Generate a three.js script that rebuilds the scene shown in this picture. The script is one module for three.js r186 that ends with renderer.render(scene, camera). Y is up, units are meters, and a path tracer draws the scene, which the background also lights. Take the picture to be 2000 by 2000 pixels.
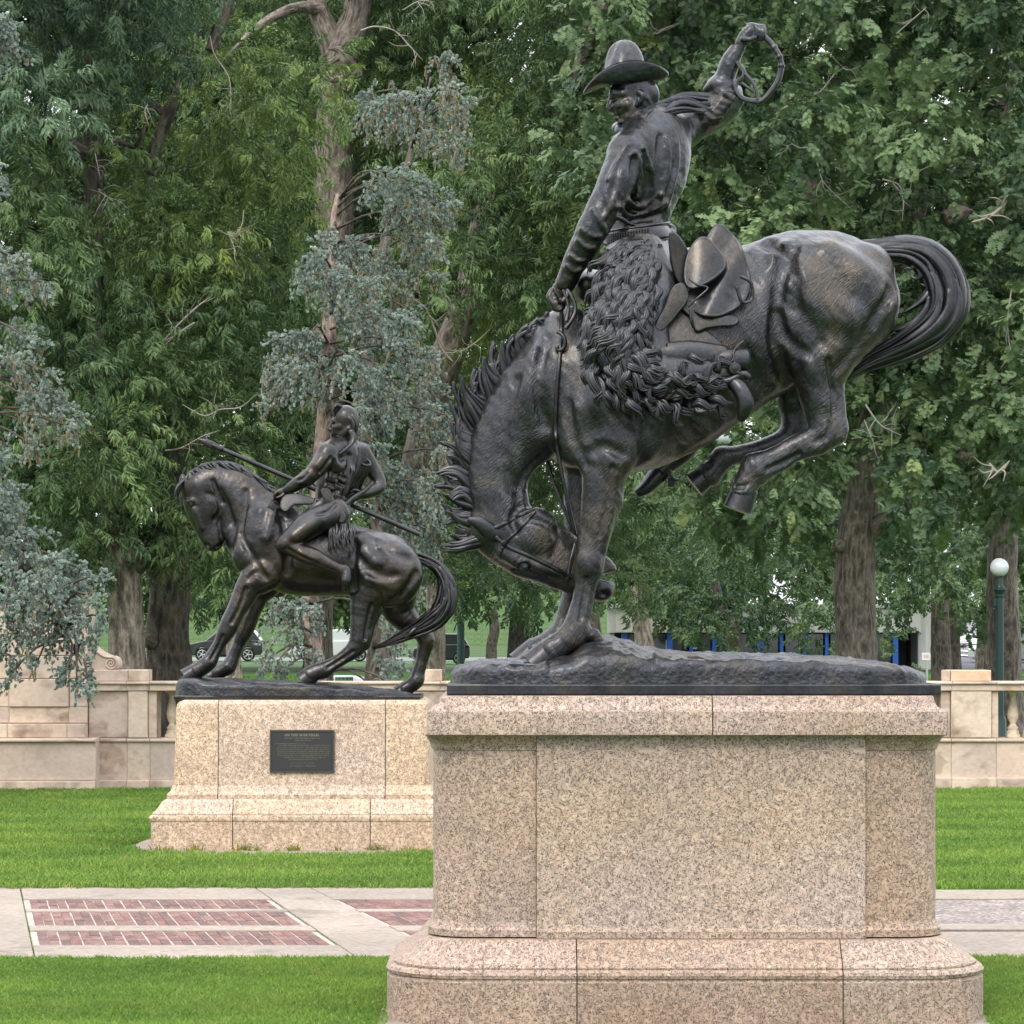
import * as THREE from 'three';
import { mergeGeometries, toCreasedNormals } from 'three/addons/utils/BufferGeometryUtils.js';
import { ImprovedNoise } from 'three/addons/math/ImprovedNoise.js';

// ---------------------------------------------------------------- camera, sky, sun, exposure
const FOCAL = 5700, HORIZON = 1233, EYE = 1.6;           // in pixels of a 2000 px frame; eye height in metres
const scene = new THREE.Scene();
const camera = new THREE.PerspectiveCamera(2 * Math.atan(1000 / FOCAL) * 180 / Math.PI, 1, 0.1, 3000);
camera.position.set(0, EYE, 0);
camera.lookAt(0, EYE, -10);
camera.setViewOffset(2000, 2000, 0, 1000 - HORIZON, 2000, 2000);   // the lens is shifted so that uprights stay upright
const renderer = new THREE.WebGLRenderer({ antialias: true });
renderer.setSize(1024, 1024);
renderer.toneMapping = THREE.LinearToneMapping;
renderer.toneMappingExposure = 1.3;
renderer.shadowMap.enabled = true;

const noise = new ImprovedNoise();
function fbm(x, y, z, oct = 4) {
  let a = 0.5, s = 0;
  for (let i = 0; i < oct; i++) { s += a * noise.noise(x, y, z); x *= 2.03; y *= 2.03; z *= 2.03; a *= 0.5; }
  return s;
}
function rng(seed) {
  let a = seed >>> 0;
  return () => { a = (a + 0x6D2B79F5) >>> 0; let t = a; t = Math.imul(t ^ (t >>> 15), t | 1); t ^= t + Math.imul(t ^ (t >>> 7), t | 61); return ((t ^ (t >>> 14)) >>> 0) / 4294967296; };
}
{ // an overcast sky: white cloud, brightest overhead, uneven
  const w = 512, h = 256, data = new Float32Array(w * h * 4);
  for (let j = 0; j < h; j++) for (let i = 0; i < w; i++) {
    const el = (j + 0.5) / h * Math.PI - Math.PI / 2, az = (i + 0.5) / w * Math.PI * 2;
    const dx = Math.cos(el) * Math.cos(az), dy = Math.sin(el), dz = Math.cos(el) * Math.sin(az);
    const base = dy > 0 ? 1.0 + 1.5 * dy : 1.0;
    const c = 1 + 0.45 * fbm(dx * 2.2 + 7, dy * 3.4, dz * 2.2, 5);
    const k = base * c * 1.12, o = (j * w + i) * 4;
    data[o] = k * 0.965; data[o + 1] = k * 0.99; data[o + 2] = k * 1.05; data[o + 3] = 1;
  }
  const sky = new THREE.DataTexture(data, w, h, THREE.RGBAFormat, THREE.FloatType);
  sky.mapping = THREE.EquirectangularReflectionMapping; sky.magFilter = THREE.LinearFilter; sky.needsUpdate = true;
  scene.background = sky; scene.environment = sky;
}
const sun = new THREE.DirectionalLight(0xfff3e2, 1.5);
sun.position.set(-9, 22, 4); sun.target.position.set(0, 0, -18);
sun.castShadow = true; sun.shadow.radius = 30;
Object.assign(sun.shadow.camera, { left: -45, right: 45, top: 45, bottom: -45, near: 1, far: 160 });
sun.shadow.mapSize.set(4096, 4096);
scene.add(sun, sun.target);

// ---------------------------------------------------------------- helpers
const V = (x, y, z) => new THREE.Vector3(x, y, z);
const at = (px, py, Z) => V((px - 1000) * Z / FOCAL, EYE - (py - HORIZON) * Z / FOCAL, -Z);   // a point of the place, from where it is seen and how far away it is
const lerp = (a, b, t) => a + (b - a) * t, clamp = (x, a, b) => Math.min(b, Math.max(a, x));
const smooth = (a, b, x) => { const t = clamp((x - a) / (b - a), 0, 1); return t * t * (3 - 2 * t); };
const taken = new Map();
function numbered(name) { const n = taken.get(name) || 0; taken.set(name, n + 1); return n ? `${name}_${String(n).padStart(3, '0')}` : name; }
function shade(o) { o.traverse((m) => { if (m.isMesh) { m.castShadow = true; m.receiveShadow = true; } }); return o; }
function tag(o, label, category, group, kind) { if (label) o.userData.label = label; if (category) o.userData.category = category; if (group) o.userData.group = group; if (kind) o.userData.kind = kind; return o; }
function thing(name, pos, label, category, group) { const o = new THREE.Group(); o.name = numbered(name); o.position.copy(pos); tag(o, label, category, group); scene.add(o); return o; }
function part(name, geo, mat, parent, label) {       // geometry given in the place's own coordinates; it is moved into its parent's
  const m = new THREE.Mesh(geo, mat); m.name = parent === scene ? numbered(name) : name;
  let p = parent; const off = V(0, 0, 0); while (p && p !== scene) { off.add(p.position); p = p.parent; }
  geo.translate(-off.x, -off.y, -off.z);
  if (label) m.userData.label = label;
  parent.add(m); m.castShadow = m.receiveShadow = true; return m;
}
function structure(name, geo, mat, kind = 'structure') { const m = part(name, geo, mat, scene); m.userData.kind = kind; return m; }
// texture coordinates in metres, from the plane that each face lies closest to
function boxUV(g, scale = 1) {
  const n = g.index ? g.toNonIndexed() : g, p = n.attributes.position, uv = new Float32Array(p.count * 2);
  const a = V(), b = V(), c = V(), e = V();
  for (let i = 0; i < p.count; i += 3) {
    a.fromBufferAttribute(p, i); b.fromBufferAttribute(p, i + 1); c.fromBufferAttribute(p, i + 2);
    e.copy(b).sub(a).cross(c.clone().sub(a));
    const ax = Math.abs(e.x), ay = Math.abs(e.y), az = Math.abs(e.z);
    [a, b, c].forEach((q, k) => {
      const [u, v] = az >= ax && az >= ay ? [q.x, q.y] : ax >= ay ? [q.z + 0.37, q.y] : [q.x, q.z + 0.61];
      uv[(i + k) * 2] = u * scale; uv[(i + k) * 2 + 1] = v * scale;
    });
  }
  n.setAttribute('uv', new THREE.BufferAttribute(uv, 2));
  return n;
}
const creased = (g, a = 0.6) => toCreasedNormals(g, a);
function box(x0, x1, y0, y1, z0, z1) { const g = new THREE.BoxGeometry(x1 - x0, y1 - y0, z1 - z0); g.translate((x0 + x1) / 2, (y0 + y1) / 2, (z0 + z1) / 2); return g; }
function rbox(x0, x1, y0, y1, z0, z1, r = 0.01) {   // a box whose edges are chamfered
  const s = new THREE.Shape(), w = (x1 - x0) / 2 - r, h = (y1 - y0) / 2 - r;
  s.moveTo(-w, -h); s.lineTo(w, -h); s.lineTo(w, h); s.lineTo(-w, h); s.closePath();
  const g = new THREE.ExtrudeGeometry(s, { depth: z1 - z0 - 2 * r, bevelEnabled: true, bevelSize: r, bevelThickness: r, bevelSegments: 2, steps: 1 });
  g.translate((x0 + x1) / 2, (y0 + y1) / 2, z0 + r); return boxUV(g);
}
const join = (list) => mergeGeometries(list.map((g) => { const n = g.index ? g.toNonIndexed() : g.clone(); for (const k of Object.keys(n.attributes)) if (!['position', 'normal', 'uv'].includes(k)) n.deleteAttribute(k); if (!n.attributes.uv) n.setAttribute('uv', new THREE.BufferAttribute(new Float32Array(n.attributes.position.count * 2), 2)); return n; }));
// a body swept along a curve; radius(t, angle) in metres; flat squeezes it along the reference direction
function sweep(pts, radius, { segs = 12, radial = 8, flat = 1, ref = V(0, 0, 1), caps = true } = {}) {
  const curve = pts.length > 2 ? new THREE.CatmullRomCurve3(pts, false, 'centripetal') : new THREE.LineCurve3(pts[0], pts[1]);
  const pos = [], uv = [], idx = [], T = V(), N = V(), B = V(), q = V();
  let len = 0; const prev = V();
  for (let i = 0; i <= segs; i++) {
    const t = i / segs, c = curve.getPoint(t); curve.getTangent(t, T).normalize();
    if (i) len += c.distanceTo(prev); prev.copy(c);
    N.copy(ref).addScaledVector(T, -ref.dot(T));
    if (N.lengthSq() < 1e-4) N.set(0, 1, 0).addScaledVector(T, -T.y);
    N.normalize(); B.crossVectors(T, N);
    for (let k = 0; k <= radial; k++) {
      const a = k / radial * Math.PI * 2, r = radius(t, a % (Math.PI * 2));
      q.copy(c).addScaledVector(B, Math.cos(a) * r).addScaledVector(N, Math.sin(a) * r * flat);
      pos.push(q.x, q.y, q.z); uv.push(k / radial * Math.max(0.02, 2 * Math.PI * radius(0.3, 0)), len);
    }
  }
  const row = radial + 1;
  for (let i = 0; i < segs; i++) for (let k = 0; k < radial; k++) { const a = i * row + k, b = a + 1, c = a + row, d = c + 1; idx.push(a, c, b, b, c, d); }
  if (caps) for (const [i, flip] of [[0, true], [segs, false]]) {
    const c = curve.getPoint(i / segs), n = pos.length / 3; pos.push(c.x, c.y, c.z); uv.push(0, 0);
    for (let k = 0; k < radial; k++) { const a = i * row + k, b = a + 1; flip ? idx.push(n, a, b) : idx.push(n, b, a); }
  }
  const g = new THREE.BufferGeometry();
  g.setAttribute('position', new THREE.Float32BufferAttribute(pos, 3)); g.setAttribute('uv', new THREE.Float32BufferAttribute(uv, 2)); g.setIndex(idx);
  g.computeVertexNormals();
  const nn = g.attributes.normal;                                     // close the seam
  for (let i = 0; i <= segs; i++) { const a = i * row, b = a + radial; const x = nn.getX(a) + nn.getX(b), y = nn.getY(a) + nn.getY(b), z = nn.getZ(a) + nn.getZ(b), l = Math.hypot(x, y, z) || 1; nn.setXYZ(a, x / l, y / l, z / l); nn.setXYZ(b, x / l, y / l, z / l); }
  return g;
}
// a lock of cast hair: a tapering, grooved, bent strand
function lock(pts, r, { segs = 10, radial = 9, flat = 0.6, grooves = 3, depth = 0.28, phase = 0, ref, blunt = 0.05, swell = 0.25 } = {}) {
  return sweep(pts, (t, a) => r * (blunt + (1 - blunt) * Math.pow(1 - t, 0.7)) * (0.62 + swell * Math.sin(Math.min(1, t * 1.8) * Math.PI)) * 1.3 * (1 + depth * Math.cos(a * grooves + phase + t * 2.2)), { segs, radial, flat, ref });
}

// ---------------------------------------------------------------- bodies as fields of distance, meshed as one continuous surface
const FAR = 9;
class Field {
  constructor(lo, hi, cell) {
    this.lo = lo; this.c = cell;
    this.n = [Math.ceil((hi.x - lo.x) / cell) + 2, Math.ceil((hi.y - lo.y) / cell) + 2, Math.ceil((hi.z - lo.z) / cell) + 2];
    this.d = new Float32Array(this.n[0] * this.n[1] * this.n[2]).fill(FAR);
  }
  span(lo, hi) { const l = ['x', 'y', 'z'].map((k, i) => clamp(Math.floor((lo[k] - this.lo[k]) / this.c), 0, this.n[i] - 1)), h = ['x', 'y', 'z'].map((k, i) => clamp(Math.ceil((hi[k] - this.lo[k]) / this.c), 0, this.n[i] - 1)); return [l, h]; }
  // mode: 1 joins, -1 carves away
  put(lo, hi, k, fn, mode = 1) {
    const [l, h] = this.span(lo, hi), [nx, ny] = this.n, c = this.c, d = this.d;
    for (let z = l[2]; z <= h[2]; z++) for (let y = l[1]; y <= h[1]; y++) {
      let i = (z * ny + y) * nx + l[0];
      for (let x = l[0]; x <= h[0]; x++, i++) {
        const b = fn(this.lo.x + x * c, this.lo.y + y * c, this.lo.z + z * c, x - l[0], y - l[1], z - l[2]), a = d[i];
        if (mode > 0) { const e = Math.max(k - Math.abs(a - b), 0); d[i] = Math.min(a, b) - (k > 0 ? e * e / (4 * k) : 0); }
        else { const bb = -b, e = Math.max(k - Math.abs(a - bb), 0); d[i] = Math.max(a, bb) + (k > 0 ? e * e / (4 * k) : 0); }
      }
    }
  }
  // a chain of joints [point, radius, squeeze]; squeezed along the axis u
  chain(js, k = 0.02, { u = V(0, 0, 1), mode = 1, fine = 3 } = {}) {
    let pts = js;
    if (js.length > 2 && fine > 1) {
      const cv = new THREE.CatmullRomCurve3(js.map((j) => j[0]), false, 'centripetal'), m = (js.length - 1) * fine; pts = [];
      for (let i = 0; i <= m; i++) { const f = i / fine, a = Math.min(js.length - 2, Math.floor(f)), t = f - a; pts.push([cv.getPoint(i / m), lerp(js[a][1], js[a + 1][1], t), lerp(js[a][2] ?? 1, js[a + 1][2] ?? 1, t)]); }
    }
    const lo = V(1e9, 1e9, 1e9), hi = V(-1e9, -1e9, -1e9), pad = k + 2 * this.c;
    for (const [p, r, s = 1] of pts) { const e = r * Math.max(1, s) + pad; lo.min(V(p.x - e, p.y - e, p.z - e)); hi.max(V(p.x + e, p.y + e, p.z + e)); }
    const [l, h] = this.span(lo, hi), wx = h[0] - l[0] + 1, wy = h[1] - l[1] + 1, wz = h[2] - l[2] + 1;
    if (wx <= 0 || wy <= 0 || wz <= 0) return this;
    const tmp = new Float32Array(wx * wy * wz).fill(FAR), c = this.c;
    for (let s = 0; s < Math.max(1, pts.length - 1); s++) {
      const A = pts[s], B = pts[Math.min(s + 1, pts.length - 1)], ab = B[0].clone().sub(A[0]), L2 = Math.max(1e-9, ab.lengthSq());
      const e = Math.max(A[1] * Math.max(1, A[2] ?? 1), B[1] * Math.max(1, B[2] ?? 1)) + pad;
      const [sl, sh] = this.span(A[0].clone().min(B[0]).subScalar(e), A[0].clone().max(B[0]).addScalar(e));
      for (let z = sl[2]; z <= sh[2]; z++) for (let y = sl[1]; y <= sh[1]; y++) for (let x = sl[0]; x <= sh[0]; x++) {
        const ox = this.lo.x + x * c - A[0].x, oy = this.lo.y + y * c - A[0].y, oz = this.lo.z + z * c - A[0].z;
        const t = clamp((ox * ab.x + oy * ab.y + oz * ab.z) / L2, 0, 1), q = lerp(A[2] ?? 1, B[2] ?? 1, t);
        let vx = ox - ab.x * t, vy = oy - ab.y * t, vz = oz - ab.z * t;
        if (q !== 1) { const m = (vx * u.x + vy * u.y + vz * u.z) * (1 / q - 1); vx += u.x * m; vy += u.y * m; vz += u.z * m; }
        const dd = Math.sqrt(vx * vx + vy * vy + vz * vz) - lerp(A[1], B[1], t), i = ((z - l[2]) * wy + y - l[1]) * wx + x - l[0];
        if (dd < tmp[i]) tmp[i] = dd;
      }
    }
    this.put(lo, hi, k, (x, y, z, i, j, m) => tmp[(m * wy + j) * wx + i], mode);
    return this;
  }
  ball(p, r, k = 0.02, o = {}) { return this.chain([[p, r, o.q ?? 1], [p.clone().add(V(1e-4, 0, 0)), r, o.q ?? 1]], k, o); }
  // an ellipsoid with half axes along x, y, z, turned about z by ang
  egg(p, rx, ry, rz, ang, k = 0.03, mode = 1) {
    const R = Math.max(rx, ry, rz) + k + 2 * this.c, ca = Math.cos(ang), sa = Math.sin(ang), m = Math.min(rx, ry, rz);
    this.put(p.clone().subScalar(R), p.clone().addScalar(R), k, (x, y, z) => { const dx = x - p.x, dy = y - p.y, a = (dx * ca + dy * sa) / rx, b = (-dx * sa + dy * ca) / ry, e = (z - p.z) / rz, q = Math.sqrt(a * a + b * b + e * e); return (q - 1) * m * (q > 1 ? 1.2 : 1); }, mode);
    return this;
  }
  // the z (metres) where a line of sight along -z first meets the body at x, y
  front(x, y) { const i = Math.round((x - this.lo.x) / this.c), j = Math.round((y - this.lo.y) / this.c), [nx, ny, nz] = this.n; if (i < 0 || j < 0 || i >= nx || j >= ny) return null; for (let k = nz - 1; k >= 0; k--) { const a = this.d[(k * ny + j) * nx + i]; if (a < 0) { const b = k + 1 < nz ? this.d[((k + 1) * ny + j) * nx + i] : this.c; return this.lo.z + (k + clamp(-a / (b - a), 0, 1)) * this.c; } } return null; }
  roughen(fn, reach = 3) { // fn(x,y,z) is added to the distance near the surface
    const [nx, ny, nz] = this.n, c = this.c; let i = 0;
    for (let z = 0; z < nz; z++) for (let y = 0; y < ny; y++) for (let x = 0; x < nx; x++, i++) if (Math.abs(this.d[i]) < reach * c) this.d[i] += fn(this.lo.x + x * c, this.lo.y + y * c, this.lo.z + z * c);
    return this;
  }
  mesh(uvScale = 1) {
    const [nx, ny, nz] = this.n, d = this.d, c = this.c, lo = this.lo, pos = [], id = new Int32Array(nx * ny * nz).fill(-1), quads = [];
    const off = [0, 1, nx, nx + 1, nx * ny, nx * ny + 1, nx * ny + nx, nx * ny + nx + 1];
    const ed = [[0, 1], [2, 3], [4, 5], [6, 7], [0, 2], [1, 3], [4, 6], [5, 7], [0, 4], [1, 5], [2, 6], [3, 7]];
    for (let z = 0; z < nz - 1; z++) for (let y = 0; y < ny - 1; y++) for (let x = 0; x < nx - 1; x++) {
      const i = (z * ny + y) * nx + x; let m = 0;
      for (let k = 0; k < 8; k++) if (d[i + off[k]] < 0) m |= 1 << k;
      if (m === 0 || m === 255) continue;
      let sx = 0, sy = 0, sz = 0, n = 0;
      for (const [a, b] of ed) if (((m >> a) & 1) !== ((m >> b) & 1)) {
        const da = d[i + off[a]], db = d[i + off[b]], t = da / (da - db);
        sx += lerp(a & 1, b & 1, t); sy += lerp((a >> 1) & 1, (b >> 1) & 1, t); sz += lerp(a >> 2, b >> 2, t); n++;
      }
      id[i] = pos.length / 3; pos.push(lo.x + (x + sx / n) * c, lo.y + (y + sy / n) * c, lo.z + (z + sz / n) * c);
    }
    for (let z = 1; z < nz - 1; z++) for (let y = 1; y < ny - 1; y++) for (let x = 1; x < nx - 1; x++) {
      const i = (z * ny + y) * nx + x, s = d[i] < 0;
      [[1, nx, nx * ny], [nx, nx * ny, 1], [nx * ny, 1, nx]].forEach(([e, a, b]) => {
        if (s === (d[i + e] < 0)) return;
        const q = [id[i], id[i - a], id[i - a - b], id[i - b]]; if (q.some((v) => v < 0)) return;
        s ? quads.push(q[0], q[1], q[2], q[0], q[2], q[3]) : quads.push(q[0], q[2], q[1], q[0], q[3], q[2]);
      });
    }
    const nrm = new Float32Array(pos.length), val = (x, y, z) => {
      const fx = clamp((x - lo.x) / c, 0, nx - 1.001), fy = clamp((y - lo.y) / c, 0, ny - 1.001), fz = clamp((z - lo.z) / c, 0, nz - 1.001), X = fx | 0, Y = fy | 0, Z = fz | 0, tx = fx - X, ty = fy - Y, tz = fz - Z, i = (Z * ny + Y) * nx + X;
      return lerp(lerp(lerp(d[i], d[i + 1], tx), lerp(d[i + nx], d[i + nx + 1], tx), ty), lerp(lerp(d[i + off[4]], d[i + off[5]], tx), lerp(d[i + off[6]], d[i + off[7]], tx), ty), tz);
    };
    for (let i = 0; i < pos.length; i += 3) {
      const e = c * 0.8, [x, y, z] = [pos[i], pos[i + 1], pos[i + 2]];
      const gx = val(x + e, y, z) - val(x - e, y, z), gy = val(x, y + e, z) - val(x, y - e, z), gz = val(x, y, z + e) - val(x, y, z - e), l = Math.hypot(gx, gy, gz) || 1;
      nrm[i] = gx / l; nrm[i + 1] = gy / l; nrm[i + 2] = gz / l;
    }
    const g = new THREE.BufferGeometry();
    g.setAttribute('position', new THREE.Float32BufferAttribute(pos, 3)); g.setAttribute('normal', new THREE.BufferAttribute(nrm, 3)); g.setIndex(quads);
    return boxUV(g, uvScale);
  }
}

// ---------------------------------------------------------------- textures
function canvasTex(w, h, draw, { repeat = 1, srgb = true } = {}) {
  const c = document.createElement('canvas'); c.width = w; c.height = h; draw(c.getContext('2d'), w, h);
  const t = new THREE.CanvasTexture(c); t.wrapS = t.wrapT = THREE.RepeatWrapping; t.repeat.set(repeat, repeat);
  if (srgb) t.colorSpace = THREE.SRGBColorSpace; t.magFilter = THREE.LinearFilter; return t;
}
function pixelTex(w, h, fn, { repeat = [1, 1], srgb = false } = {}) {   // fn(u, v) gives [r,g,b] in 0..1
  const data = new Uint8Array(w * h * 4);
  for (let j = 0; j < h; j++) for (let i = 0; i < w; i++) { const c = fn(i / w, j / h), o = (j * w + i) * 4; for (let k = 0; k < 3; k++) data[o + k] = clamp(Math.round(c[k] * 255), 0, 255); data[o + 3] = 255; }
  const t = new THREE.DataTexture(data, w, h, THREE.RGBAFormat); t.wrapS = t.wrapT = THREE.RepeatWrapping; t.repeat.set(...repeat); t.magFilter = THREE.LinearFilter;
  if (srgb) t.colorSpace = THREE.SRGBColorSpace; t.needsUpdate = true; return t;
}
// noise that closes at the edges of a tile (f cells across)
const HASH = (() => { const R = rng(99), a = new Float32Array(65536); for (let i = 0; i < a.length; i++) a[i] = R() * 2 - 1; return a; })();
function tile(u, v, f, s = 0, oct = 4) {
  let sum = 0, a = 0.5, n = Math.max(1, Math.round(f)); const so = Math.round(s * 977) & 65535;
  for (let o = 0; o < oct; o++) {
    const x = u * n, y = v * n, X = Math.floor(x), Y = Math.floor(y); let tx = x - X, ty = y - Y; tx = tx * tx * (3 - 2 * tx); ty = ty * ty * (3 - 2 * ty);
    const x0 = ((X % n) + n) % n, x1 = (x0 + 1) % n, y0 = ((Y % n) + n) % n, y1 = (y0 + 1) % n, h = (p, q) => HASH[(p * 7919 + q * 10007 + o * 3571 + so + ((p * q * 131) & 4095)) & 65535];
    const A = h(x0, y0), B = h(x1, y0), C = h(x0, y1), D = h(x1, y1);
    sum += a * (A + (B - A) * tx + (C - A) * ty + (A - B - C + D) * tx * ty); a *= 0.5; n *= 2;
  }
  return sum * 0.75;
}
const std = (o) => new THREE.MeshStandardMaterial(o), phys = (o) => new THREE.MeshPhysicalMaterial(o);
const rgb = (r, g, b) => new THREE.Color().setRGB(r, g, b);

// ---------------------------------------------------------------- the ground
const turfTex = pixelTex(512, 512, (u, v) => { const a = tile(u, v, 9, 3, 5), b = tile(u, v, 40, 8, 3); const k = 1 + 0.5 * a + 0.7 * b; return [0.40 * k, 0.55 * k, 0.25 * k]; }, { srgb: true, repeat: [0.5, 0.5] });
const turf = std({ map: turfTex, color: rgb(0.28, 0.36, 0.16), roughness: 1 });
{ // lawns on both sides of the promenade, a sunken drive far behind, and the ground out to the horizon
  const prof = [[4, 0], [29, 0.0], [94, 0.0], [94.6, -1.5], [104, -1.5], [104.6, 0.0], [150, 0.0], [400, 0.0], [2500, 0.0]];
  const pos = [], uv = [], idx = [];
  prof.forEach(([z, y], i) => { const w = 60 + z * 0.9; for (const s of [-1, 1]) { pos.push(s * w, y, -z); uv.push(s * w, z); } if (i) { const a = i * 2 - 2; idx.push(a, a + 1, a + 2, a + 1, a + 3, a + 2); } });
  const g = new THREE.BufferGeometry(); g.setAttribute('position', new THREE.Float32BufferAttribute(pos, 3)); g.setAttribute('uv', new THREE.Float32BufferAttribute(uv, 2)); g.setIndex(idx);
  const n = g.toNonIndexed(); n.computeVertexNormals(); structure('lawn', n, turf);
  const hp = [], hx = 26; { const nx = 60, nz = 14, P0 = []; for (let j = 0; j <= nz; j++) for (let i = 0; i <= nx; i++) { const xx = lerp(-140, hx, i / nx), zz = lerp(182, 300, j / nz), e = smooth(182, 226, zz) * smooth(hx, hx - 16, xx); P0.push([xx, 0.004 + e * (6.5 + 2.5 * fbm(xx * 0.03, zz * 0.03, 3, 3)) + (zz > 230 ? (zz - 230) * 0.03 : 0), -zz]); } for (let j = 0; j < nz; j++) for (let i = 0; i < nx; i++) { const a = j * (nx + 1) + i, q = [P0[a], P0[a + 1], P0[a + nx + 1], P0[a + nx + 2]]; hp.push(...q[0], ...q[1], ...q[2], ...q[1], ...q[3], ...q[2]); } }
  const hg = new THREE.BufferGeometry(); hg.setAttribute('position', new THREE.Float32BufferAttribute(hp, 3)); hg.computeVertexNormals(); structure('hill', boxUV(hg), std({ map: turfTex, color: rgb(0.21, 0.25, 0.13), roughness: 1 }));
}
const asphaltTex = pixelTex(256, 256, (u, v) => { const k = 0.42 + 0.12 * tile(u, v, 40, 5, 3) + 0.1 * tile(u, v, 4, 1, 3); return [k, k, k * 1.02]; }, { srgb: true, repeat: [0.25, 0.25] });
const asphalt = std({ map: asphaltTex, roughness: 0.95 });
structure('road', boxUV(box(-60, 60, -1.52, -1.46, -103.8, -95.4)), asphalt);
structure('road', boxUV(box(-90, 90, -0.05, 0.012, -178, -157)), asphalt);

// the promenade: concrete slabs with expansion joints, brick panels let into them
const concreteTex = pixelTex(1024, 1024, (u, v) => {
  const st = tile(u * 1, v * 1, 3.3, 2, 4), streak = fbm(u * 3 + 9, v * 60, 4, 3) * Math.sin(Math.PI * u), gr = tile(u, v, 130, 6, 2);
  const k = 0.80 + 0.16 * st + 0.10 * streak + 0.18 * gr - 0.12 * smooth(0.18, 0.36, tile(u, v, 7, 31, 4)); return [k, k * 0.925, k * 0.85];
}, { srgb: true, repeat: [0.35, 0.35] });
const concreteBump = pixelTex(512, 512, (u, v) => { const k = 0.5 + 0.6 * tile(u, v, 90, 6, 3); return [k, k, k]; }, { repeat: [0.8, 0.8] });
const concrete = std({ map: concreteTex, bumpMap: concreteBump, bumpScale: 0.0025, roughness: 0.92, color: rgb(0.43, 0.425, 0.42) });
const pebbleTex = pixelTex(512, 512, (u, v) => { const k = 0.60 + 0.42 * tile(u, v, 70, 4, 2) + 0.15 * tile(u, v, 6, 9, 3); return [k, k * 0.93, k * 0.90]; }, { srgb: true, repeat: [0.9, 0.9] });
const pebble = std({ map: pebbleTex, bumpMap: pebbleTex, bumpScale: 0.005, roughness: 0.95, color: rgb(0.66, 0.65, 0.64) });
const PN = 14.08, PF = 18.1;                                            // near and far edge
const path = new THREE.Group(); path.name = 'promenade'; tag(path, 'pale concrete promenade with brick panels between the two lawns', 'path', null, 'structure'); scene.add(path);
const mortarTex = pixelTex(256, 256, (u, v) => { const k = 0.80 + 0.3 * tile(u, v, 30, 5, 3); return [k, k * 0.94, k * 0.88]; }, { srgb: true, repeat: [2, 2] });
const mortar = std({ map: mortarTex, roughness: 0.95, color: rgb(0.58, 0.57, 0.56) });
const brickCol = [];
for (let i = 0; i < 5; i++) {
  const b = [[0.43, 0.325, 0.30], [0.395, 0.295, 0.277], [0.455, 0.35, 0.32], [0.37, 0.285, 0.27], [0.425, 0.305, 0.287]][i];
  const t = pixelTex(128, 128, (u, v) => { const k = 1 + 0.4 * tile(u, v, 8, i * 3, 4) + 0.4 * tile(u, v, 50, i, 2); return b.map((c) => c * k); }, { srgb: true, repeat: [3, 3] });
  brickCol.push(std({ map: t, bumpMap: t, bumpScale: 0.002, roughness: 0.9 }));
}
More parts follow.
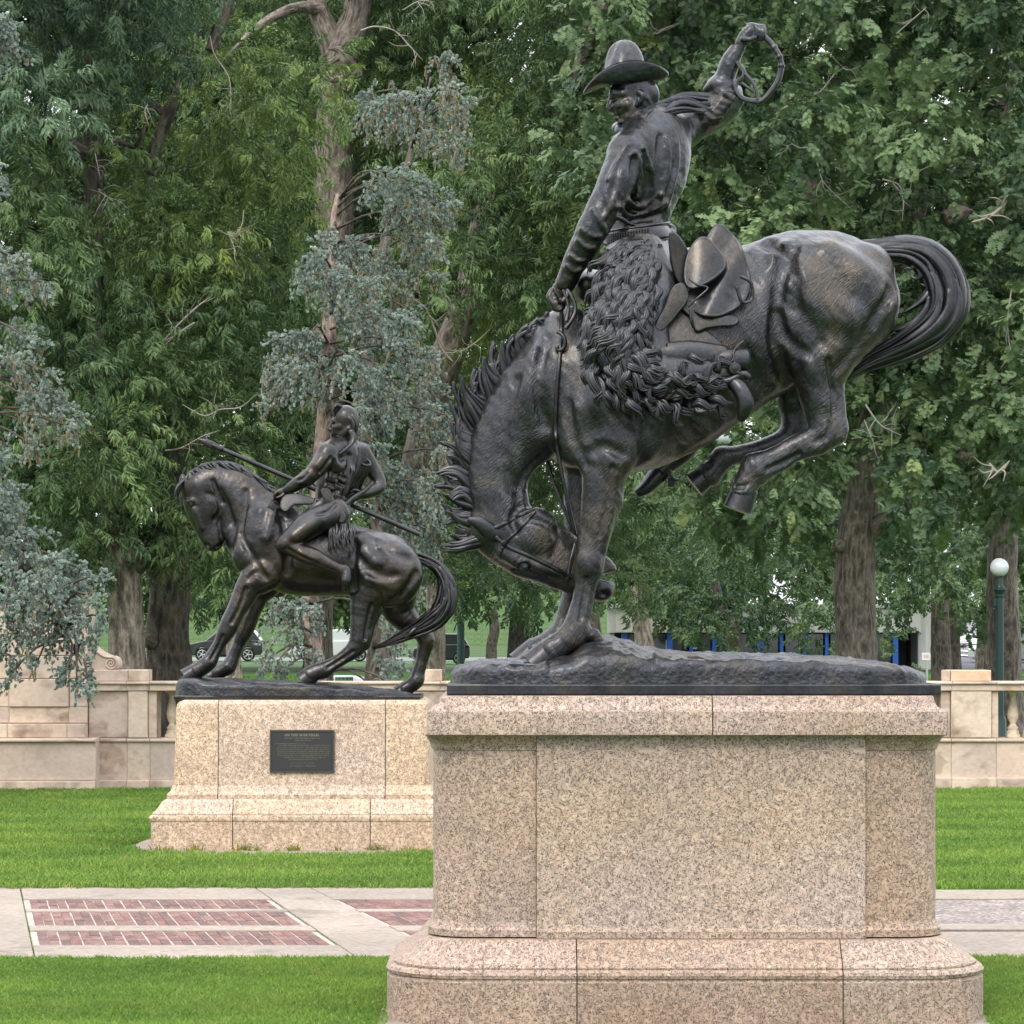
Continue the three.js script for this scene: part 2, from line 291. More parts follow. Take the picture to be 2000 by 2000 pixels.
{
  const R = rng(5), gX = (px, py) => { const Z = FOCAL * EYE / (py - HORIZON); return [(px - 1000) * Z / FOCAL, Z]; };
  // slab strips: everything between joints is its own slab; the joint lines run obliquely, as seen
  const top = 0.008, slab = (poly, name = 'slab', mat = concrete, h = top) => {
    const s = new THREE.Shape(poly.map(([x, Z]) => new THREE.Vector2(x, -Z)).map((p) => new THREE.Vector2(p.x, p.y)));
    const g = new THREE.ExtrudeGeometry(s, { depth: 0.1 + h, bevelEnabled: true, bevelSize: 0.003, bevelThickness: 0.003, bevelSegments: 1, bevelOffset: -0.003 });
    g.rotateX(Math.PI / 2); g.translate(0, h, 0);
    part(name, boxUV(g), mat, path);
  };
  const jx = (x0, x1) => [gX(x0, 1738), gX(x1, 1884)];                     // a joint across the path
  const J = [[-2600, -2900], [-560, -700], [40, 70], [500, 712], [608, 905], [1180, 1700], [1800, 2600], [3000, 4500]].map(([a, b]) => jx(a, b));
  const q = (L, Rr, f) => [lerp(L[0][0], L[1][0], f), lerp(L[0][1], L[1][1], f)];
  // brick bands are three rows; between and around them lies concrete
  const rows = [[0.805, 0.655], [0.62, 0.42], [0.355, 0.175]].map(([a, b]) => [PN + (PF - PN) * a, PN + (PF - PN) * b]);   // far and near Z
  const onJoint = (j, Z) => { const [a, b] = J[j], t = (Z - a[1]) / (b[1] - a[1]); return lerp(a[0], b[0], t); };
  const cell = 0.004;
  const quad = (x0, x1, Za, Zb, name, mat, h) => slab([[x0(Za), Za], [x1(Za), Za], [x1(Zb), Zb], [x0(Zb), Zb]], name, mat, h);
  for (let j = 0; j < J.length - 1; j++) {
    const panel = j === 2 || j === 4, L = (Z) => onJoint(j, Z) + cell, Rt = (Z) => onJoint(j + 1, Z) - cell;
    if (j >= 5) {                                                       // beyond the tall pedestal the promenade is laid differently
      quad(L, Rt, 17.95, 17.35, 'slab', concrete); quad(L, Rt, 17.34, 15.75, 'aggregate_strip', pebble, 0.0); quad(L, Rt, 15.74, 15.45, 'kerb', concrete, 0.02); quad(L, Rt, 15.44, PN, 'slab', concrete);
      continue;
    }
    if (!panel) { quad(L, Rt, PF, PN, 'slab', concrete); continue; }
    // a panel: concrete border at the sides follows the joints with a margin, bricks in between
    const mL = j === 2 ? 0.03 : 0.02, PL = (Z) => L(Z) + mL, PR = (Z) => (j === 2 ? Rt(Z) + 0.02 - 0.05 : Rt(Z));
    const bands = [[PF, rows[0][0]], [rows[0][1], rows[1][0]], [rows[1][1], rows[2][0]], [rows[2][1], PN]];
    for (const [a, b] of bands) quad(L, Rt, a - 0.002, b + 0.002, 'slab', concrete);
    for (const [a, b] of rows) {
      quad(L, Rt, a, b, 'mortar_bed', mortar, 0.001);
      const n = j === 2 ? 13 : 12, shows = j === 2 ? n : 5;
      for (let c = 0; c < shows; c++) for (let s = 0; s < 2; s++) {
        const nr = j === 2 ? 3 : 3;
        for (let r = 0; r < nr; r++) {
          const g0 = s ? 0.0012 : 0.005, g1 = s ? 0.005 : 0.0012, Zf = lerp(a, b, (r + 0.03) / nr), Zn = lerp(a, b, (r + 0.97) / nr);
          const X = (Z, f) => lerp(PL(Z), PR(Z), f), f0 = (c + s * 0.5) / n, f1 = (c + s * 0.5 + 0.5) / n, dx = (R() - 0.5) * 0.003, up = 0.004 + R() * 0.004;
          slab([[X(Zf, f0) + g0 + dx, Zf], [X(Zf, f1) - g1 + dx, Zf], [X(Zn, f1) - g1 + dx, Zn], [X(Zn, f0) + g0 + dx, Zn]], 'brick', brickCol[Math.floor(R() * 5)], up);
        }
      }
    }
  }
}
// grass blades, in tufts, on the lawns that are near enough to show them
function tuftGeo(seed, n, h, spread) {
  const R = rng(seed), pos = [], nor = [];
  for (let i = 0; i < n; i++) {
    const a = R() * 6.283, r = Math.sqrt(R()) * spread, x = Math.cos(a) * r, z = Math.sin(a) * r, H = h * (0.55 + 0.6 * R()), w = 0.0035 + 0.002 * R(), b = R() * 6.283, lean = H * (0.25 + 0.75 * R()), la = R() * 6.283;
    const bx = Math.cos(b) * w, bz = Math.sin(b) * w, mx = x + Math.cos(la) * lean * 0.35, mz = z + Math.sin(la) * lean * 0.35, tx = x + Math.cos(la) * lean, tz = z + Math.sin(la) * lean;
    const A = [x - bx, -0.004, z - bz], B = [x + bx, -0.004, z + bz], C = [mx - bx * 0.8, H * 0.62, mz - bz * 0.8], D = [mx + bx * 0.8, H * 0.62, mz + bz * 0.8], E = [tx, H, tz];
    for (const t of [A, B, D, A, D, C, C, D, E]) pos.push(...t);
  }
  const g = new THREE.BufferGeometry(); g.setAttribute('position', new THREE.Float32BufferAttribute(pos, 3)); g.computeVertexNormals(); return g;
}
const blade = phys({ color: 0xffffff, roughness: 0.7, transmission: 0.35, thickness: 0, side: THREE.DoubleSide, specularIntensity: 0.25 });
function grass(name, count, place, h, seed, blades, spread, label) {
  const R = rng(seed), m = new THREE.InstancedMesh(tuftGeo(seed + 1, blades, h, spread), blade, count), M = new THREE.Matrix4(), Q = new THREE.Quaternion(), C = new THREE.Color(), up = V(0, 1, 0);
  let n = 0;
  for (let i = 0; i < count * 3 && n < count; i++) {
    const p = place(R); if (!p) continue;
    const k = 0.8 + 0.5 * R(), y = fbm(p.x * 0.9 + 3, p.z * 0.9, 2, 4), y2 = fbm(p.x * 4, p.z * 4, 7, 2), mow = 0.06 * Math.sin(p.z * 5.2 + 0.4 * p.x);
    Q.setFromAxisAngle(up, R() * 6.283); M.compose(p, Q, V(k, k * (1 + 0.5 * y), k)); m.setMatrixAt(n, M);
    const t = clamp(0.5 + 1.3 * y + 0.7 * y2 + (R() - 0.5) * 0.5, 0, 1), v = (0.82 + 0.36 * R()) * (1 + mow), dry = R() < 0.05 ? 1 : 0;
    C.setRGB(lerp(0.12, 0.235, t) * v + dry * 0.10, lerp(0.23, 0.345, t) * v + dry * 0.04, lerp(0.042, 0.068, t) * v + dry * 0.04); m.setColorAt(n, C); n++;
  }
  m.count = n; m.name = name; tag(m, label, 'grass', null, 'stuff'); m.castShadow = m.receiveShadow = true; scene.add(m); return m;
}
const inView = (R, Z0, Z1, m = 0.15) => { const Z = Z0 + (Z1 - Z0) * R(), h = Z * 1000 / FOCAL + m; return V((R() * 2 - 1) * h, 0, -Z); };
const notPed = (p) => !(Math.abs(p.x - 0.7087) < 1.235 && p.z < -11.6 && p.z > -13.0);
grass('near_grass', 34000, (R) => { const p = inView(R, 11.0, 14.1 + 0.05 * Math.sin(R() * 40)); return notPed(p) ? p : null; }, 0.036, 11, 9, 0.035, 'bright green mown grass in front of the promenade');
const warPed = (p) => (Math.abs(p.x + 1.568) < 1.15 && p.z < -21.0 && p.z > -22.5) || (((p.x + 1.568) / 1.19) ** 2 * 0.8 + ((p.z + 21.75) / (p.z > -21.75 ? 1.12 : 0.97)) ** 2 < 1 + 0.12 * fbm(p.x * 4, p.z * 4, 1, 3));
grass('middle_grass', 60000, (R) => { const p = inView(R, 18.02 + 0.1 * R(), 29.3); return warPed(p) ? null : p; }, 0.045, 21, 9, 0.05, 'green mown grass around the smaller pedestal');
{ const R0 = rng(55), m = new THREE.InstancedMesh(tuftGeo(77, 9, 0.065, 0.03), blade, 42), M = new THREE.Matrix4(), Q = new THREE.Quaternion(), C = new THREE.Color(); for (let i = 0; i < 42; i++) { const c = [-2.52, -2.3, -1.9, -1.62, -1.25, -0.95, -0.72][Math.floor(R0() * 7)], k = 0.5 + 0.8 * R0(); m.setMatrixAt(i, M.compose(V(c + (R0() - 0.5) * 0.16, 0.01, -20.96 + (R0() - 0.6) * 0.14), Q.setFromAxisAngle(V(0, 1, 0), R0() * 6), V(k, k, k))); const y = R0(); m.setColorAt(i, C.setRGB(0.17 + 0.10 * y, 0.21 + 0.04 * y, 0.05)); } m.name = 'weeds'; tag(m, 'yellowish weeds along the foot of the smaller pedestal', 'weeds', null, 'stuff'); m.castShadow = m.receiveShadow = true; scene.add(m); }
grass('far_grass', 30000, (R) => inView(R, 30.2, 75, 0.3), 0.06, 31, 9, 0.12, 'bright green mown grass behind the balustrade');

// ---------------------------------------------------------------- granite and sandstone
function graniteTex(seed, base, dark) {
  return canvasTex(1024, 1024, (c, w) => {
    const R = rng(seed), img = c.createImageData(w, w);
    for (let j = 0; j < w; j++) for (let i = 0; i < w; i++) { const u = i / w, v = j / w, k = 1 + 0.10 * tile(u, v, 3, seed, 3) + 0.30 * tile(u, v, 60, seed + 5, 2) + (R() - 0.5) * 0.05, h = tile(u, v, 2.2, seed + 9, 3), o = (j * w + i) * 4; img.data[o] = clamp(base[0] * k * (1 + 0.03 * h), 0, 255); img.data[o + 1] = clamp(base[1] * k, 0, 255); img.data[o + 2] = clamp(base[2] * k * (1 - 0.10 * h), 0, 255); img.data[o + 3] = 255; }
    c.putImageData(img, 0, 0);
    const fleck = (n, a0, a1, t0, t1, col, al) => {
      for (let i = 0; i < n; i++) {
        const x = R() * w, y = R() * w, L = a0 + R() * (a1 - a0), th = t0 + R() * (t1 - t0), a = R() * 3.1416, bend = (R() - 0.5) * L * 0.8;
        c.globalAlpha = al * (0.5 + 0.5 * R()); const kk = 0.75 + 0.5 * R(); c.strokeStyle = `rgb(${col.map((q) => Math.round(Math.min(255, q * kk))).join(',')})`; c.lineWidth = th; c.lineCap = 'round';
        for (const ox of [0, w, -w]) for (const oy of [0, w, -w]) { const X = x + ox, Y = y + oy; if (X < -20 || X > w + 20 || Y < -20 || Y > w + 20) continue; c.beginPath(); c.moveTo(X, Y); c.quadraticCurveTo(X + Math.cos(a) * L / 2 - Math.sin(a) * bend, Y + Math.sin(a) * L / 2 + Math.cos(a) * bend, X + Math.cos(a) * L, Y + Math.sin(a) * L); c.stroke(); }
      }
      c.globalAlpha = 1;
    };
    fleck(5200, 4, 9, 3, 6, [236, 214, 188], 0.5);          // feldspar
    fleck(2600, 5, 12, 3, 5, [196, 150, 122], 0.45);
    fleck(8600, 4, 12, 2.0, 4.0, dark, 0.85);
    fleck(3400, 5, 13, 1.6, 3.2, [108, 86, 74], 0.75);
  }, { repeat: 1.15 });
}
const graniteA = [1, 2, 3].map((s) => std({ map: graniteTex(s * 7, [[204, 178, 158], [200, 174, 155], [206, 182, 162]][s - 1], [86, 72, 66]), roughness: 0.62, color: rgb(0.575, 0.572, 0.575) }));
const graniteB = [1, 2].map((s) => std({ map: graniteTex(s * 11 + 3, [[222, 198, 174], [219, 197, 176]][s - 1], [132, 112, 100]), roughness: 0.62, color: rgb(0.70, 0.685, 0.67) }));
for (const m of graniteB) m.map.repeat.set(0.8, 0.8);

// a block bounded by rounded rectangles [y, half width, half depth, corner radius], cut off at xa and xb
function ringBlock(levels, cx, cz, xa = -1e9, xb = 1e9, za = -1e9, zb = 1e9) {
  const rows = levels.map(([y, w, d, r]) => {
    const out = [], K = 9, rr = Math.max(r, 0.003);
    for (const [sx, sz, a0] of [[1, 1, 0], [-1, 1, 1], [-1, -1, 2], [1, -1, 3]]) for (let i = 0; i <= K; i++) { const a = (a0 + i / K) * Math.PI / 2; out.push([clamp(cx + sx * (w - rr) + Math.cos(a) * rr, xa, xb), y, clamp(cz + sz * (d - rr) + Math.sin(a) * rr, za, zb)]); }
    return out;
  });
  const pos = [], n = rows[0].length, tri = (a, b, c) => pos.push(...a, ...b, ...c);
  for (let i = 0; i < rows.length - 1; i++) for (let k = 0; k < n; k++) { const a = rows[i][k], b = rows[i][(k + 1) % n], c = rows[i + 1][k], d = rows[i + 1][(k + 1) % n]; tri(a, c, b); tri(b, c, d); }
  for (const [row, up] of [[rows[0], false], [rows[rows.length - 1], true]]) { const m = [(Math.max(...row.map((p) => p[0])) + Math.min(...row.map((p) => p[0]))) / 2, row[0][1], (Math.max(...row.map((p) => p[2])) + Math.min(...row.map((p) => p[2]))) / 2]; for (let k = 0; k < n; k++) up ? tri(m, row[(k + 1) % n], row[k]) : tri(m, row[k], row[(k + 1) % n]); }
  const clean = []; for (let i = 0; i < pos.length; i += 9) { const a = V(...pos.slice(i, i + 3)), b = V(...pos.slice(i + 3, i + 6)), c = V(...pos.slice(i + 6, i + 9)); if (b.sub(a).cross(c.sub(a)).length() > 1e-9) clean.push(...pos.slice(i, i + 9)); }
  const g = new THREE.BufferGeometry(); g.setAttribute('position', new THREE.Float32BufferAttribute(clean, 3));
  return boxUV(creased(g, 0.32));
}
// ---- the tall pedestal in front
const BZ = 12.3, BF = 11.82;                                             // the bronze's mid plane, the face of the body
const bx = (px) => (px - 1000) * BF / FOCAL, by = (py) => EYE - (py - HORIZON) * BF / FOCAL;
const bronco_pedestal = thing('granite_pedestal', V((1340 - 1000) * 11.88 / FOCAL, 0, -BZ), 'large speckled pink granite pedestal under the bucking horse statue', 'pedestal');
{
  const cx = bronco_pedestal.position.x, cz = -BZ, R = rng(17);
  let mi = 0; const put = (name, lv, xa, xb) => part(name, ringBlock(lv.map(([y, w, d, r]) => [y, w * (BZ - d + r) / BZ, d, r]), cx, cz, xa, xb), graniteA[mi++ % 3], bronco_pedestal);
  const g = 0.0022, W = (px) => (px - 1340) * BZ / FOCAL;                   // half widths are read at the middle
  // [y, half width, half depth, corner radius]
  const base = [[-0.05, W(1921), 0.66, 0.34], [by(1910), W(1921), 0.66, 0.34], [by(1908), W(1917), 0.655, 0.335], [by(1905), W(1916), 0.654, 0.335], [by(1902), W(1921), 0.659, 0.34], [by(1896), W(1923), 0.661, 0.34], [by(1890), W(1919), 0.657, 0.34], [by(1887), W(1911), 0.648, 0.335], [by(1885), W(1906), 0.644, 0.33]];
  const slope = [[by(1885) + 0.001, W(1908), 0.646, 0.33], [by(1881), W(1908), 0.646, 0.33], [by(1874), W(1898), 0.636, 0.32], [by(1866), W(1880), 0.616, 0.31], [by(1856), W(1868), 0.590, 0.29], [by(1846), W(1860), 0.568, 0.27], [by(1838), W(1852), 0.552, 0.25], [by(1833), W(1843), 0.535, 0.235]];
  for (const [lv, lab] of [[base, 'base_block'], [slope, 'base_moulding']]) { const js = [-1e9, bx(1125), bx(1637), 1e9]; for (let i = 0; i < 3; i++) put(lab, lv, js[i] + g, js[i + 1] - g); }
  const side = (d, o = 0) => [[by(1830), W(1840) , d + 0.016, 0.19], [by(1817), W(1840), d + 0.016, 0.19], [by(1812), W(1836), d + 0.006, 0.18], [by(1803), W(1831), d, 0.175], [by(1800), W(1830), d, 0.175], [by(1466), W(1830), d, 0.175]];
  put('corner_pier', side(0.465), -1e9, bx(1048) - g); put('corner_pier', side(0.465), bx(1690) + g, 1e9);
  const mid = [[by(1832), W(1838), 0.505, 0.05], [by(1819), W(1838), 0.505, 0.05], [by(1813), W(1830), 0.490, 0.05], [by(1804), W(1830), 0.484, 0.05], [by(1436), W(1830), 0.484, 0.05]];
  put('centre_panel', mid, bx(1048), bx(1690));
  const cove = [[by(1466) + 0.001, W(1833), 0.470, 0.18], [by(1461), W(1834), 0.472, 0.18], [by(1455), W(1836), 0.476, 0.18], [by(1446), W(1841), 0.486, 0.18], [by(1438), W(1847), 0.50, 0.16], [by(1436), W(1848), 0.505, 0.16]];
  put('cove_moulding', cove, -1e9, bx(1048) - g); put('cove_moulding', cove, bx(1690) + g, 1e9);
  const cap = [[by(1436) + 0.001, W(1846), 0.540, 0.02], [by(1434), W(1849), 0.545, 0.02], [by(1392), W(1849), 0.545, 0.02], [by(1389), W(1848), 0.544, 0.02], [by(1386), W(1838), 0.532, 0.02], [by(1380), W(1829), 0.520, 0.02], [by(1372), W(1824), 0.512, 0.02], [by(1362), W(1822), 0.508, 0.02], [by(1359), W(1820), 0.505, 0.02]];
  put('cap_stone', cap, -1e9, bx(1390) - g); put('cap_stone', cap, bx(1390) + g, 1e9);
  part('footing', boxUV(box(cx + W(755) + 0.01, cx + W(1925) - 0.02, -0.06, 0.022, cz - 0.68, cz + 0.69)), concrete, bronco_pedestal);
}
const BTOP = by(1359);
// ---- the smaller pedestal on the far lawn
const WZ = 21.75, WF = 21.12;
const wx = (px) => (px - 1000) * WF / FOCAL, wy = (py) => EYE - (py - HORIZON) * WF / FOCAL;
const war_pedestal = thing('granite_pedestal', V((589 - 1000) * 21.17 / FOCAL, 0, -WZ), 'smaller pale granite pedestal with dark plaque under the walking horse statue', 'pedestal');
{
  const cx = war_pedestal.position.x, cz = -WZ, g = 0.003, W = (px) => (px - 589) * WZ / FOCAL;
  let mi = 0; const put = (name, lv, xa, xb) => part(name, ringBlock(lv.map(([y, w, d, r]) => [y, w * (WZ - d + r) / WZ, d, r]), cx, cz, xa, xb), graniteB[mi++ % 2], war_pedestal);
  const body = [[wy(1562), W(852), 0.632, 0.05], [wy(1552), W(852), 0.632, 0.05], [wy(1546), W(846), 0.612, 0.05], [wy(1534), W(840), 0.594, 0.05], [wy(1500), W(838), 0.586, 0.05], [wy(1384), W(835), 0.58, 0.05], [wy(1376), W(833), 0.574, 0.05], [wy(1371), W(828), 0.563, 0.045], [wy(1368), W(820), 0.548, 0.04]];
  const slope = [[wy(1592), W(879), 0.70, 0.06], [wy(1588), W(879), 0.70, 0.06], [wy(1582), W(872), 0.682, 0.06], [wy(1574), W(866), 0.668, 0.06], [wy(1566), W(861), 0.655, 0.06], [wy(1561), W(853), 0.636, 0.06]];
  const base = [[-0.05, W(882), 0.70, 0.06], [wy(1604), W(882), 0.70, 0.06], [wy(1602), W(885), 0.706, 0.06], [wy(1597), W(887), 0.708, 0.06], [wy(1593), W(884), 0.705, 0.06], [wy(1591), W(878), 0.698, 0.06]];
  for (const [lv, js, lab] of [[base, [-1e9, wx(456), wx(724), 1e9], 'base_block'], [slope, [-1e9, wx(456), wx(724), 1e9], 'base_moulding'], [body, [-1e9, wx(425), wx(752), 1e9], 'body_block']]) for (let i = 0; i < 3; i++) put(lab, lv, js[i] + g, js[i + 1] - g);
  const foot = [], R = rng(71); for (let i = 0; i < 40; i++) { const a = i / 40 * 6.283; foot.push(new THREE.Vector2(cx + Math.sign(Math.cos(a)) * Math.pow(Math.abs(Math.cos(a)), 0.5) * 1.24 * (1 + 0.02 * R()), cz - Math.sin(a) * 1.14 * (1 + 0.05 * R()))); }
  const fg = new THREE.ExtrudeGeometry(new THREE.Shape(foot), { depth: 0.05, bevelEnabled: false }); fg.rotateX(Math.PI / 2); fg.translate(0, 0.025, 0);
  part('footing', boxUV(fg), concrete, war_pedestal);
}
const WTOP = wy(1368);
// ---- its plaque
{
  const zf = -WZ + 0.586, x0 = (527 - 1000) * 21.15 / FOCAL, x1 = (653 - 1000) * 21.15 / FOCAL, y1 = wy(1426), y0 = wy(1509);
  const pl = thing('bronze_plaque', V((x0 + x1) / 2, y0, zf), 'dark bronze plaque with gilt lettering on the smaller pedestal', 'plaque');
  const tex = canvasTex(1024, 680, (c, w, h) => {
    c.fillStyle = '#3a3c3d'; c.fillRect(0, 0, w, h); const R = rng(3);
    for (let i = 0; i < 9000; i++) { const k = 48 + R() * 26; c.fillStyle = `rgba(${k},${k + 2},${k + 3},0.35)`; c.fillRect(R() * w, R() * h, 2 + R() * 5, 2 + R() * 5); }
    c.textAlign = 'center'; c.fillStyle = '#9a8f74'; c.font = 'bold 58px serif'; c.fillText('ON THE WAR TRAIL', w / 2, 74, 640);
    const scrawl = (y, x0, x1, s) => { let x = x0; while (x < x1) { const n = 2 + Math.floor(R() * 8); for (let i = 0; i < n && x < x1; i++) { const hh = s * (0.55 + 0.45 * R()), ww = s * (0.3 + 0.3 * R()); c.strokeStyle = `rgba(${150 + R() * 40},${140 + R() * 30},${105 + R() * 30},${0.35 + 0.4 * R()})`; c.lineWidth = s * 0.16; c.beginPath(); c.moveTo(x, y); c.lineTo(x + ww * R(), y - hh); c.lineTo(x + ww, y - hh * R()); c.stroke(); x += ww + s * 0.12; } x += s * 0.45; } };
    scrawl(122, 205, 830, 26); scrawl(158, 400, 660, 18);
    [[215, 60, 580], [246, 130, 985], [282, 90, 960], [318, 80, 985], [352, 80, 985], [386, 90, 985], [425, 90, 960], [462, 190, 900], [496, 280, 760], [560, 330, 720], [612, 320, 740]].forEach(([y, a, b]) => scrawl(y, a, b, 20));
  });
  const plate = rbox(x0, x1, y0, y1, zf - 0.006, zf + 0.014, 0.003);
  part('plate', plate, std({ color: rgb(0.055, 0.055, 0.052), roughness: 0.5, metalness: 0.5 }), pl);
  const face = new THREE.PlaneGeometry(x1 - x0 - 0.03, y1 - y0 - 0.03); face.translate((x0 + x1) / 2, (y0 + y1) / 2, zf + 0.0165);
  part('lettering_panel', face, std({ map: tex, color: rgb(0.75, 0.75, 0.75), roughness: 0.5, metalness: 0.3 }), pl);
  const t = 0.011; for (const [a, b, c, d] of [[x0, x1, y1 - t, y1], [x0, x1, y0, y0 + t], [x0, x0 + t, y0 + t, y1 - t], [x1 - t, x1, y0 + t, y1 - t]]) part('raised_border', boxUV(box(a, b, c, d, zf + 0.0135, zf + 0.021)), std({ color: rgb(0.09, 0.085, 0.07), roughness: 0.4, metalness: 0.7 }), pl);
}

// ---------------------------------------------------------------- bronze
const patinaTex = pixelTex(1024, 1024, (u, v) => {
  const a = tile(u, v, 5, 3, 5), b = tile(u, v, 16, 8, 4), c = tile(u, v, 130, 4, 2), w = smooth(-0.10, 0.34, a + 0.5 * b), rub = smooth(0.24, 0.40, tile(u, v, 9, 21, 5));
  const k = 1 + 0.42 * b + 0.30 * c;
  return [lerp(0.365, 0.395, w) * k + rub * 0.03, lerp(0.372, 0.370, w) * k + rub * 0.018, lerp(0.392, 0.338, w) * k + rub * 0.008];
}, { srgb: true, repeat: [0.9, 0.9] });
const furTex = canvasTex(1024, 1024, (c, w) => {
  c.fillStyle = '#808080'; c.fillRect(0, 0, w, w); const R = rng(8);
  for (let i = 0; i < 16000; i++) {
    const x = R() * w, y = R() * w, a = -1.15 + 0.9 * fbm(x / 160, y / 160, 3, 2) * 2, L = 26 + R() * 44, k = Math.floor(40 + R() * 190); c.strokeStyle = `rgba(${k},${k},${k},0.6)`; c.lineWidth = 2.5 + R() * 4.5;
    for (const ox of [0, w, -w]) for (const oy of [0, w, -w]) { const X = x + ox, Y = y + oy; if (X < -80 || X > w + 80 || Y < -80 || Y > w + 80) continue; c.beginPath(); c.moveTo(X, Y); c.quadraticCurveTo(X + Math.cos(a) * L * 0.5 + 3, Y + Math.sin(a) * L * 0.5, X + Math.cos(a + 0.3) * L, Y + Math.sin(a + 0.3) * L); c.stroke(); }
  }
}, { repeat: 1.5, srgb: false });
const skinTex = pixelTex(512, 512, (u, v) => { const k = 0.5 + 0.5 * tile(u, v, 22, 4, 4); return [k, k, k]; }, { repeat: [2.5, 2.5] });
const bronze = (o) => phys({ map: patinaTex, metalness: 0.85, roughness: 0.37, clearcoat: 0.35, clearcoatRoughness: 0.25, ...o });
const hideBronze = bronze({ bumpMap: furTex, bumpScale: 0.005, color: rgb(0.35, 0.35, 0.355) });
const clothBronze = bronze({ bumpMap: skinTex, bumpScale: 0.006, color: rgb(0.26, 0.275, 0.29) });
const hairBronze = bronze({ color: rgb(0.25, 0.255, 0.26), roughness: 0.42 });
const leatherBronze = bronze({ bumpMap: skinTex, bumpScale: 0.002, color: rgb(0.27, 0.275, 0.285), roughness: 0.38 });
const earthBronze = bronze({ bumpMap: skinTex, bumpScale: 0.01, color: rgb(0.32, 0.335, 0.36), roughness: 0.45 });
const strapMat = bronze({ color: rgb(0.27, 0.27, 0.27), roughness: 0.4 });

// a statue's own frame: read at its mid plane, z in the same unit towards the viewer
const frame = (Z) => { const s = Z / FOCAL; const P = (px, py, z = 0) => at(px, py, Z - z * s); P.s = s; return P; };
// ground of cast earth: an uneven mound on a plinth. h(u, v) gives its height over the plinth
function mound(x0, x1, zc, depth, y0, h, nx = 150, nz = 50) {
  const pos = [], idx = [];
  for (let j = 0; j <= nz; j++) for (let i = 0; i <= nx; i++) { const u = i / nx, v = j / nz * 2 - 1, e = Math.pow(1 - Math.pow(Math.abs(u * 2 - 1), 7), 1), half = depth * (0.9 + 0.1 * e) * Math.pow(1 - Math.pow(Math.abs(u * 2 - 1), 10), 0.5); const x = lerp(x0, x1, u), z = zc - Math.sin(v * Math.PI / 2) * half; pos.push(x, y0 + Math.max(0.002, h(u, v, x, z) * Math.pow(1 - Math.pow(Math.abs(v), 9), 0.45)), z); }
  const row = nx + 1; for (let j = 0; j < nz; j++) for (let i = 0; i < nx; i++) { const a = j * row + i, b = a + 1, c = a + row, d = c + 1; idx.push(a, b, c, b, d, c); }
  const g = new THREE.BufferGeometry(); g.setAttribute('position', new THREE.Float32BufferAttribute(pos, 3)); g.setIndex(idx); g.computeVertexNormals(); return boxUV(g);
}
const strap = (pts, w, t, m = 10, ref) => sweep(pts, () => w, { segs: Math.max(4, pts.length * m), radial: 6, flat: t / w, ref });

// a hoof: a short flaring cone from the coronet to the sole
const hoofGeo = (top, sole, r0, r1, ref) => { const d = sole.clone().sub(top); return sweep([top.clone().addScaledVector(d, -0.12), top, top.clone().addScaledVector(d, 0.5), sole, sole.clone().addScaledVector(d, 0.02)], (t) => t < 0.2 ? r0 * (0.86 + 0.7 * t) : t > 0.985 ? r1 * 0.93 : lerp(r0, r1, clamp((t - 0.15) / 0.8, 0, 1)), { segs: 30, radial: 18, flat: 0.86, ref }); };
// a stiff sheet of leather: a smooth outline in the side view, bellied outwards, with a rolled rim
function leatherSheet(F, outline, z, th, bend, mat, name, parent) {
  const cv = new THREE.CatmullRomCurve3(outline.map(([x, y]) => V(x, y, 0)), true, 'centripetal'), pts = cv.getPoints(70).slice(0, 70), mx = outline.reduce((a, p) => a + p[0], 0) / outline.length, my = outline.reduce((a, p) => a + p[1], 0) / outline.length;
  const pos = [], K = 9, place = (e, k, zz) => { const p = pts[k % 70], x = lerp(mx, p.x, e), y = lerp(my, p.y, e); return F(x, y, z + bend(x - mx, y - my) + zz * (1 - 0.25 * e * e)); }, tri = (a, b, c) => pos.push(a.x, a.y, a.z, b.x, b.y, b.z, c.x, c.y, c.z);
  for (const sgn of [1, -1]) for (let i = 0; i < K; i++) for (let k = 0; k < 70; k++) { const e0 = i / K, e1 = (i + 1) / K, h = sgn * th / 2, A = place(e0, k, h), B = place(e0, k + 1, h), C = place(e1, k, h), D = place(e1, k + 1, h); if (sgn > 0) { tri(A, B, C); tri(B, D, C); } else { tri(A, C, B); tri(B, C, D); } }
  const flat = new THREE.BufferGeometry(); flat.setAttribute('position', new THREE.Float32BufferAttribute(pos, 3));
  const rim = sweep([...pts, pts[0]].map((p) => F(p.x, p.y, z + bend(p.x - mx, p.y - my))), () => th * 0.42 * F.s, { segs: 140, radial: 7, caps: false });
  return part(name, join([boxUV(creased(flat, 0.7)), rim]), mat, parent);
}
const warBronze = bronze({ bumpMap: skinTex, bumpScale: 0.004, color: rgb(0.28, 0.265, 0.25) }), warSkin = bronze({ bumpMap: skinTex, bumpScale: 0.002, color: rgb(0.27, 0.255, 0.24) }), warHair = bronze({ color: rgb(0.235, 0.23, 0.225), roughness: 0.42 }), warLeather = bronze({ bumpMap: skinTex, bumpScale: 0.003, color: rgb(0.28, 0.28, 0.28) }), warEarth = bronze({ bumpMap: skinTex, bumpScale: 0.012, color: rgb(0.31, 0.315, 0.33), roughness: 0.5 });

// the z (in a statue's own unit) of the nearest surface of some bodies at a place in the side view
function surfaceZ(F, Z, fields, px, py, guess = 60) { let z = guess; for (let i = 0; i < 3; i++) { const p = F(px, py, z); let best = null; for (const f of fields) { const q = f.front(p.x, p.y); if (q !== null && (best === null || q > best)) best = q; } if (best === null) return guess; z = (best + Z) / F.s; } return z; }
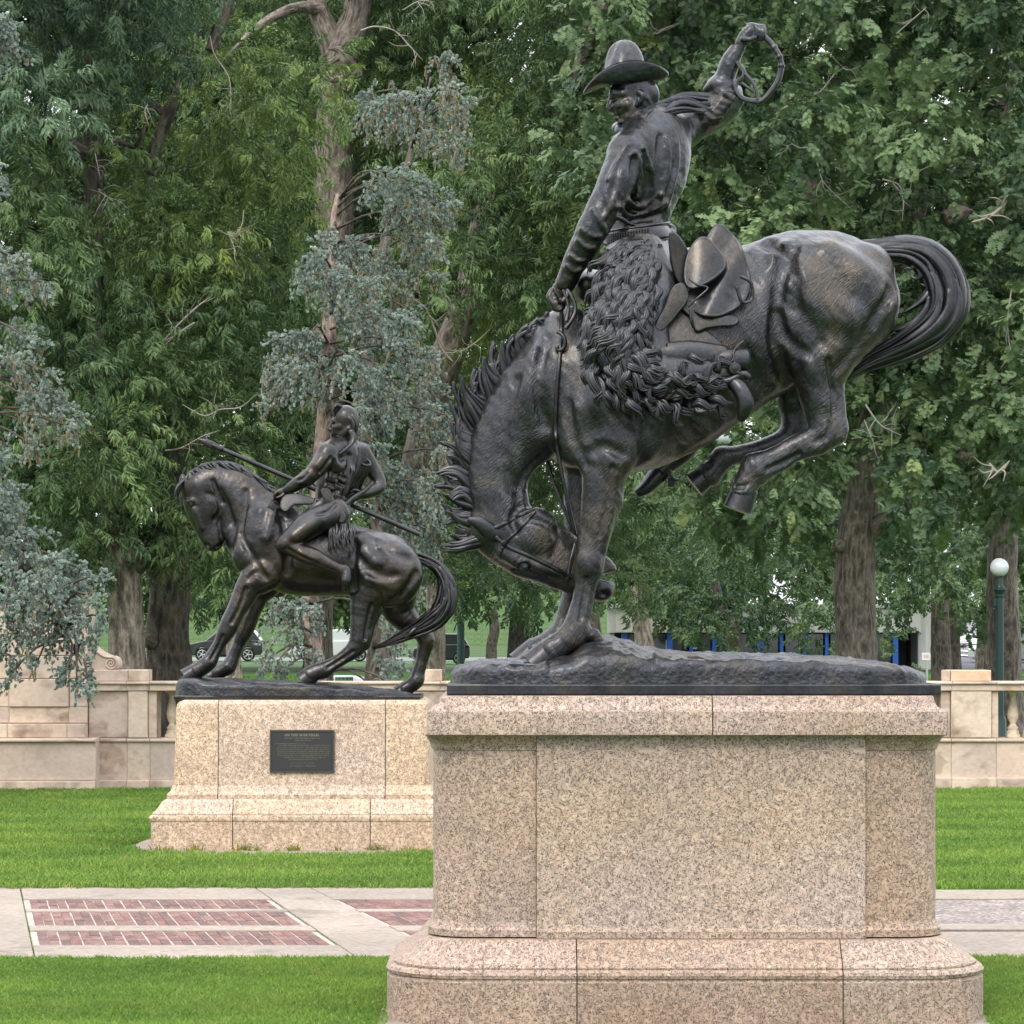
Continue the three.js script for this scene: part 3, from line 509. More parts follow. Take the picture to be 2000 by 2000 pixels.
// grooves cut into, and ridges raised from, the near side of a body
function carve(F, Z, f, list, r, depth, k = 0.02) { const js = list.map(([x, y]) => [F(x, y, surfaceZ(F, Z, [f], x, y) + r - depth), r * F.s]); f.chain(js, k, { mode: -1 }); }
function raise(F, Z, f, list, r, height, k = 0.02) { const js = list.map(([x, y]) => [F(x, y, surfaceZ(F, Z, [f], x, y) - r + height), r * F.s]); f.chain(js, k); }

// ---------------------------------------------------------------- the bucking horse and its rider
const P = frame(BZ), u = P.s;                                             // u: metres per pixel there
const bronco = thing('bronze_statue', V(P(1340, 1359).x, BTOP, -BZ), 'large dark bronze bucking horse with hatted rider on the nearer pedestal', 'statue');
{
  const J = (l) => l.map(([x, y, z, r, s = 1]) => [P(x, y, z), r * u, s]);
  // ---- horse body
  const f = new Field(P(815, 1330, -190), P(1790, 430, 200), 0.0075);
  // trunk
  f.chain(J([[1640, 578, 0, 112, 0.92], [1560, 590, 0, 132, 0.95], [1480, 626, 0, 148, 0.86], [1400, 668, 0, 156, 0.86], [1310, 726, 0, 160, 0.86], [1235, 772, 0, 150, 0.84], [1180, 795, 0, 130, 0.84]]), 0.05);
  f.egg(P(1578, 520, 0), 110 * u, 68 * u, 90 * u, 0.1, 0.06);              // croup
  // hindquarters, near and far
  for (const [z, dx, dy] of [[62, 0, 0], [-62, -6, 4]]) {
    f.egg(P(1652 + dx, 590 + dy, z), 104 * u, 104 * u, 78 * u, 0, 0.05);
    f.egg(P(1585 + dx, 570 + dy, z), 74 * u, 100 * u, 76 * u, 0.25, 0.05);
    f.egg(P(1600 + dx, 660 + dy, z * 1.06), 90 * u, 84 * u, 62 * u, 0.3, 0.05);
    f.egg(P(1554 + dx, 642 + dy, z * 1.3), 42 * u, 50 * u, 40 * u, 0.4, 0.04);   // stifle
  }
  f.egg(P(1525, 505, 88), 22 * u, 30 * u, 22 * u, 0, 0.05);                // point of the hip
  f.egg(P(1700, 520, 50), 40 * u, 40 * u, 40 * u, 0, 0.06);
  // near hind leg
  f.chain(J([[1612, 680, 74, 72, 0.8], [1598, 722, 78, 51, 0.8], [1598, 752, 80, 42, 0.78], [1601, 784, 82, 36, 0.78], [1606, 812, 82, 34, 0.78], [1612, 842, 82, 35, 0.75], [1596, 858, 82, 31, 0.75], [1562, 872, 82, 26, 0.78], [1530, 888, 82, 22, 0.8], [1500, 902, 82, 23, 0.8], [1477, 914, 82, 30, 0.8]]), 0.02);
  f.chain(J([[1636, 690, 76, 14], [1640, 770, 80, 9], [1644, 815, 82, 9], [1644, 838, 82, 14], [1638, 850, 82, 17]]), 0.022);        // tendon and point of the hock
  f.chain(J([[1540, 905, 82, 8], [1500, 925, 82, 9], [1486, 935, 82, 12]]), 0.015);
  f.chain(J([[1475, 916, 82, 29, 0.85], [1462, 936, 82, 26, 0.9], [1452, 958, 82, 27, 0.95]]), 0.015);
  // far hind leg
  f.chain(J([[1575, 690, -70, 75, 0.8], [1556, 760, -74, 44, 0.8], [1556, 800, -76, 33, 0.8], [1556, 832, -78, 31, 0.8], [1540, 856, -78, 27, 0.8], [1500, 872, -78, 19], [1460, 884, -78, 18], [1428, 891, -78, 20], [1412, 895, -78, 25, 0.85], [1398, 912, -78, 23, 0.9], [1386, 926, -78, 25, 0.95]]), 0.02);
  // neck and head
  f.chain(J([[1180, 760, 0, 130, 0.8], [1122, 752, 0, 124, 0.72], [1080, 772, 0, 108, 0.66], [1048, 800, 0, 97, 0.62], [1018, 829, 0, 87, 0.62], [996, 860, 0, 76, 0.64], [982, 892, 0, 67, 0.68], [975, 922, 0, 61, 0.74], [973, 955, 0, 58, 0.78], [976, 990, 0, 58, 0.8], [972, 1022, 0, 54, 0.84]]), 0.04);
  f.egg(P(1100, 655, 0), 50 * u, 60 * u, 40 * u, -0.6, 0.06);               // withers under the hand
  f.chain(J([[958, 1030, -4, 50, 0.84], [1003, 1048, -4, 66, 0.76], [1036, 1064, -4, 68, 0.70], [1078, 1086, -5, 60, 0.64], [1112, 1106, -6, 52, 0.66], [1142, 1124, -6, 43, 0.74], [1166, 1138, -6, 34, 0.86]]), 0.02);
  f.egg(P(1040, 1040, 34), 50 * u, 46 * u, 20 * u, 0.4, 0.03); f.egg(P(1040, 1040, -42), 50 * u, 46 * u, 20 * u, 0.4, 0.03);    // jaws
  f.chain(J([[985, 1080, 30, 14], [1020, 1098, 36, 15], [1070, 1110, 28, 13], [1100, 1120, 20, 9]]), 0.03);                     // cheek bone
  f.chain(J([[1150, 1108, -6, 26, 0.9], [1176, 1104, -6, 21, 0.95], [1190, 1112, -6, 15, 1]]), 0.012);                          // lower lip
  f.egg(P(1178, 1150, -6), 22 * u, 24 * u, 30 * u, 0, 0.02);
  f.chain(J([[1150, 1128, -6, 5, 4], [1215, 1126, -6, 11, 4]]), 0.01, { mode: -1, fine: 1 });                                   // mouth
  f.egg(P(1180, 1162, 20), 9 * u, 7 * u, 10 * u, 0, 0.01, -1);
  for (const s of [1, -1]) { f.egg(P(1024, 1106, -4 + s * 43), 15 * u, 11 * u, 10 * u, -0.3, 0.012, -1); f.egg(P(1024, 1106, -4 + s * 38), 11 * u, 9 * u, 9 * u, -0.3, 0.004); f.chain(J([[1004, 1100, -4 + s * 41, 5], [1024, 1092, -4 + s * 44, 6], [1044, 1104, -4 + s * 40, 4]]), 0.012); }
  // shoulders and forelegs
  for (const [z, dx] of [[66, 0], [-66, -14]]) {
    f.egg(P(1190 + dx, 800, z), 70 * u, 105 * u, 52 * u, 0.15, 0.05);
    f.egg(P(1230 + dx, 870, z), 62 * u, 46 * u, 44 * u, 0.5, 0.045);
    f.egg(P(1126 + dx, 856, z * 0.75), 44 * u, 58 * u, 44 * u, -0.1, 0.04);
  }
  f.chain(J([[1196, 868, 76, 58, 0.8], [1182, 912, 78, 44, 0.85], [1178, 945, 78, 41, 0.85], [1176, 975, 78, 40, 0.85], [1168, 1013, 78, 35, 0.88], [1158, 1056, 78, 31, 0.9], [1152, 1092, 78, 30, 0.92], [1150, 1112, 78, 29, 0.95], [1145, 1140, 78, 21], [1138, 1172, 78, 20], [1131, 1202, 78, 22], [1124, 1230, 78, 26, 0.95], [1116, 1246, 78, 27, 0.95]]), 0.02);
  f.chain(J([[1198, 950, 96, 10], [1185, 1030, 96, 7], [1176, 1070, 92, 6]]), 0.02); f.chain(J([[1158, 1140, 78, 8], [1146, 1200, 78, 8]]), 0.012);
  f.egg(P(1148, 1096, 100), 20 * u, 22 * u, 10 * u, 0, 0.02);
  f.chain(J([[1118, 1244, 78, 27, 0.95], [1096, 1258, 78, 25], [1076, 1272, 78, 28]]), 0.015);
  f.chain(J([[1160, 1240, 74, 12], [1176, 1262, 70, 10], [1196, 1282, 66, 8]]), 0.03);                                          // feather behind the fetlock, running into the earth
  f.chain(J([[1150, 868, -70, 55, 0.8], [1136, 930, -74, 36, 0.85], [1130, 985, -74, 30, 0.9], [1130, 1050, -74, 27, 0.9], [1128, 1096, -74, 27], [1122, 1130, -74, 20], [1112, 1172, -74, 17], [1103, 1206, -74, 18], [1092, 1236, -74, 23], [1064, 1256, -74, 21], [1044, 1270, -74, 24]]), 0.02);
  // creases and raised muscle on the near side
  const cut = (l, r = 9, d = 8, k = 0.022) => carve(P, BZ, f, l, r, d, k), up = (l, r = 12, h = 6, k = 0.035) => raise(P, BZ, f, l, r, h, k);
  up([[1560, 560], [1600, 600], [1650, 620]], 30, 7, 0.06); up([[1600, 690], [1592, 730], [1598, 780]], 20, 4, 0.05); up([[1180, 790], [1210, 850], [1206, 900]], 26, 6, 0.06); up([[1020, 770], [1000, 830], [990, 900]], 22, 5, 0.06); up([[1060, 700], [1040, 780], [1050, 840]], 24, 6, 0.06);
  up([[1196, 930], [1186, 990], [1174, 1040]], 10, 5, 0.03); up([[1130, 800], [1128, 850], [1142, 890]], 22, 7, 0.05); up([[1620, 500], [1680, 540], [1720, 590]], 26, 5, 0.06);
  cut([[1546, 486], [1526, 530], [1517, 600], [1513, 650], [1520, 700], [1538, 748]], 13, 13, 0.035); cut([[1516, 615], [1540, 668], [1578, 690], [1604, 668]], 9, 6, 0.03); cut([[1742, 566], [1706, 630], [1668, 684], [1636, 724]], 10, 7, 0.035); cut([[1618, 705], [1626, 760], [1630, 812]], 7, 8, 0.018); cut([[1498, 474], [1530, 500], [1550, 545], [1552, 600]], 10, 6, 0.04);
  cut([[1252, 762], [1266, 820], [1262, 874], [1242, 930]], 11, 9, 0.035); cut([[1150, 884], [1180, 872], [1214, 888]], 8, 6, 0.03); cut([[1196, 916], [1188, 980], [1172, 1046]], 6, 6, 0.018); cut([[1108, 790], [1118, 850], [1140, 905]], 9, 8, 0.03); cut([[1088, 878], [1052, 898], [1022, 934], [1010, 984]], 7, 6, 0.025); cut([[1006, 740], [986, 820], [990, 900], [1000, 950]], 9, 5, 0.035); cut([[1068, 660], [1050, 740], [1062, 830]], 9, 5, 0.04);
  cut([[1012, 992], [1000, 1016], [1010, 1038]], 7, 7, 0.02); cut([[1030, 1012], [1072, 1026], [1092, 1056], [1082, 1084]], 6, 3, 0.02); cut([[1008, 1116], [1050, 1122], [1092, 1132]], 5, 4, 0.018); cut([[1560, 888], [1524, 906], [1500, 916]], 6, 6, 0.014); cut([[1146, 1130], [1138, 1180], [1132, 1212]], 5, 6, 0.012);
  for (let i = 0; i < 6; i++) cut([[1290 + i * 34, 790 - i * 20], [1306 + i * 34, 850 - i * 22], [1330 + i * 34, 880 - i * 24]], 10, 2.5, 0.04);      // ribs
  cut([[1460, 946], [1448, 952], [1436, 950]], 4, 4, 0.008); cut([[1622, 828], [1616, 852], [1594, 862]], 6, 5, 0.02);
  f.roughen((x, y, z) => 0.007 * fbm(x * 6, y * 6, z * 6, 3) + 0.005 * fbm(x * 30 + y * 22, y * 9 - x * 7, z * 16, 2));
  const horse = part('horse_body', f.mesh(), hideBronze, bronco);
  part('hoof', hoofGeo(P(1456, 954, 82), P(1440, 996, 82), 24 * u, 30 * u), hairBronze, horse); part('hoof', hoofGeo(P(1388, 922, -78), P(1356, 948, -78), 22 * u, 26 * u), hairBronze, horse);
  part('hoof', hoofGeo(P(1082, 1268, 78), P(1044, 1304, 78), 27 * u, 37 * u), hairBronze, horse); part('hoof', hoofGeo(P(1050, 1264, -74), P(1016, 1298, -74), 23 * u, 32 * u), hairBronze, horse);
  // ---- ears, eyes
  const ear = (z, dz) => sweep([P(985, 1052, z), P(962, 1040, z + dz * 0.5), P(936, 1022, z + dz), P(914, 1014, z + dz * 1.2)], (t, a) => (4 + 13 * Math.sin(Math.pow(t, 0.8) * Math.PI * 0.93 + 0.16)) * u * (1 - 0.3 * Math.max(0, Math.cos(a + 1.2))), { segs: 12, radial: 12, flat: 0.55 });
  part('ear', ear(34, 12), hairBronze, horse); part('ear', ear(-42, -12), hairBronze, horse);
  // ---- mane: locks standing off the crest
  {
    const crest = [[1088, 618], [1062, 640], [1036, 663], [1016, 688], [999, 714], [984, 737], [971, 759], [955, 780], [942, 799], [932, 824], [925, 850], [920, 875], [916, 899], [913, 922], [914, 945], [916, 968], [920, 988], [928, 1012], [938, 1032], [952, 1056]];
    const tips = [[1072, 606], [1050, 620], [1026, 628], [996, 650], [978, 658], [960, 666], [938, 697], [914, 720], [888, 728], [880, 760], [876, 800], [868, 834], [860, 870], [862, 905], [834, 926], [858, 958], [868, 980], [856, 1006], [868, 1040], [866, 1070]];
    const R = rng(31), list = [], cv = new THREE.CatmullRomCurve3(crest.map(([x, y]) => V(x, y, 0))), tv = new THREE.CatmullRomCurve3(tips.map(([x, y]) => V(x, y, 0)));
    const clumps = 40;
    for (let i = 0; i < clumps; i++) {
      const t = clamp((i + 0.5 + (R() - 0.5) * 0.6) / clumps, 0, 1), b = tv.getPoint(t), k = i % 2 ? 0.62 + 0.25 * R() : 0.88 + 0.2 * R(), z0 = (R() - 0.5) * 34, curl = (6 + 12 * R()) * (R() < 0.75 ? 1 : -1), m = 6 + Math.floor(R() * 3);
      for (let q = 0; q < m; q++) {
        const e = (q + 0.5) / m - 0.5, a = cv.getPoint(clamp(t + e * 0.085 + 0.012, 0, 1)), dx = b.x - a.x, dy = b.y - a.y, n = Math.hypot(dx, dy) || 1, nx = -dy / n, ny = dx / n, sp = e * 13, kk = k * (1 - 0.28 * Math.abs(e) - 0.1 * R()), zz = z0 + e * 10 + (R() - 0.5) * 10;
        const pt = (f, side, w) => P(a.x + dx * f * kk + nx * (side + sp * w), a.y + dy * f * kk + ny * (side + sp * w), zz * (0.7 + 0.5 * f));
        list.push(lock([pt(-0.3, 0, 0), pt(0.15, -curl * 0.3, 0.2), pt(0.5, -curl * 0.55, 0.3), pt(0.8, -curl * 0.2, 0.35), pt(1.02, curl * 0.5, 0.3)], (6.4 + 2.6 * R()) * u, { segs: 12, radial: 8, phase: R() * 6, flat: 0.75, depth: 0.22, blunt: 0.34, swell: 0.2 }));
      }
    }
    for (let i = 0; i < 16; i++) { const z = (R() - 0.5) * 50, e = R(); list.push(lock([P(948 + 14 * R(), 1040 + 16 * e, z), P(925, 1052 + 12 * e, z), P(900 - 10 * R(), 1060 + 16 * e, z * 1.2), P(876 - 12 * R(), 1058 + 20 * e, z * 1.2)], (8 + 4 * R()) * u, { phase: R() * 6 })); }
    part('mane', join(list), hairBronze, horse);
  }
  // ---- tail
  {
    const R = rng(41), list = [], mid = [[1668, 486, 8], [1712, 490, 15], [1750, 486, 20], [1795, 494, 30], [1828, 520, 40], [1846, 560, 46], [1846, 604, 46], [1822, 640, 42], [1782, 668, 34], [1730, 694, 26], [1690, 712, 18], [1652, 740, 8]];
    const core = new THREE.CatmullRomCurve3(mid.map(([x, y]) => P(x, y, 0)), false, 'centripetal'), wid = (t) => { const q = t * (mid.length - 1), i = Math.min(mid.length - 2, Math.floor(q)); return lerp(mid[i][2], mid[i + 1][2], q - i) * u; };
    const N = V(), T = V();
    for (let i = 0; i < 120; i++) {
      const t0 = R() < 0.45 ? R() * 0.12 : R() * 0.55, t1 = Math.min(1, t0 + 0.3 + 0.65 * R()), o = (R() * 2 - 1), z = (R() * 2 - 1) * Math.sqrt(1 - o * o), pts = [], w0 = (R() - 0.5) * 0.25;
      for (let k = 0; k <= 8; k++) { const t = lerp(t0, t1, k / 8), c = core.getPointAt(t); core.getTangentAt(t, T); N.set(-T.y, T.x, 0).normalize(); const q = wid(t), oo = clamp(o + w0 * Math.sin(k * 0.9 + i), -1, 1); pts.push(c.addScaledVector(N, oo * q * 0.86).add(V(0, 0, z * q * 0.7))); }
      list.push(lock(pts, (6.5 + 5 * R()) * u, { segs: 26, radial: 9, phase: R() * 6, flat: 0.8, grooves: 3, depth: 0.3, swell: 0.3 }));
    }
    // short curls inside the arch
    for (const [x, y] of [[1742, 500], [1762, 508], [1776, 522], [1788, 542], [1806, 556]]) list.push(lock([P(x + 10, y - 26, 6), P(x + 12, y - 8, 10), P(x + 2, y + 2, 8), P(x - 9, y - 2, 4)], 10 * u, { phase: x }));
    list.push(lock([P(1826, 556, 8), P(1806, 582, 10), P(1780, 602, 8), P(1748, 618, 4)], 9 * u, {}), lock([P(1800, 628, 6), P(1770, 640, 8), P(1742, 646, 6), P(1732, 656, 2)], 8 * u, {}), lock([P(1720, 700, 6), P(1690, 708, 6), P(1662, 714, 6), P(1648, 716, 2)], 7 * u, {}));
    list.push(sweep(mid.map(([x, y]) => P(x, y, 0)), (t) => wid(clamp(t, 0, 1)) * 0.78, { segs: 40, radial: 12, flat: 0.7 }));
    part('tail', join(list), hairBronze, horse);
  }
  // ---- bridle and reins
  const lay = (l, off = 2, fields = [f]) => l.map(([x, y, z]) => P(x, y, z ?? surfaceZ(P, BZ, fields, x, y) + off)), dense = (l, m = 5) => { const c = new THREE.CatmullRomCurve3(l.map(([x, y]) => V(x, y, 0)), false, 'centripetal'); return c.getPoints((l.length - 1) * m).map((q) => [q.x, q.y]); };
  part('bridle', join([
    strap(lay(dense([[968, 1048], [990, 1066], [1030, 1084], [1076, 1106], [1116, 1128]])), 4.4 * u, 2.6 * u, 2), strap(lay(dense([[984, 1060], [1000, 1046], [1024, 1022], [1046, 998]])), 3.6 * u, 2.4 * u, 2),
    strap(lay(dense([[964, 1032], [990, 1020], [1020, 1004], [1044, 994]])), 4.4 * u, 2.4 * u, 2), strap(lay(dense([[984, 1064], [976, 1080], [966, 1094]])), 4 * u, 2.4 * u, 2),
    strap(lay(dense([[1124, 1060], [1114, 1098], [1108, 1136]])), 3.8 * u, 2.4 * u, 2),
    sweep([P(983, 1060, 62), P(985, 1062, 67)], () => 7 * u, { segs: 2, radial: 12 })]), strapMat, horse);
  // ---- rider
  const g = new Field(P(1040, 990, -215), P(1530, 25, 235), 0.0062);
  const back = V(0.62, 0, 0.78).normalize(), side = V(-0.62, 0, 0.72).normalize();      // the way the back faces
  const K = (l, k = 0.02, o) => g.chain(J(l), k, o);
  K([[1246, 500, 4, 66, 0.86], [1246, 462, 0, 62, 0.82], [1250, 425, -2, 58, 0.78], [1258, 390, -4, 66, 0.74], [1268, 345, -6, 76, 0.70], [1276, 302, -8, 80, 0.66], [1280, 268, -10, 66, 0.66], [1268, 244, -12, 40, 0.8]], 0.03, { u: back });
  K([[1222, 296, 62, 36], [1250, 282, 30, 44, 0.9], [1300, 262, -46, 44, 0.9], [1334, 254, -84, 36]], 0.04);
  K([[1236, 330, 52, 30], [1240, 372, 46, 26]], 0.05); K([[1316, 300, -40, 30], [1308, 350, -34, 26]], 0.05);
  g.egg(P(1262, 318, 44), 34 * u, 46 * u, 18 * u, 0.2, 0.04); g.egg(P(1308, 300, -14), 24 * u, 44 * u, 18 * u, -0.2, 0.04);
  K([[1252, 250, -10, 34, 0.95], [1244, 226, -8, 31], [1240, 208, -6, 30]], 0.03);        // neck
  // near arm, down to the reins
  K([[1224, 300, 70, 36, 0.92], [1206, 350, 86, 36, 0.92], [1182, 402, 96, 33, 0.92], [1158, 446, 100, 31, 0.92], [1138, 486, 86, 27, 0.92], [1116, 526, 66, 22, 0.9], [1103, 552, 54, 16.5, 0.9]], 0.02);
  K([[1112, 540, 62, 19], [1106, 552, 56, 20]], 0.01);                                      // cuff
  // far arm, thrown back and up
  K([[1332, 254, -86, 36, 0.95], [1358, 240, -96, 36, 0.95], [1388, 222, -104, 36, 0.95], [1412, 202, -106, 36, 0.95], [1413, 184, -104, 33, 0.95], [1402, 170, -102, 24]], 0.02);
  K([[1412, 196, -104, 27], [1414, 160, -100, 22], [1424, 128, -94, 19.5], [1438, 98, -90, 15], [1448, 82, -88, 12.5]], 0.016);
  for (let i = 0; i < 5; i++) K([[1376 + i * 10, 238 - i * 13, -66, 4.5], [1400 + i * 8, 240 - i * 14, -74, 5], [1424 + i * 5, 214 - i * 10, -100, 4]], 0.028);
  K([[1380, 176, -100, 7], [1400, 162, -86, 8], [1430, 176, -86, 8], [1444, 196, -100, 9]], 0.02);   // rolled sleeve edge
  // shirt folds
  // thighs and lower legs as they fill the chaps
  K([[1244, 506, 40, 60, 0.9], [1232, 560, 96, 58, 0.9], [1216, 620, 132, 54, 0.9], [1206, 676, 150, 48, 0.9], [1226, 722, 152, 47, 0.9], [1290, 734, 150, 44, 0.85], [1360, 734, 146, 36, 0.85], [1410, 728, 142, 26, 0.9]], 0.03);
  K([[1244, 506, -40, 58, 0.9], [1226, 600, -120, 54], [1210, 690, -150, 46], [1258, 790, -156, 38], [1310, 872, -158, 30], [1316, 880, -158, 28]], 0.03);
  { const fold = (l, r = 6, h = 6, k = 0.014) => raise(P, BZ, g, l, r, h, k), cutg = (l, r = 6, d = 5, k = 0.016) => carve(P, BZ, g, l, r, d, k);
    fold([[1240, 300], [1252, 340], [1246, 384]]); fold([[1256, 290], [1272, 334], [1278, 378]]); fold([[1236, 306], [1262, 322], [1290, 352]], 5, 5); fold([[1300, 270], [1306, 310], [1300, 350], [1286, 396]]); fold([[1322, 280], [1322, 320], [1314, 360], [1300, 404]], 6, 6); fold([[1206, 404], [1236, 424], [1272, 414], [1298, 396]], 6, 7); fold([[1206, 424], [1240, 438], [1280, 428]], 5, 6); fold([[1220, 384], [1250, 404], [1290, 380]], 5, 4);
    cutg([[1240, 312], [1236, 352], [1224, 392]], 9, 9, 0.02); cutg([[1292, 270], [1290, 320], [1282, 380], [1276, 424]], 8, 6, 0.03); cutg([[1262, 300], [1264, 350], [1262, 390]], 6, 4); cutg([[1214, 412], [1244, 430], [1290, 418]], 5, 4);
    for (const l of [[[1196, 344], [1184, 380], [1190, 404]], [[1216, 330], [1200, 390], [1180, 424]], [[1158, 410], [1176, 440], [1182, 456]], [[1136, 448], [1158, 462], [1172, 462]], [[1128, 470], [1150, 484], [1160, 484]], [[1114, 500], [1132, 510], [1144, 508]], [[1106, 520], [1122, 530], [1134, 526]], [[1224, 284], [1204, 318], [1188, 350]]]) fold(l, 4.5, 4.5, 0.014);
    for (let i = 0; i < 5; i++) fold([[1372 + i * 11, 222 - i * 10], [1390 + i * 10, 232 - i * 10], [1408 + i * 8, 230 - i * 11]], 4, 5, 0.012);
  }
  g.roughen((x, y, z) => 0.004 * fbm(x * 12, y * 12, z * 12, 3) + 0.004 * fbm(x * 26 + y * 9, y * 8, z * 18, 2));
  const rider = part('rider', g.mesh(), clothBronze, bronco);
  // head: a grid of its own
  {
    const h = new Field(P(1165, 262, -70), P(1300, 118, 66), 0.0036), H = (l, k = 0.008, o) => h.chain(J(l), k, o);
    h.egg(P(1238, 172, -6), 41 * u, 44 * u, 34 * u, 0.2, 0.01);
    H([[1216, 190, -4, 25, 0.95], [1216, 212, -2, 21, 0.95], [1222, 228, -2, 15, 1]], 0.02); H([[1252, 204, 18, 12], [1232, 228, 14, 10], [1222, 234, 4, 9]], 0.02); H([[1252, 204, -26, 12], [1232, 228, -18, 10], [1222, 234, -6, 9]], 0.02);
    H([[1198, 178, -2, 8, 2.2], [1197, 183, -2, 7, 2.2]], 0.012); H([[1197, 186, 0, 5], [1190, 208, 0, 6], [1193, 213, 0, 7, 1.3]], 0.01);            // brow, nose
    H([[1201, 225, 0, 5, 1.6], [1203, 221, 0, 4, 1.6]], 0.008); H([[1204, 231, 0, 4.5, 1.6]].concat([[1206, 230, 0, 4.5, 1.6]]), 0.006); H([[1196, 227.5, 0, 1.6, 7], [1207, 227.5, 0, 1.6, 7]], 0.003, { mode: -1, fine: 1 });
    H([[1214, 237, 0, 9, 1.1], [1212, 234, 0, 7, 1.1]], 0.012);
    for (const s of [1, -1]) { h.egg(P(1199, 194, s * 13), 5 * u, 4 * u, 7 * u, 0, 0.016, -1); H([[1206, 207, s * 10, 7], [1226, 204, s * 20, 9]], 0.03); H([[1200, 183, s * 8, 6], [1216, 182, s * 22, 6]], 0.02); }
    H([[1197, 214, 12, 2], [1206, 222, 14, 2], [1210, 232, 10, 2]], 0.01, { mode: -1 }); { const R2 = rng(77); for (let i = 0; i < 9; i++) { const a = 178 + i * 3; H([[1252 + i, a, 30 - i * 2, 4], [1262 + i * 0.6, a + 14, 26 - i * 4, 4]], 0.008); } }
    H([[1210, 214, 20, 3], [1216, 232, 16, 3]], 0.012, { mode: -1 });
    H([[1248, 180, 34, 6], [1254, 186, 36, 8], [1250, 198, 34, 7], [1244, 205, 32, 4]], 0.006); h.egg(P(1248, 190, 42), 4 * u, 6 * u, 5 * u, 0, 0.004, -1);   // ear
    H([[1250, 196, -6, 32], [1250, 230, -10, 31]], 0.02);
    h.egg(P(1262, 184, -6), 26 * u, 30 * u, 30 * u, 0.2, 0.006);
    part('head', h.mesh(), clothBronze, rider);
  }
  // hat: a tall crown and a wide brim turned up at the sides
  {
    const cx = 1222, cy = 158, prof = [[44, 0], [43.5, 8], [43, 18], [41.5, 30], [38.5, 42], [34, 53], [28, 63], [20.5, 71], [12, 76], [5, 78], [0, 78]], rows = [], pos = [], idx = [], n = 40;
    const tilt = 0.09, Q = (x, y, z) => { const X = x * Math.cos(tilt) - y * Math.sin(tilt), Y = x * Math.sin(tilt) + y * Math.cos(tilt); return P(cx + X, cy - Y, z - 6); };
    const ring2 = (fn, m, closeTop) => { const pts = []; for (let i = 0; i < m; i++) for (let k = 0; k <= n; k++) pts.push(fn(i, k / n * Math.PI * 2)); return pts; };
    const grid = (pts, m) => { const g2 = new THREE.BufferGeometry(), id2 = [], row = n + 1; for (let i = 0; i < m - 1; i++) for (let k = 0; k < n; k++) { const a = i * row + k, b = a + 1, c = a + row, d = c + 1; id2.push(a, b, c, b, d, c); } g2.setAttribute('position', new THREE.Float32BufferAttribute(pts.flatMap((p) => [p.x, p.y, p.z]), 3)); g2.setIndex(id2); g2.computeVertexNormals(); return boxUV(g2); };
    const crown = ring2((i, a) => { const [r, y] = prof[i], dent = 1 - 0.17 * smooth(16, 58, y) * Math.pow(0.5 + 0.5 * Math.cos(4 * a + 2.2), 1.6) - 0.05 * Math.sin(2 * a + y * 0.05); return Q(Math.cos(a) * r * dent + y * 0.03, y + 2 + (y < 12 ? 1.5 * Math.cos(2 * a) : 0), Math.sin(a) * r * 0.86 * dent); }, prof.length);
    const hat = part('hat', grid(crown, prof.length), clothBronze, rider);
    const bp = []; for (let i = 0; i <= 10; i++) bp.push([40 + 45 * i / 10, 2.2]); for (let i = 10; i >= 0; i--) bp.push([40 + 45 * i / 10, -2.4]);
    const brim = ring2((i, a) => { const [r, o] = bp[i], e = (r - 40) / 45, s = Math.abs(Math.sin(a)), c = Math.cos(a); const lift = 42 * e * e * s * s - 15 * Math.max(0, -c) ** 1.5 * e + (c > 0 ? -6 * e * c + 15 * c * e * e * e : 0) + 3 * e * Math.sin(3 * a); return Q(c * r * (c < 0 ? 1.0 : 1.0), -3 + lift + o, Math.sin(a) * r * 0.86 * (1 - 0.18 * e)); }, bp.length);
    part('brim', grid(brim, bp.length), clothBronze, hat);
    part('hat_band', sweep(Array.from({ length: 25 }, (_, k) => { const a = k / 24 * Math.PI * 2; return Q(Math.cos(a) * 44.6, 5, Math.sin(a) * 44.6 * 0.86); }), () => 4.5 * u, { segs: 60, radial: 6, flat: 1 }), leatherBronze, hat);
  }
  // neckerchief, its tails flying behind
  {
    const R = rng(51), list = [];
    for (let i = 0; i < 9; i++) { const e = i / 8; list.push(lock([P(1214 + 10 * e, 258 - 8 * e, 34 - 60 * e), P(1240, 250 - 12 * e, 42 - 40 * e), P(1282, 226 - 18 * e + 6 * Math.sin(i), 22 - 34 * e), P(1330, 212 - 22 * e + 8 * Math.sin(i * 2), -8 - 30 * e), P(1372 + 16 * R(), 218 - 26 * e + 6 * Math.sin(i * 3), -30 - 20 * e)], (9 + 4 * R()) * u, { segs: 16, radial: 9, blunt: 0.5, phase: i, flat: 0.8 })); }
    list.push(sweep([P(1206, 252, 20), P(1222, 258, 40), P(1250, 246, 44), P(1272, 226, 24), P(1278, 212, -10)], (t) => (9 + 3 * Math.sin(t * 9)) * u, { segs: 20, radial: 8 }), sweep([P(1206, 252, 20), P(1204, 248, -10), P(1220, 240, -40), P(1250, 226, -44), P(1276, 212, -20)], () => 9 * u, { segs: 20, radial: 8 }));
    part('neckerchief', join(list), clothBronze, rider);
  }
  // hands: palm, four fingers and a thumb each
  function hand(name, palm, fingers, thumb, lo, hi) { const h = new Field(lo, hi, 0.003); for (const p of palm) h.chain(J(p), 0.008); for (const q of fingers) h.chain(J(q), 0.0035); h.chain(J(thumb), 0.006); part(name, h.mesh(), clothBronze, rider); }
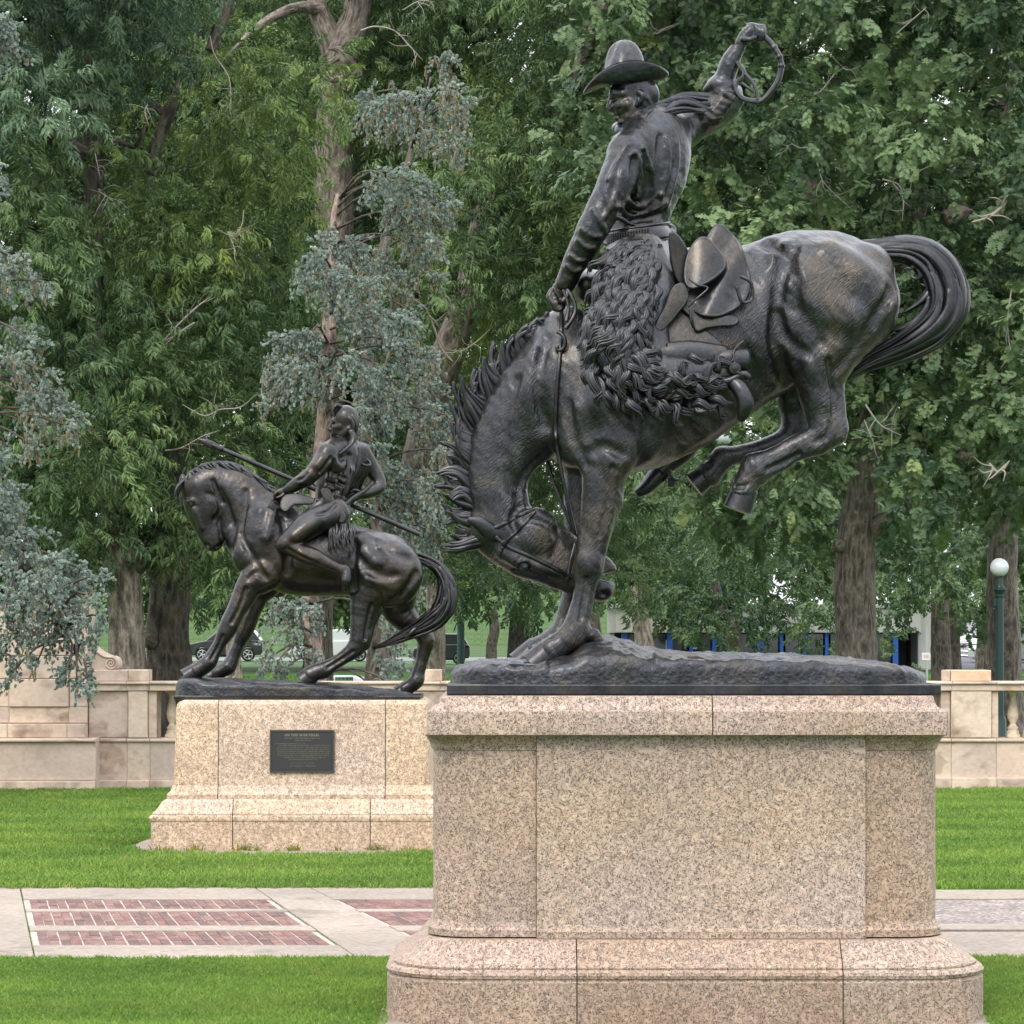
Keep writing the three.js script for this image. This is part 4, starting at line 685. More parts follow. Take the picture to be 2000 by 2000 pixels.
  hand('hand', [[[1103, 550, 54, 14, 0.9], [1096, 566, 48, 18, 0.75], [1090, 578, 44, 19, 0.7]]],
    [0, 1, 2, 3].map((i) => [[1078 + i * 3, 568 + i * 8, 54 + i * 2, 6.2], [1073 + i * 3, 580 + i * 7, 58, 6.2], [1082 + i * 4, 592 + i * 4, 60, 5.6], [1094 + i * 2, 590 + i * 3, 56, 5.0], [1098 + i, 582 + i * 4, 50, 4.6]]), [[1106, 562, 60, 7], [1108, 576, 66, 6.4], [1100, 588, 68, 5.4]], P(1055, 625, 20), P(1125, 530, 85));
  hand('hand', [[[1448, 84, -88, 12.5, 0.9], [1456, 72, -87, 14, 0.8], [1468, 62, -86, 15, 0.75]]],
    [0, 1, 2, 3].map((i) => [[1458 + i * 8, 60 - i * 2, -96 + i * 4, 5.8], [1464 + i * 8.5, 50 + i * 1, -90 + i * 4, 5.8], [1476 + i * 5, 52 + i * 4, -78 + i * 2, 5.4], [1478 + i * 3.5, 64 + i * 4, -76, 5.0], [1472 + i * 2, 71 + i * 2, -80, 4.6]]), [[1452, 76, -76, 6.4], [1462, 78, -68, 6], [1474, 74, -68, 5.2]], P(1425, 105, -125), P(1515, 30, -45));
  // quirt: stiff plaited handle bent in a hoop and its doubled lash
  part('quirt', join([
    sweep([P(1466, 58, -84), P(1478, 66, -80), P(1494, 74, -78), P(1508, 88, -76), P(1521, 108, -74), P(1526, 130, -74), P(1520, 156, -74), P(1508, 176, -74), P(1492, 194, -74), P(1478, 202, -74)], (t) => (6.6 - 1.6 * t + (Math.abs(t - 0.36) < 0.012 || Math.abs(t - 0.46) < 0.012 || Math.abs(t - 0.55) < 0.012 ? 1.6 : 0)) * u, { segs: 90, radial: 10 }),
    strap([P(1488, 196, -72), P(1470, 197, -70), P(1448, 190, -68), P(1437, 172, -68), P(1441, 158, -70), P(1452, 150, -72), P(1453, 140, -74), P(1443, 126, -78), P(1438, 112, -82)], 5.5 * u, 2.2 * u, 6, V(0.5, 0.2, 1).normalize()),
    strap([P(1454, 142, -73), P(1468, 158, -72), P(1477, 176, -72), P(1481, 196, -72)], 5 * u, 2.2 * u, 6, V(0.7, 0.1, 0.7).normalize()), strap([P(1448, 162, -70), P(1462, 172, -68), P(1472, 180, -68)], 3 * u, 1.8 * u)]), strapMat, rider);
  // cartridge belt
  {
    const loop = (y, dy, m = 40) => Array.from({ length: m + 1 }, (_, k) => { const a = k / m * Math.PI * 2, c = Math.cos(a), s = Math.sin(a), w = 72, d = 61; const ox = side.x * c * w + back.x * s * d, oz = side.z * c * w + back.z * s * d; return P(1247 + ox, y + dy * Math.cos(a) * 0.5 + 9 * -ox / 63, oz); });
    const belt = part('belt', join([sweep(loop(458, 0), () => 15 * u, { segs: 80, radial: 8, flat: 0.22, ref: V(0, 0, 1) }), sweep(loop(443, 0), () => 2.6 * u, { segs: 80, radial: 6 }), sweep(loop(474, 0), () => 2.8 * u, { segs: 80, radial: 6 })].map((q) => q)), leatherBronze, rider);
    const shells = []; const lp = loop(459, 0, 72); for (let k = 0; k < 72; k++) { if (k % 72 > 14 && k % 72 < 30) continue; const p = lp[k], c = P(1247, 459, 0), o = V(p.x - c.x, 0, p.z - c.z).normalize(); const cy = new THREE.CapsuleGeometry(2.6 * u, 15 * u, 3, 6); cy.translate(p.x + o.x * 3.4 * u, p.y, p.z + o.z * 3.4 * u); shells.push(cy); }
    part('cartridges', join(shells), leatherBronze, belt).userData.kind = 'stuff';
  }
  // shaggy chaps: overlapping curls over thigh and lower leg
  {
    const R = rng(61), list = [], path2 = new THREE.CatmullRomCurve3([[1224, 510, 84], [1218, 556, 112], [1212, 610, 138], [1204, 660, 152], [1212, 706, 158], [1246, 730, 158], [1300, 742, 156], [1352, 748, 152], [1396, 744, 146]].map(([x, y, z]) => V(x, y, z)), false, 'centripetal');
    const rad = [34, 46, 50, 50, 56, 56, 50, 44, 32], T = V();
    const curl = (x, y, z, dx, dy, L, amp, n) => {                        // a bundle of wavy strands lying together
      const nx = -dy, ny = dx, w = (R() < 0.5 ? -1 : 1) * amp;
      for (let q = 0; q < n; q++) {
        const e = (q + 0.5) / n - 0.5, o = e * 15, l = L * (0.85 + 0.25 * R()), ph = 0.25 * R();
        const pt = (f, s, k) => P(x + dx * l * f + nx * (s + o * k), y + dy * l * f + ny * (s + o * k), z + 10 * Math.sin(f * 2.6) + 5 * (0.25 - e * e) * 4 - 3);
        list.push(lock([pt(-0.08, 0, 0.5), pt(0.2, w * (0.7 + ph), 1), pt(0.48, w * 0.2, 1), pt(0.75, -w * (0.8 + ph), 0.8), pt(1, -w * 0.1, 0.25)], (4.0 + 1.9 * R()) * u, { segs: 12, radial: 7, flat: 0.9, phase: R() * 6, depth: 0.15, blunt: 0.2, swell: 0.2 }));
      }
    };
    for (let i = 0; i < 310; i++) {
      const t = (i + R()) / 310, c = path2.getPoint(t), q = t * 8, j = Math.min(7, Math.floor(q)), r = lerp(rad[j], rad[j + 1], q - j) + 4; path2.getTangent(t, T).normalize();
      const nx = -T.y, ny = T.x, ang = R() * Math.PI * 1.16 - 0.25, on = Math.cos(ang), oz = Math.sin(ang);
      const low = t > 0.5 ? smooth(0.5, 0.62, t) : 0; if (low > 0.5 && on * ny < -0.2 && R() < 0.85) continue;        // the upper side of the lower leg is bare
      if (low < 0.5 && t < 0.3 && on * nx > 0.2 && R() < 0.7) continue;                                                       // and so is the back of the thigh
      const L = (38 + 30 * R()) * (1 - 0.25 * low); let dx = T.x * 0.75 + nx * on * 0.35 + (R() - 0.5) * 0.7, dy = T.y * 0.7 + ny * on * 0.35 + 0.3 * (1 - low) + (R() - 0.5) * 0.7; const m = Math.hypot(dx, dy) || 1;
      const qx = c.x + nx * on * r * 0.94, qy = c.y + ny * on * r * 0.94, sz = surfaceZ(P, BZ, [g], qx, qy, c.z); curl(qx, qy, Math.abs(on) > 0.9 ? c.z + oz * r * 0.8 : Math.max(sz - 6, c.z - 20), dx / m, dy / m, L, 4 + 6 * R(), 5);
    }
    for (let i = 0; i < 100; i++) { const y = 505 + 170 * R(), x = 1176 + 100 * R() - (y - 505) * 0.06; curl(x + 10, y - 14, surfaceZ(P, BZ, [g], x, y, 110) - 3, -0.35 + 0.9 * (R() - 0.5), 0.85, 42 + 24 * R(), 5 + 6 * R(), 5); }
    for (let i = 0; i < 22; i++) { const x = 1198 + 60 * R(), y = 480 + 44 * R(); curl(x + 16, y - 8, surfaceZ(P, BZ, [g], x + 6, y, 70) - 3, -0.72 + 0.3 * (R() - 0.5), 0.66, 44 + 20 * R(), 5 + 4 * R(), 4); }
    part('chaps', join(list), hairBronze, rider);
    part('chap_leg_panel', sweep([P(1262, 492, 62), P(1286, 560, 104), P(1274, 640, 138), P(1290, 694, 150), P(1350, 692, 152), P(1420, 700, 148)], (t) => lerp(38, 24, t) * u, { segs: 24, radial: 12, flat: 0.55 }), leatherBronze, rider);
  }
  // near boot in its stirrup
  part('boot', join([sweep([P(1400, 704, 146), P(1430, 702, 148), P(1463, 704, 146)], () => 22 * u, { segs: 10, radial: 14, flat: 0.8 }), sweep([P(1400, 748, 156), P(1428, 742, 160), P(1452, 730, 158), P(1464, 738, 152)], () => 8 * u, { segs: 10, radial: 8 }),
    sweep([P(1428, 742, 150), P(1446, 760, 160), P(1456, 786, 164), P(1452, 808, 160), P(1446, 822, 154)], (t) => (15 + 3 * Math.sin(t * 3) - 9 * t * t) * u, { segs: 16, radial: 12, flat: 0.9 })]), leatherBronze, rider);
  part('spur', join([sweep([P(1435, 719, 166), P(1436, 719, 170)], () => 11 * u, { segs: 2, radial: 16 }), sweep([P(1435, 719, 170), P(1436, 719, 173)], () => 6 * u, { segs: 2, radial: 14 }), strap([P(1436, 712, 168), P(1432, 690, 166), P(1440, 676, 158), P(1452, 666, 148)], 2.4 * u, 1.6 * u), strap([P(1436, 724, 168), P(1446, 730, 166), P(1462, 736, 158)], 3.4 * u, 2 * u)]), strapMat, rider);
  // far boot under the belly
  part('boot', join([sweep([P(1352, 858, -158), P(1332, 884, -158), P(1300, 908, -158), P(1286, 922, -158)], (t) => (24 - 4 * t) * u, { segs: 10, radial: 12, flat: 0.9 }), sweep([P(1302, 908, -158), P(1282, 930, -158), P(1262, 952, -158), P(1243, 965, -158)], (t) => (21 - 8 * t * t - 4 * t) * u, { segs: 14, radial: 12, flat: 0.85 }), box(P(1318, 0, 0).x - 6 * u, P(1318, 0, 0).x + 8 * u, P(0, 944, 0).y, P(0, 926, 0).y, -BZ - 172 * u, -BZ - 144 * u), strap([P(1300, 920, -140), P(1322, 938, -140), P(1330, 930, -150)], 3 * u, 2 * u)]), leatherBronze, rider);
  part('spur', (() => { const l = [sweep([P(1330, 884, -140), P(1352, 874, -142), P(1364, 868, -146)], () => 3 * u, { segs: 6, radial: 6 })]; for (let i = 0; i < 8; i++) { const a = i * Math.PI / 4; l.push(sweep([P(1366, 869, -146), P(1366 + Math.cos(a) * 9, 869 + Math.sin(a) * 9, -146)], (t) => (2.6 - 2.2 * t) * u, { segs: 2, radial: 5 })); } return join(l); })(), strapMat, rider);
  // saddle: horn, pommel, cantle, fenders, skirts, tied roll
  const leaf = (outline, z, th, bend, mat, name, parent) => leatherSheet(P, outline, z, th, bend, mat, name, parent);
  const saddle = part('saddle', (() => { const h = new Field(P(1110, 720, -190), P(1480, 420, 190), 0.008), S = (l, k = 0.02, o) => h.chain(J(l), k, o);
    S([[1150, 560, 0, 34, 1.9], [1190, 562, 0, 30, 3], [1250, 560, 0, 26, 3.6], [1310, 540, 0, 26, 3.4], [1345, 512, 0, 26, 3.2]], 0.03); S([[1136, 534, 0, 12], [1150, 552, 0, 14], [1170, 566, 0, 26, 1.8]], 0.02); S([[1122, 540, 0, 13, 1.4], [1134, 536, 0, 12, 1.4]], 0.01);
    S([[1340, 520, 0, 24, 3], [1392, 500, 0, 20, 3.6], [1420, 470, 0, 14, 3]], 0.03); return h.mesh(); })(), leatherBronze, horse);
  leaf([[1312, 456], [1322, 462], [1344, 502], [1340, 536], [1333, 556], [1322, 540], [1312, 500]], 108, 10, (x, y) => -0.1 * y, leatherBronze, 'cantle', saddle);
  leaf([[1402, 440], [1427, 459], [1446, 484], [1455, 514], [1462, 540], [1458, 578], [1441, 598], [1402, 616], [1366, 612], [1340, 590], [1350, 560], [1372, 536], [1366, 500], [1382, 466]], 122, 9, (x, y) => 0.36 * y - 0.0022 * x * x + 4 * Math.sin(x * 0.09 + y * 0.05), leatherBronze, 'saddle_skirt', saddle);
  leaf([[1364, 468], [1378, 466], [1396, 484], [1412, 504], [1414, 522], [1386, 548], [1350, 562], [1340, 550], [1344, 500]], 140, 9, (x, y) => 0.32 * y - 0.006 * x * x, leatherBronze, 'saddle_roll', saddle);
  leaf([[1330, 596], [1344, 590], [1372, 606], [1392, 622], [1424, 618], [1440, 624], [1436, 632], [1400, 636], [1376, 640], [1362, 645], [1352, 620]], 142, 8, (x, y) => 0.2 * y, leatherBronze, 'saddle_strap', saddle);
  leaf([[1322, 606], [1336, 602], [1364, 636], [1408, 678], [1330, 682], [1290, 676], [1282, 640]], 138, 8, (x, y) => 0.24 * y, leatherBronze, 'fender', saddle);
  leaf([[1318, 560], [1334, 556], [1342, 580], [1326, 606], [1290, 644], [1282, 640], [1300, 600]], 150, 7, (x, y) => 0.1 * y, leatherBronze, 'fender', saddle);
  part('saddle_strings', join([strap([P(1346, 544, 150), P(1362, 556, 158), P(1382, 562, 160), P(1360, 584, 162), P(1344, 600, 158)], 2 * u, 1.6 * u), strap([P(1348, 604, 158), P(1350, 628, 158), P(1354, 640, 152)], 2.3 * u, 1.6 * u), strap([P(1446, 540, 150), P(1466, 552, 144), P(1468, 584, 140), P(1450, 590, 150), P(1438, 560, 154)], 3.1 * u, 1.9 * u)]), strapMat, saddle);
  // reins, held in the near hand
  part('rein', join([strap([P(1096, 596, 62), ...lay(dense([[1097, 640], [1093, 700], [1087, 770], [1085, 830], [1087, 866]], 3), 4), P(1096, 920, 62), P(1110, 985, 50), P(1124, 1044, 40)], 4 * u, 2.6 * u, 3), strap([P(1068, 900, -40), P(1088, 960, -40), P(1122, 1040, -36)], 3.4 * u, 2.2 * u), strap([P(1104, 560, 66), P(1116, 578, 72), P(1124, 604, 76), P(1116, 626, 80), P(1104, 642, 82)], 4 * u, 2.6 * u), strap([P(1100, 566, 70), P(1110, 600, 74), P(1106, 628, 80)], 3.4 * u, 2.4 * u),
    sweep([P(1089, 648, 76), P(1098, 654, 82), P(1104, 668, 84), P(1100, 681, 82), P(1090, 684, 80), P(1087, 676, 80)], () => 4 * u, { segs: 24, radial: 8 })]), strapMat, rider);
  // ---- earth and plinth
  const x0 = P(880, 0).x, x1 = P(1806, 0).x, top = BTOP + 0.044;
  part('plinth', rbox(P(877, 0).x, P(1809, 0).x, BTOP + 0.0015, BTOP + 0.046, -BZ - 0.43, -BZ + 0.43, 0.006), leatherBronze, bronco);
  const hp = [[0, 18], [0.02, 34], [0.06, 44], [0.12, 44], [0.17, 42], [0.24, 58], [0.29, 88], [0.33, 92], [0.37, 84], [0.41, 70], [0.46, 62], [0.54, 58], [0.7, 56], [0.82, 50], [0.9, 42], [0.95, 32], [0.985, 20], [1, 4]];
  part('earth', mound(x0, x1, -BZ, 0.415, top, (q, v, x, z) => { let i = 0; while (i < hp.length - 2 && q > hp[i + 1][0]) i++; const b = lerp(hp[i][1], hp[i + 1][1], smooth(hp[i][0], hp[i + 1][0], q)), w = fbm(x * 5 + 2, z * 9, 1, 4), r = 1 - Math.abs(fbm(x * 7 + z * 3, z * 12, 5, 3)) * 2; return (b * (1 - 0.25 * Math.abs(v)) * (q > 0.2 && q < 0.42 ? 1 - 0.35 * v * v : 1) + 12 * w + 9 * r - 6) * u; }, 230, 70), earthBronze, bronco);
}

// ---------------------------------------------------------------- the walking horse and its bare-chested rider
{
  const Q = frame(WZ), w = Q.s;
  const war = thing('bronze_statue', V(Q(589, 1368).x, WTOP, -WZ), 'smaller bronze walking horse with spear-carrying rider on the far pedestal', 'statue');
  const J = (l) => l.map(([x, y, z, r, s = 1]) => [Q(x, y, z), r * w, s]);
  const f = new Field(Q(325, 1366, -105), Q(870, 875, 110), 0.0095);
  const C = (l, k = 0.025, o) => f.chain(J(l), k, o), E = (x, y, z, a, b, c, t, k = 0.04, m = 1) => f.egg(Q(x, y, z), a * w, b * w, c * w, t, k, m);
  C([[756, 1106, 0, 64, 0.95], [705, 1097, 0, 67, 0.9], [640, 1091, 0, 74, 0.9], [580, 1084, 0, 79, 0.86], [535, 1066, 0, 80, 0.82], [516, 1062, 0, 66, 0.85]], 0.05);
  for (const s of [1, -1]) {
    E(766, 1122, s * 34, 60, 64, 44, 0, 0.05); E(722, 1100, s * 36, 44, 56, 40, 0.3, 0.05); E(708, 1128, s * 46, 26, 34, 24, 0.2, 0.05);
    E(520, 1050, s * 36, 42, 70, 32, 0.25, 0.05); E(492, 1085, s * 34, 38, 42, 28, 0, 0.045); E(552, 1100, s * 42, 38, 34, 26, 0, 0.05);
  }
  E(708, 1052, 34, 16, 14, 14, 0, 0.05);
  // neck, head
  C([[528, 1030, 0, 66, 0.75], [496, 998, 0, 58, 0.66], [466, 966, 0, 52, 0.6], [438, 952, 0, 45, 0.62], [412, 945, 0, 38, 0.7], [394, 950, 0, 34, 0.8]], 0.04);
  C([[455, 1010, 0, 26, 0.8], [450, 1030, 0, 22, 0.9], [466, 1056, 0, 26]], 0.05);
  C([[386, 952, 0, 32, 0.84], [394, 976, 0, 37, 0.72], [399, 998, 0, 35, 0.68], [404, 1020, 0, 29, 0.68], [411, 1042, 0, 24, 0.74], [416, 1058, 0, 20, 0.86]], 0.02);
  for (const s of [1, -1]) { E(414, 986, s * 17, 24, 28, 10, 0, 0.025); C([[376, 984, s * 20, 6], [384, 1004, s * 21, 6], [392, 1030, s * 17, 5]], 0.025); E(374, 985, s * 25, 7, 5, 5, -0.5, 0.012, -1); E(374, 985, s * 22, 5.5, 4.5, 5, -0.5, 0.004); C([[366, 980, s * 22, 3], [376, 977, s * 25, 3.5], [386, 984, s * 23, 3]], 0.012); E(404, 1066, s * 11, 5, 6, 5, 0, 0.008, -1); }
  C([[424, 1062, -14, 1.8], [432, 1050, -14, 1.8]], 0.004, { mode: -1 }); C([[422, 1070, 0, 1.6, 9], [440, 1058, 0, 1.6, 9]], 0.004, { mode: -1, fine: 1 });
  C([[428, 1058, 0, 9], [432, 1050, 0, 10]], 0.012);
  // near fore
  C([[516, 1120, 42, 38, 0.8], [488, 1142, 45, 26, 0.85], [476, 1166, 46, 23, 0.85], [462, 1192, 46, 19], [449, 1218, 46, 19], [441, 1234, 46, 17], [430, 1256, 46, 12.5], [418, 1276, 46, 12.5], [408, 1292, 46, 16], [396, 1302, 46, 16], [384, 1310, 46, 16]], 0.018);
  C([[486, 1150, 58, 6], [468, 1190, 60, 5], [452, 1214, 58, 5]], 0.014); C([[438, 1242, 46, 5], [414, 1292, 46, 5]], 0.01);
  // far fore
  C([[524, 1130, -40, 36, 0.8], [506, 1160, -44, 22, 0.85], [494, 1190, -46, 18], [484, 1216, -46, 18], [476, 1236, -46, 17], [466, 1258, -46, 11.5], [456, 1282, -46, 12], [446, 1302, -46, 15.5], [432, 1310, -46, 14], [422, 1316, -46, 14]], 0.018);
  // near hind
  C([[728, 1140, 40, 46, 0.85], [716, 1174, 44, 32, 0.85], [708, 1204, 46, 24, 0.85], [704, 1228, 46, 20], [702, 1250, 46, 20], [694, 1266, 46, 18], [674, 1282, 46, 13.5], [652, 1296, 46, 13], [632, 1308, 46, 17], [618, 1312, 46, 16], [606, 1318, 46, 17]], 0.02);
  C([[740, 1180, 44, 12], [726, 1222, 46, 7], [718, 1248, 46, 8], [714, 1260, 46, 9]], 0.016);
  // far hind
  C([[772, 1150, -38, 46, 0.85], [778, 1190, -42, 32, 0.85], [800, 1216, -46, 24], [824, 1236, -46, 18], [832, 1250, -46, 18], [829, 1268, -46, 15], [824, 1290, -46, 12.5], [817, 1312, -46, 13], [812, 1330, -46, 16], [800, 1340, -46, 14], [790, 1346, -46, 15]], 0.02);
  // creases
  C([[688, 1060, 74, 4], [690, 1110, 76, 5], [696, 1150, 62, 5]], 0.03, { mode: -1 });
  for (const [a, b, r] of [[[492, 1004, 40], [476, 1052, 34], 9], [[512, 1000, 50], [496, 1060, 54], 9], [[532, 1006, 56], [520, 1050, 66], 8], [[745, 1070, 62], [778, 1112, 62], 12], [[720, 1130, 74], [768, 1150, 62], 12], [[716, 1074, 62], [738, 1100, 72], 10]]) C([[...a, r], [...b, r]], 0.04);
  { const cut = (l, r = 6, d = 5, k = 0.03) => carve(Q, WZ, f, l, r, d, k);
    cut([[692, 1066], [688, 1110], [692, 1150]], 8, 8, 0.04); cut([[470, 1046], [488, 1080], [514, 1122]], 6, 5); cut([[552, 1006], [564, 1060], [560, 1120]], 8, 6, 0.05); cut([[486, 1130], [500, 1118], [520, 1130]], 5, 4); cut([[480, 1150], [466, 1190], [452, 1216]], 4, 5, 0.016); cut([[812, 1120], [786, 1160], [752, 1184]], 6, 5, 0.04); cut([[726, 1180], [716, 1220], [712, 1248]], 4, 6, 0.014); cut([[690, 1272], [660, 1292], [640, 1304]], 3.5, 4, 0.01); cut([[436, 1240], [422, 1270], [412, 1288]], 3, 4, 0.01); cut([[430, 960], [444, 990], [452, 1020]], 6, 4, 0.03); cut([[480, 960], [476, 1000], [470, 1040]], 6, 4, 0.03); cut([[406, 964], [424, 974], [430, 996], [420, 1014]], 4, 3, 0.02); cut([[416, 940], [424, 960], [434, 980]], 5, 5, 0.02); cut([[700, 1090], [730, 1120], [770, 1124]], 7, 3, 0.04); cut([[740, 1056], [770, 1080], [800, 1090]], 6, 3, 0.04); }
  f.roughen((x, y, z) => 0.007 * fbm(x * 6, y * 6, z * 6, 3) + 0.003 * fbm(x * 22, y * 18, z * 18, 2));
  const horse = part('horse_body', f.mesh(), warBronze, war);
  part('hoof', hoofGeo(Q(390, 1306, 46), Q(364, 1324, 46), 15 * w, 21 * w), warHair, horse); part('hoof', hoofGeo(Q(428, 1312, -46), Q(410, 1324, -46), 13 * w, 17 * w), warHair, horse);
  part('hoof', hoofGeo(Q(610, 1316, 46), Q(592, 1332, 46), 16 * w, 23 * w), warHair, horse); part('hoof', hoofGeo(Q(794, 1344, -46), Q(780, 1356, -46), 14 * w, 19 * w), warHair, horse);
  const ear = (z, x, y) => sweep([Q(x + 8, y + 16, z), Q(x + 4, y + 6, z), Q(x, y - 4, z), Q(x - 2, y - 14, z)], (t) => (2 + 8.5 * Math.sin(Math.pow(t, 0.8) * 2.9 + 0.2)) * w, { segs: 10, radial: 10, flat: 0.6 });
  part('ear', ear(16, 372, 936), warHair, horse); part('ear', ear(-16, 358, 940), warHair, horse);
  { // mane and forelock
    const R = rng(131), list = [], cr = new THREE.CatmullRomCurve3([[372, 926], [398, 911], [428, 907], [456, 911], [482, 924], [508, 944], [535, 964]].map(([x, y]) => V(x, y, 0)));
    for (let i = 0; i < 130; i++) { const t = (i + R()) / 130, a = cr.getPoint(Math.min(1, t)), z = (R() - 0.35) * 22, L = 16 + 18 * R(), d = 0.2 + 0.5 * R(); list.push(lock([Q(a.x - 4, a.y + 4, z * 0.5), Q(a.x + 3, a.y - 3, z), Q(a.x + L * 0.45, a.y + L * d * 0.3, z + 5), Q(a.x + L, a.y + L * d + 5 * R(), Math.max(z, 8) + 6)], (3.4 + 2 * R()) * w, { segs: 8, radial: 7, phase: R() * 6, blunt: 0.25 })); }
    for (let i = 0; i < 22; i++) { const z = (R() - 0.4) * 34, e = R(); list.push(lock([Q(376, 932, z * 0.4), Q(362 - 6 * e, 940, z * 0.7), Q(350 - 8 * e, 956 + 10 * R(), z), Q(342 + 10 * e, 976 + 12 * R(), z)], (3 + 1.6 * R()) * w, { segs: 8, radial: 7, phase: R() * 6, blunt: 0.2 })); }
    part('mane', join(list), warHair, horse);
  }
  { // tail
    const R = rng(141), list = [], mid = [[806, 1084, 7], [822, 1090, 8], [838, 1097, 10], [852, 1106, 14], [868, 1128, 18], [873, 1158, 20], [866, 1190, 20], [846, 1212, 18], [818, 1228, 14], [784, 1244, 10], [752, 1258, 6], [728, 1266, 3]];
    const core = new THREE.CatmullRomCurve3(mid.map(([x, y]) => Q(x, y, 0)), false, 'centripetal'), wid = (t) => { const q = t * (mid.length - 1), i = Math.min(mid.length - 2, Math.floor(q)); return lerp(mid[i][2], mid[i + 1][2], q - i) * w; }, N = V(), T = V();
    for (let i = 0; i < 80; i++) { const t0 = R() * 0.45, t1 = Math.min(1, t0 + 0.35 + 0.6 * R()), o = R() * 2 - 1, z = (R() * 2 - 1) * Math.sqrt(1 - o * o), pts = []; for (let k = 0; k <= 7; k++) { const t = lerp(t0, t1, k / 7), c = core.getPointAt(t); core.getTangentAt(t, T); N.set(-T.y, T.x, 0).normalize(); const q = wid(t); pts.push(c.addScaledVector(N, clamp(o + 0.15 * Math.sin(k + i), -1, 1) * q * 0.9).add(V(0, 0, z * q * 0.7))); } list.push(lock(pts, (3.4 + 2.2 * R()) * w, { segs: 18, radial: 8, phase: R() * 6, flat: 0.85 })); }
    list.push(sweep(mid.map(([x, y]) => Q(x, y, 0)), (t) => wid(t) * 0.75, { segs: 30, radial: 10, flat: 0.7 }), lock([Q(812, 1226, 12), Q(800, 1238, 14), Q(792, 1248, 12), Q(786, 1256, 10)], 4 * w, {}));
    part('tail', join(list), warHair, horse);
  }
  // ---- rider
  const g = new Field(Q(530, 1165, -75), Q(775, 835, 105), 0.0078), K = (l, k = 0.014, o) => g.chain(J(l), k, o), back = V(-0.42, 0, 0.9).normalize();
  K([[652, 1002, 0, 36, 0.9], [648, 972, 0, 33, 0.84], [650, 940, 0, 34, 0.8], [658, 910, -2, 40, 0.76], [664, 888, -4, 38, 0.74], [668, 872, -4, 24, 0.85]], 0.025, { u: back });
  K([[640, 884, 38, 21], [664, 876, 4, 24], [704, 884, -40, 21]], 0.03);
  K([[670, 876, -3, 16], [668, 858, -2, 15], [667, 846, -2, 15]], 0.018);
  for (const [a, b, r] of [[[650, 904, 34], [652, 922, 36], 13], [[640, 950, 32], [650, 960, 34], 6], [[640, 934, 33], [656, 942, 36], 6], [[684, 920, 20], [672, 960, 22], 9]]) g.chain([[Q(...a), r * w], [Q(...b), r * w]], 0.03);
  K([[676, 884, 30, 3], [668, 930, 34, 3], [662, 976, 34, 3]], 0.03, { mode: -1 });
  K([[640, 886, 42, 21, 0.9], [626, 906, 48, 19], [610, 925, 52, 16], [598, 935, 52, 16], [582, 944, 46, 13.5], [566, 955, 38, 10.5], [558, 960, 32, 8.5]], 0.014);                   // near arm
  K([[706, 886, -42, 20], [722, 910, -50, 18], [738, 936, -50, 15], [738, 952, -44, 14], [718, 962, -24, 12], [700, 966, -6, 9.5]], 0.014);                                      // far arm, bent behind
  K([[650, 1002, 28, 34, 0.9], [624, 1012, 58, 29, 0.9], [596, 1030, 76, 25, 0.9], [570, 1052, 84, 21, 0.95], [558, 1064, 86, 18]], 0.02);                                        // near thigh
  K([[556, 1062, 86, 17], [582, 1076, 88, 16.5], [612, 1088, 88, 17, 0.95], [640, 1102, 84, 13], [660, 1112, 80, 10.5], [668, 1118, 78, 11]], 0.014);
  K([[664, 1112, 78, 11], [676, 1114, 78, 10], [676, 1134, 82, 11], [674, 1150, 82, 6]], 0.01);
  K([[650, 1002, -28, 32], [610, 1030, -70, 24], [575, 1060, -84, 19], [620, 1092, -86, 15], [660, 1116, -82, 10], [674, 1150, -82, 7]], 0.02);
  { const cut = (l, r = 4, d = 4, k = 0.014) => carve(Q, WZ, g, l, r, d, k), up = (l, r, h, k = 0.025) => raise(Q, WZ, g, l, r, h, k);
    up([[646, 898], [660, 912], [674, 908]], 11, 4); up([[644, 952], [646, 930]], 6, 3); up([[630, 896], [620, 910]], 9, 3); up([[604, 926], [590, 938]], 8, 3); up([[622, 1016], [600, 1030], [576, 1048]], 12, 4); up([[590, 1082], [612, 1092]], 8, 3);
    cut([[640, 918], [652, 926], [668, 922], [678, 912]], 4, 4); cut([[652, 900], [650, 930], [646, 972]], 3.5, 4); cut([[638, 942], [650, 946], [662, 942]], 3, 3); cut([[636, 958], [648, 962], [660, 958]], 3, 3); cut([[646, 894], [634, 912], [626, 922]], 4, 4); cut([[682, 890], [680, 930], [672, 968]], 5, 5, 0.02); cut([[600, 924], [592, 934], [580, 938]], 3, 3); cut([[560, 1072], [580, 1084], [610, 1098]], 4, 3); cut([[656, 984], [640, 1000], [620, 1004]], 4, 3); cut([[664, 930], [672, 934]], 3, 3); cut([[662, 944], [672, 948]], 3, 3); }
  g.roughen((x, y, z) => 0.003 * fbm(x * 11, y * 11, z * 11, 3));
  const rider = part('rider', g.mesh(), warSkin, war);
  {
    const h = new Field(Q(632, 872, -30), Q(712, 778, 32), 0.0046), H = (l, k = 0.008, o) => h.chain(J(l), k, o);
    h.egg(Q(676, 818, 0), 25 * w, 27 * w, 21 * w, 0.1, 0.01);
    H([[662, 832, 0, 15, 0.95], [660, 844, 0, 13], [660, 850, 0, 9]], 0.02); for (const s of [1, -1]) { H([[682, 838, s * 13, 7], [668, 850, s * 9, 6]], 0.02); h.egg(Q(652, 828, s * 9), 4 * w, 3 * w, 4 * w, 0, 0.01, -1); H([[655, 835, s * 9, 4.5], [664, 833, s * 13, 5]], 0.018); }
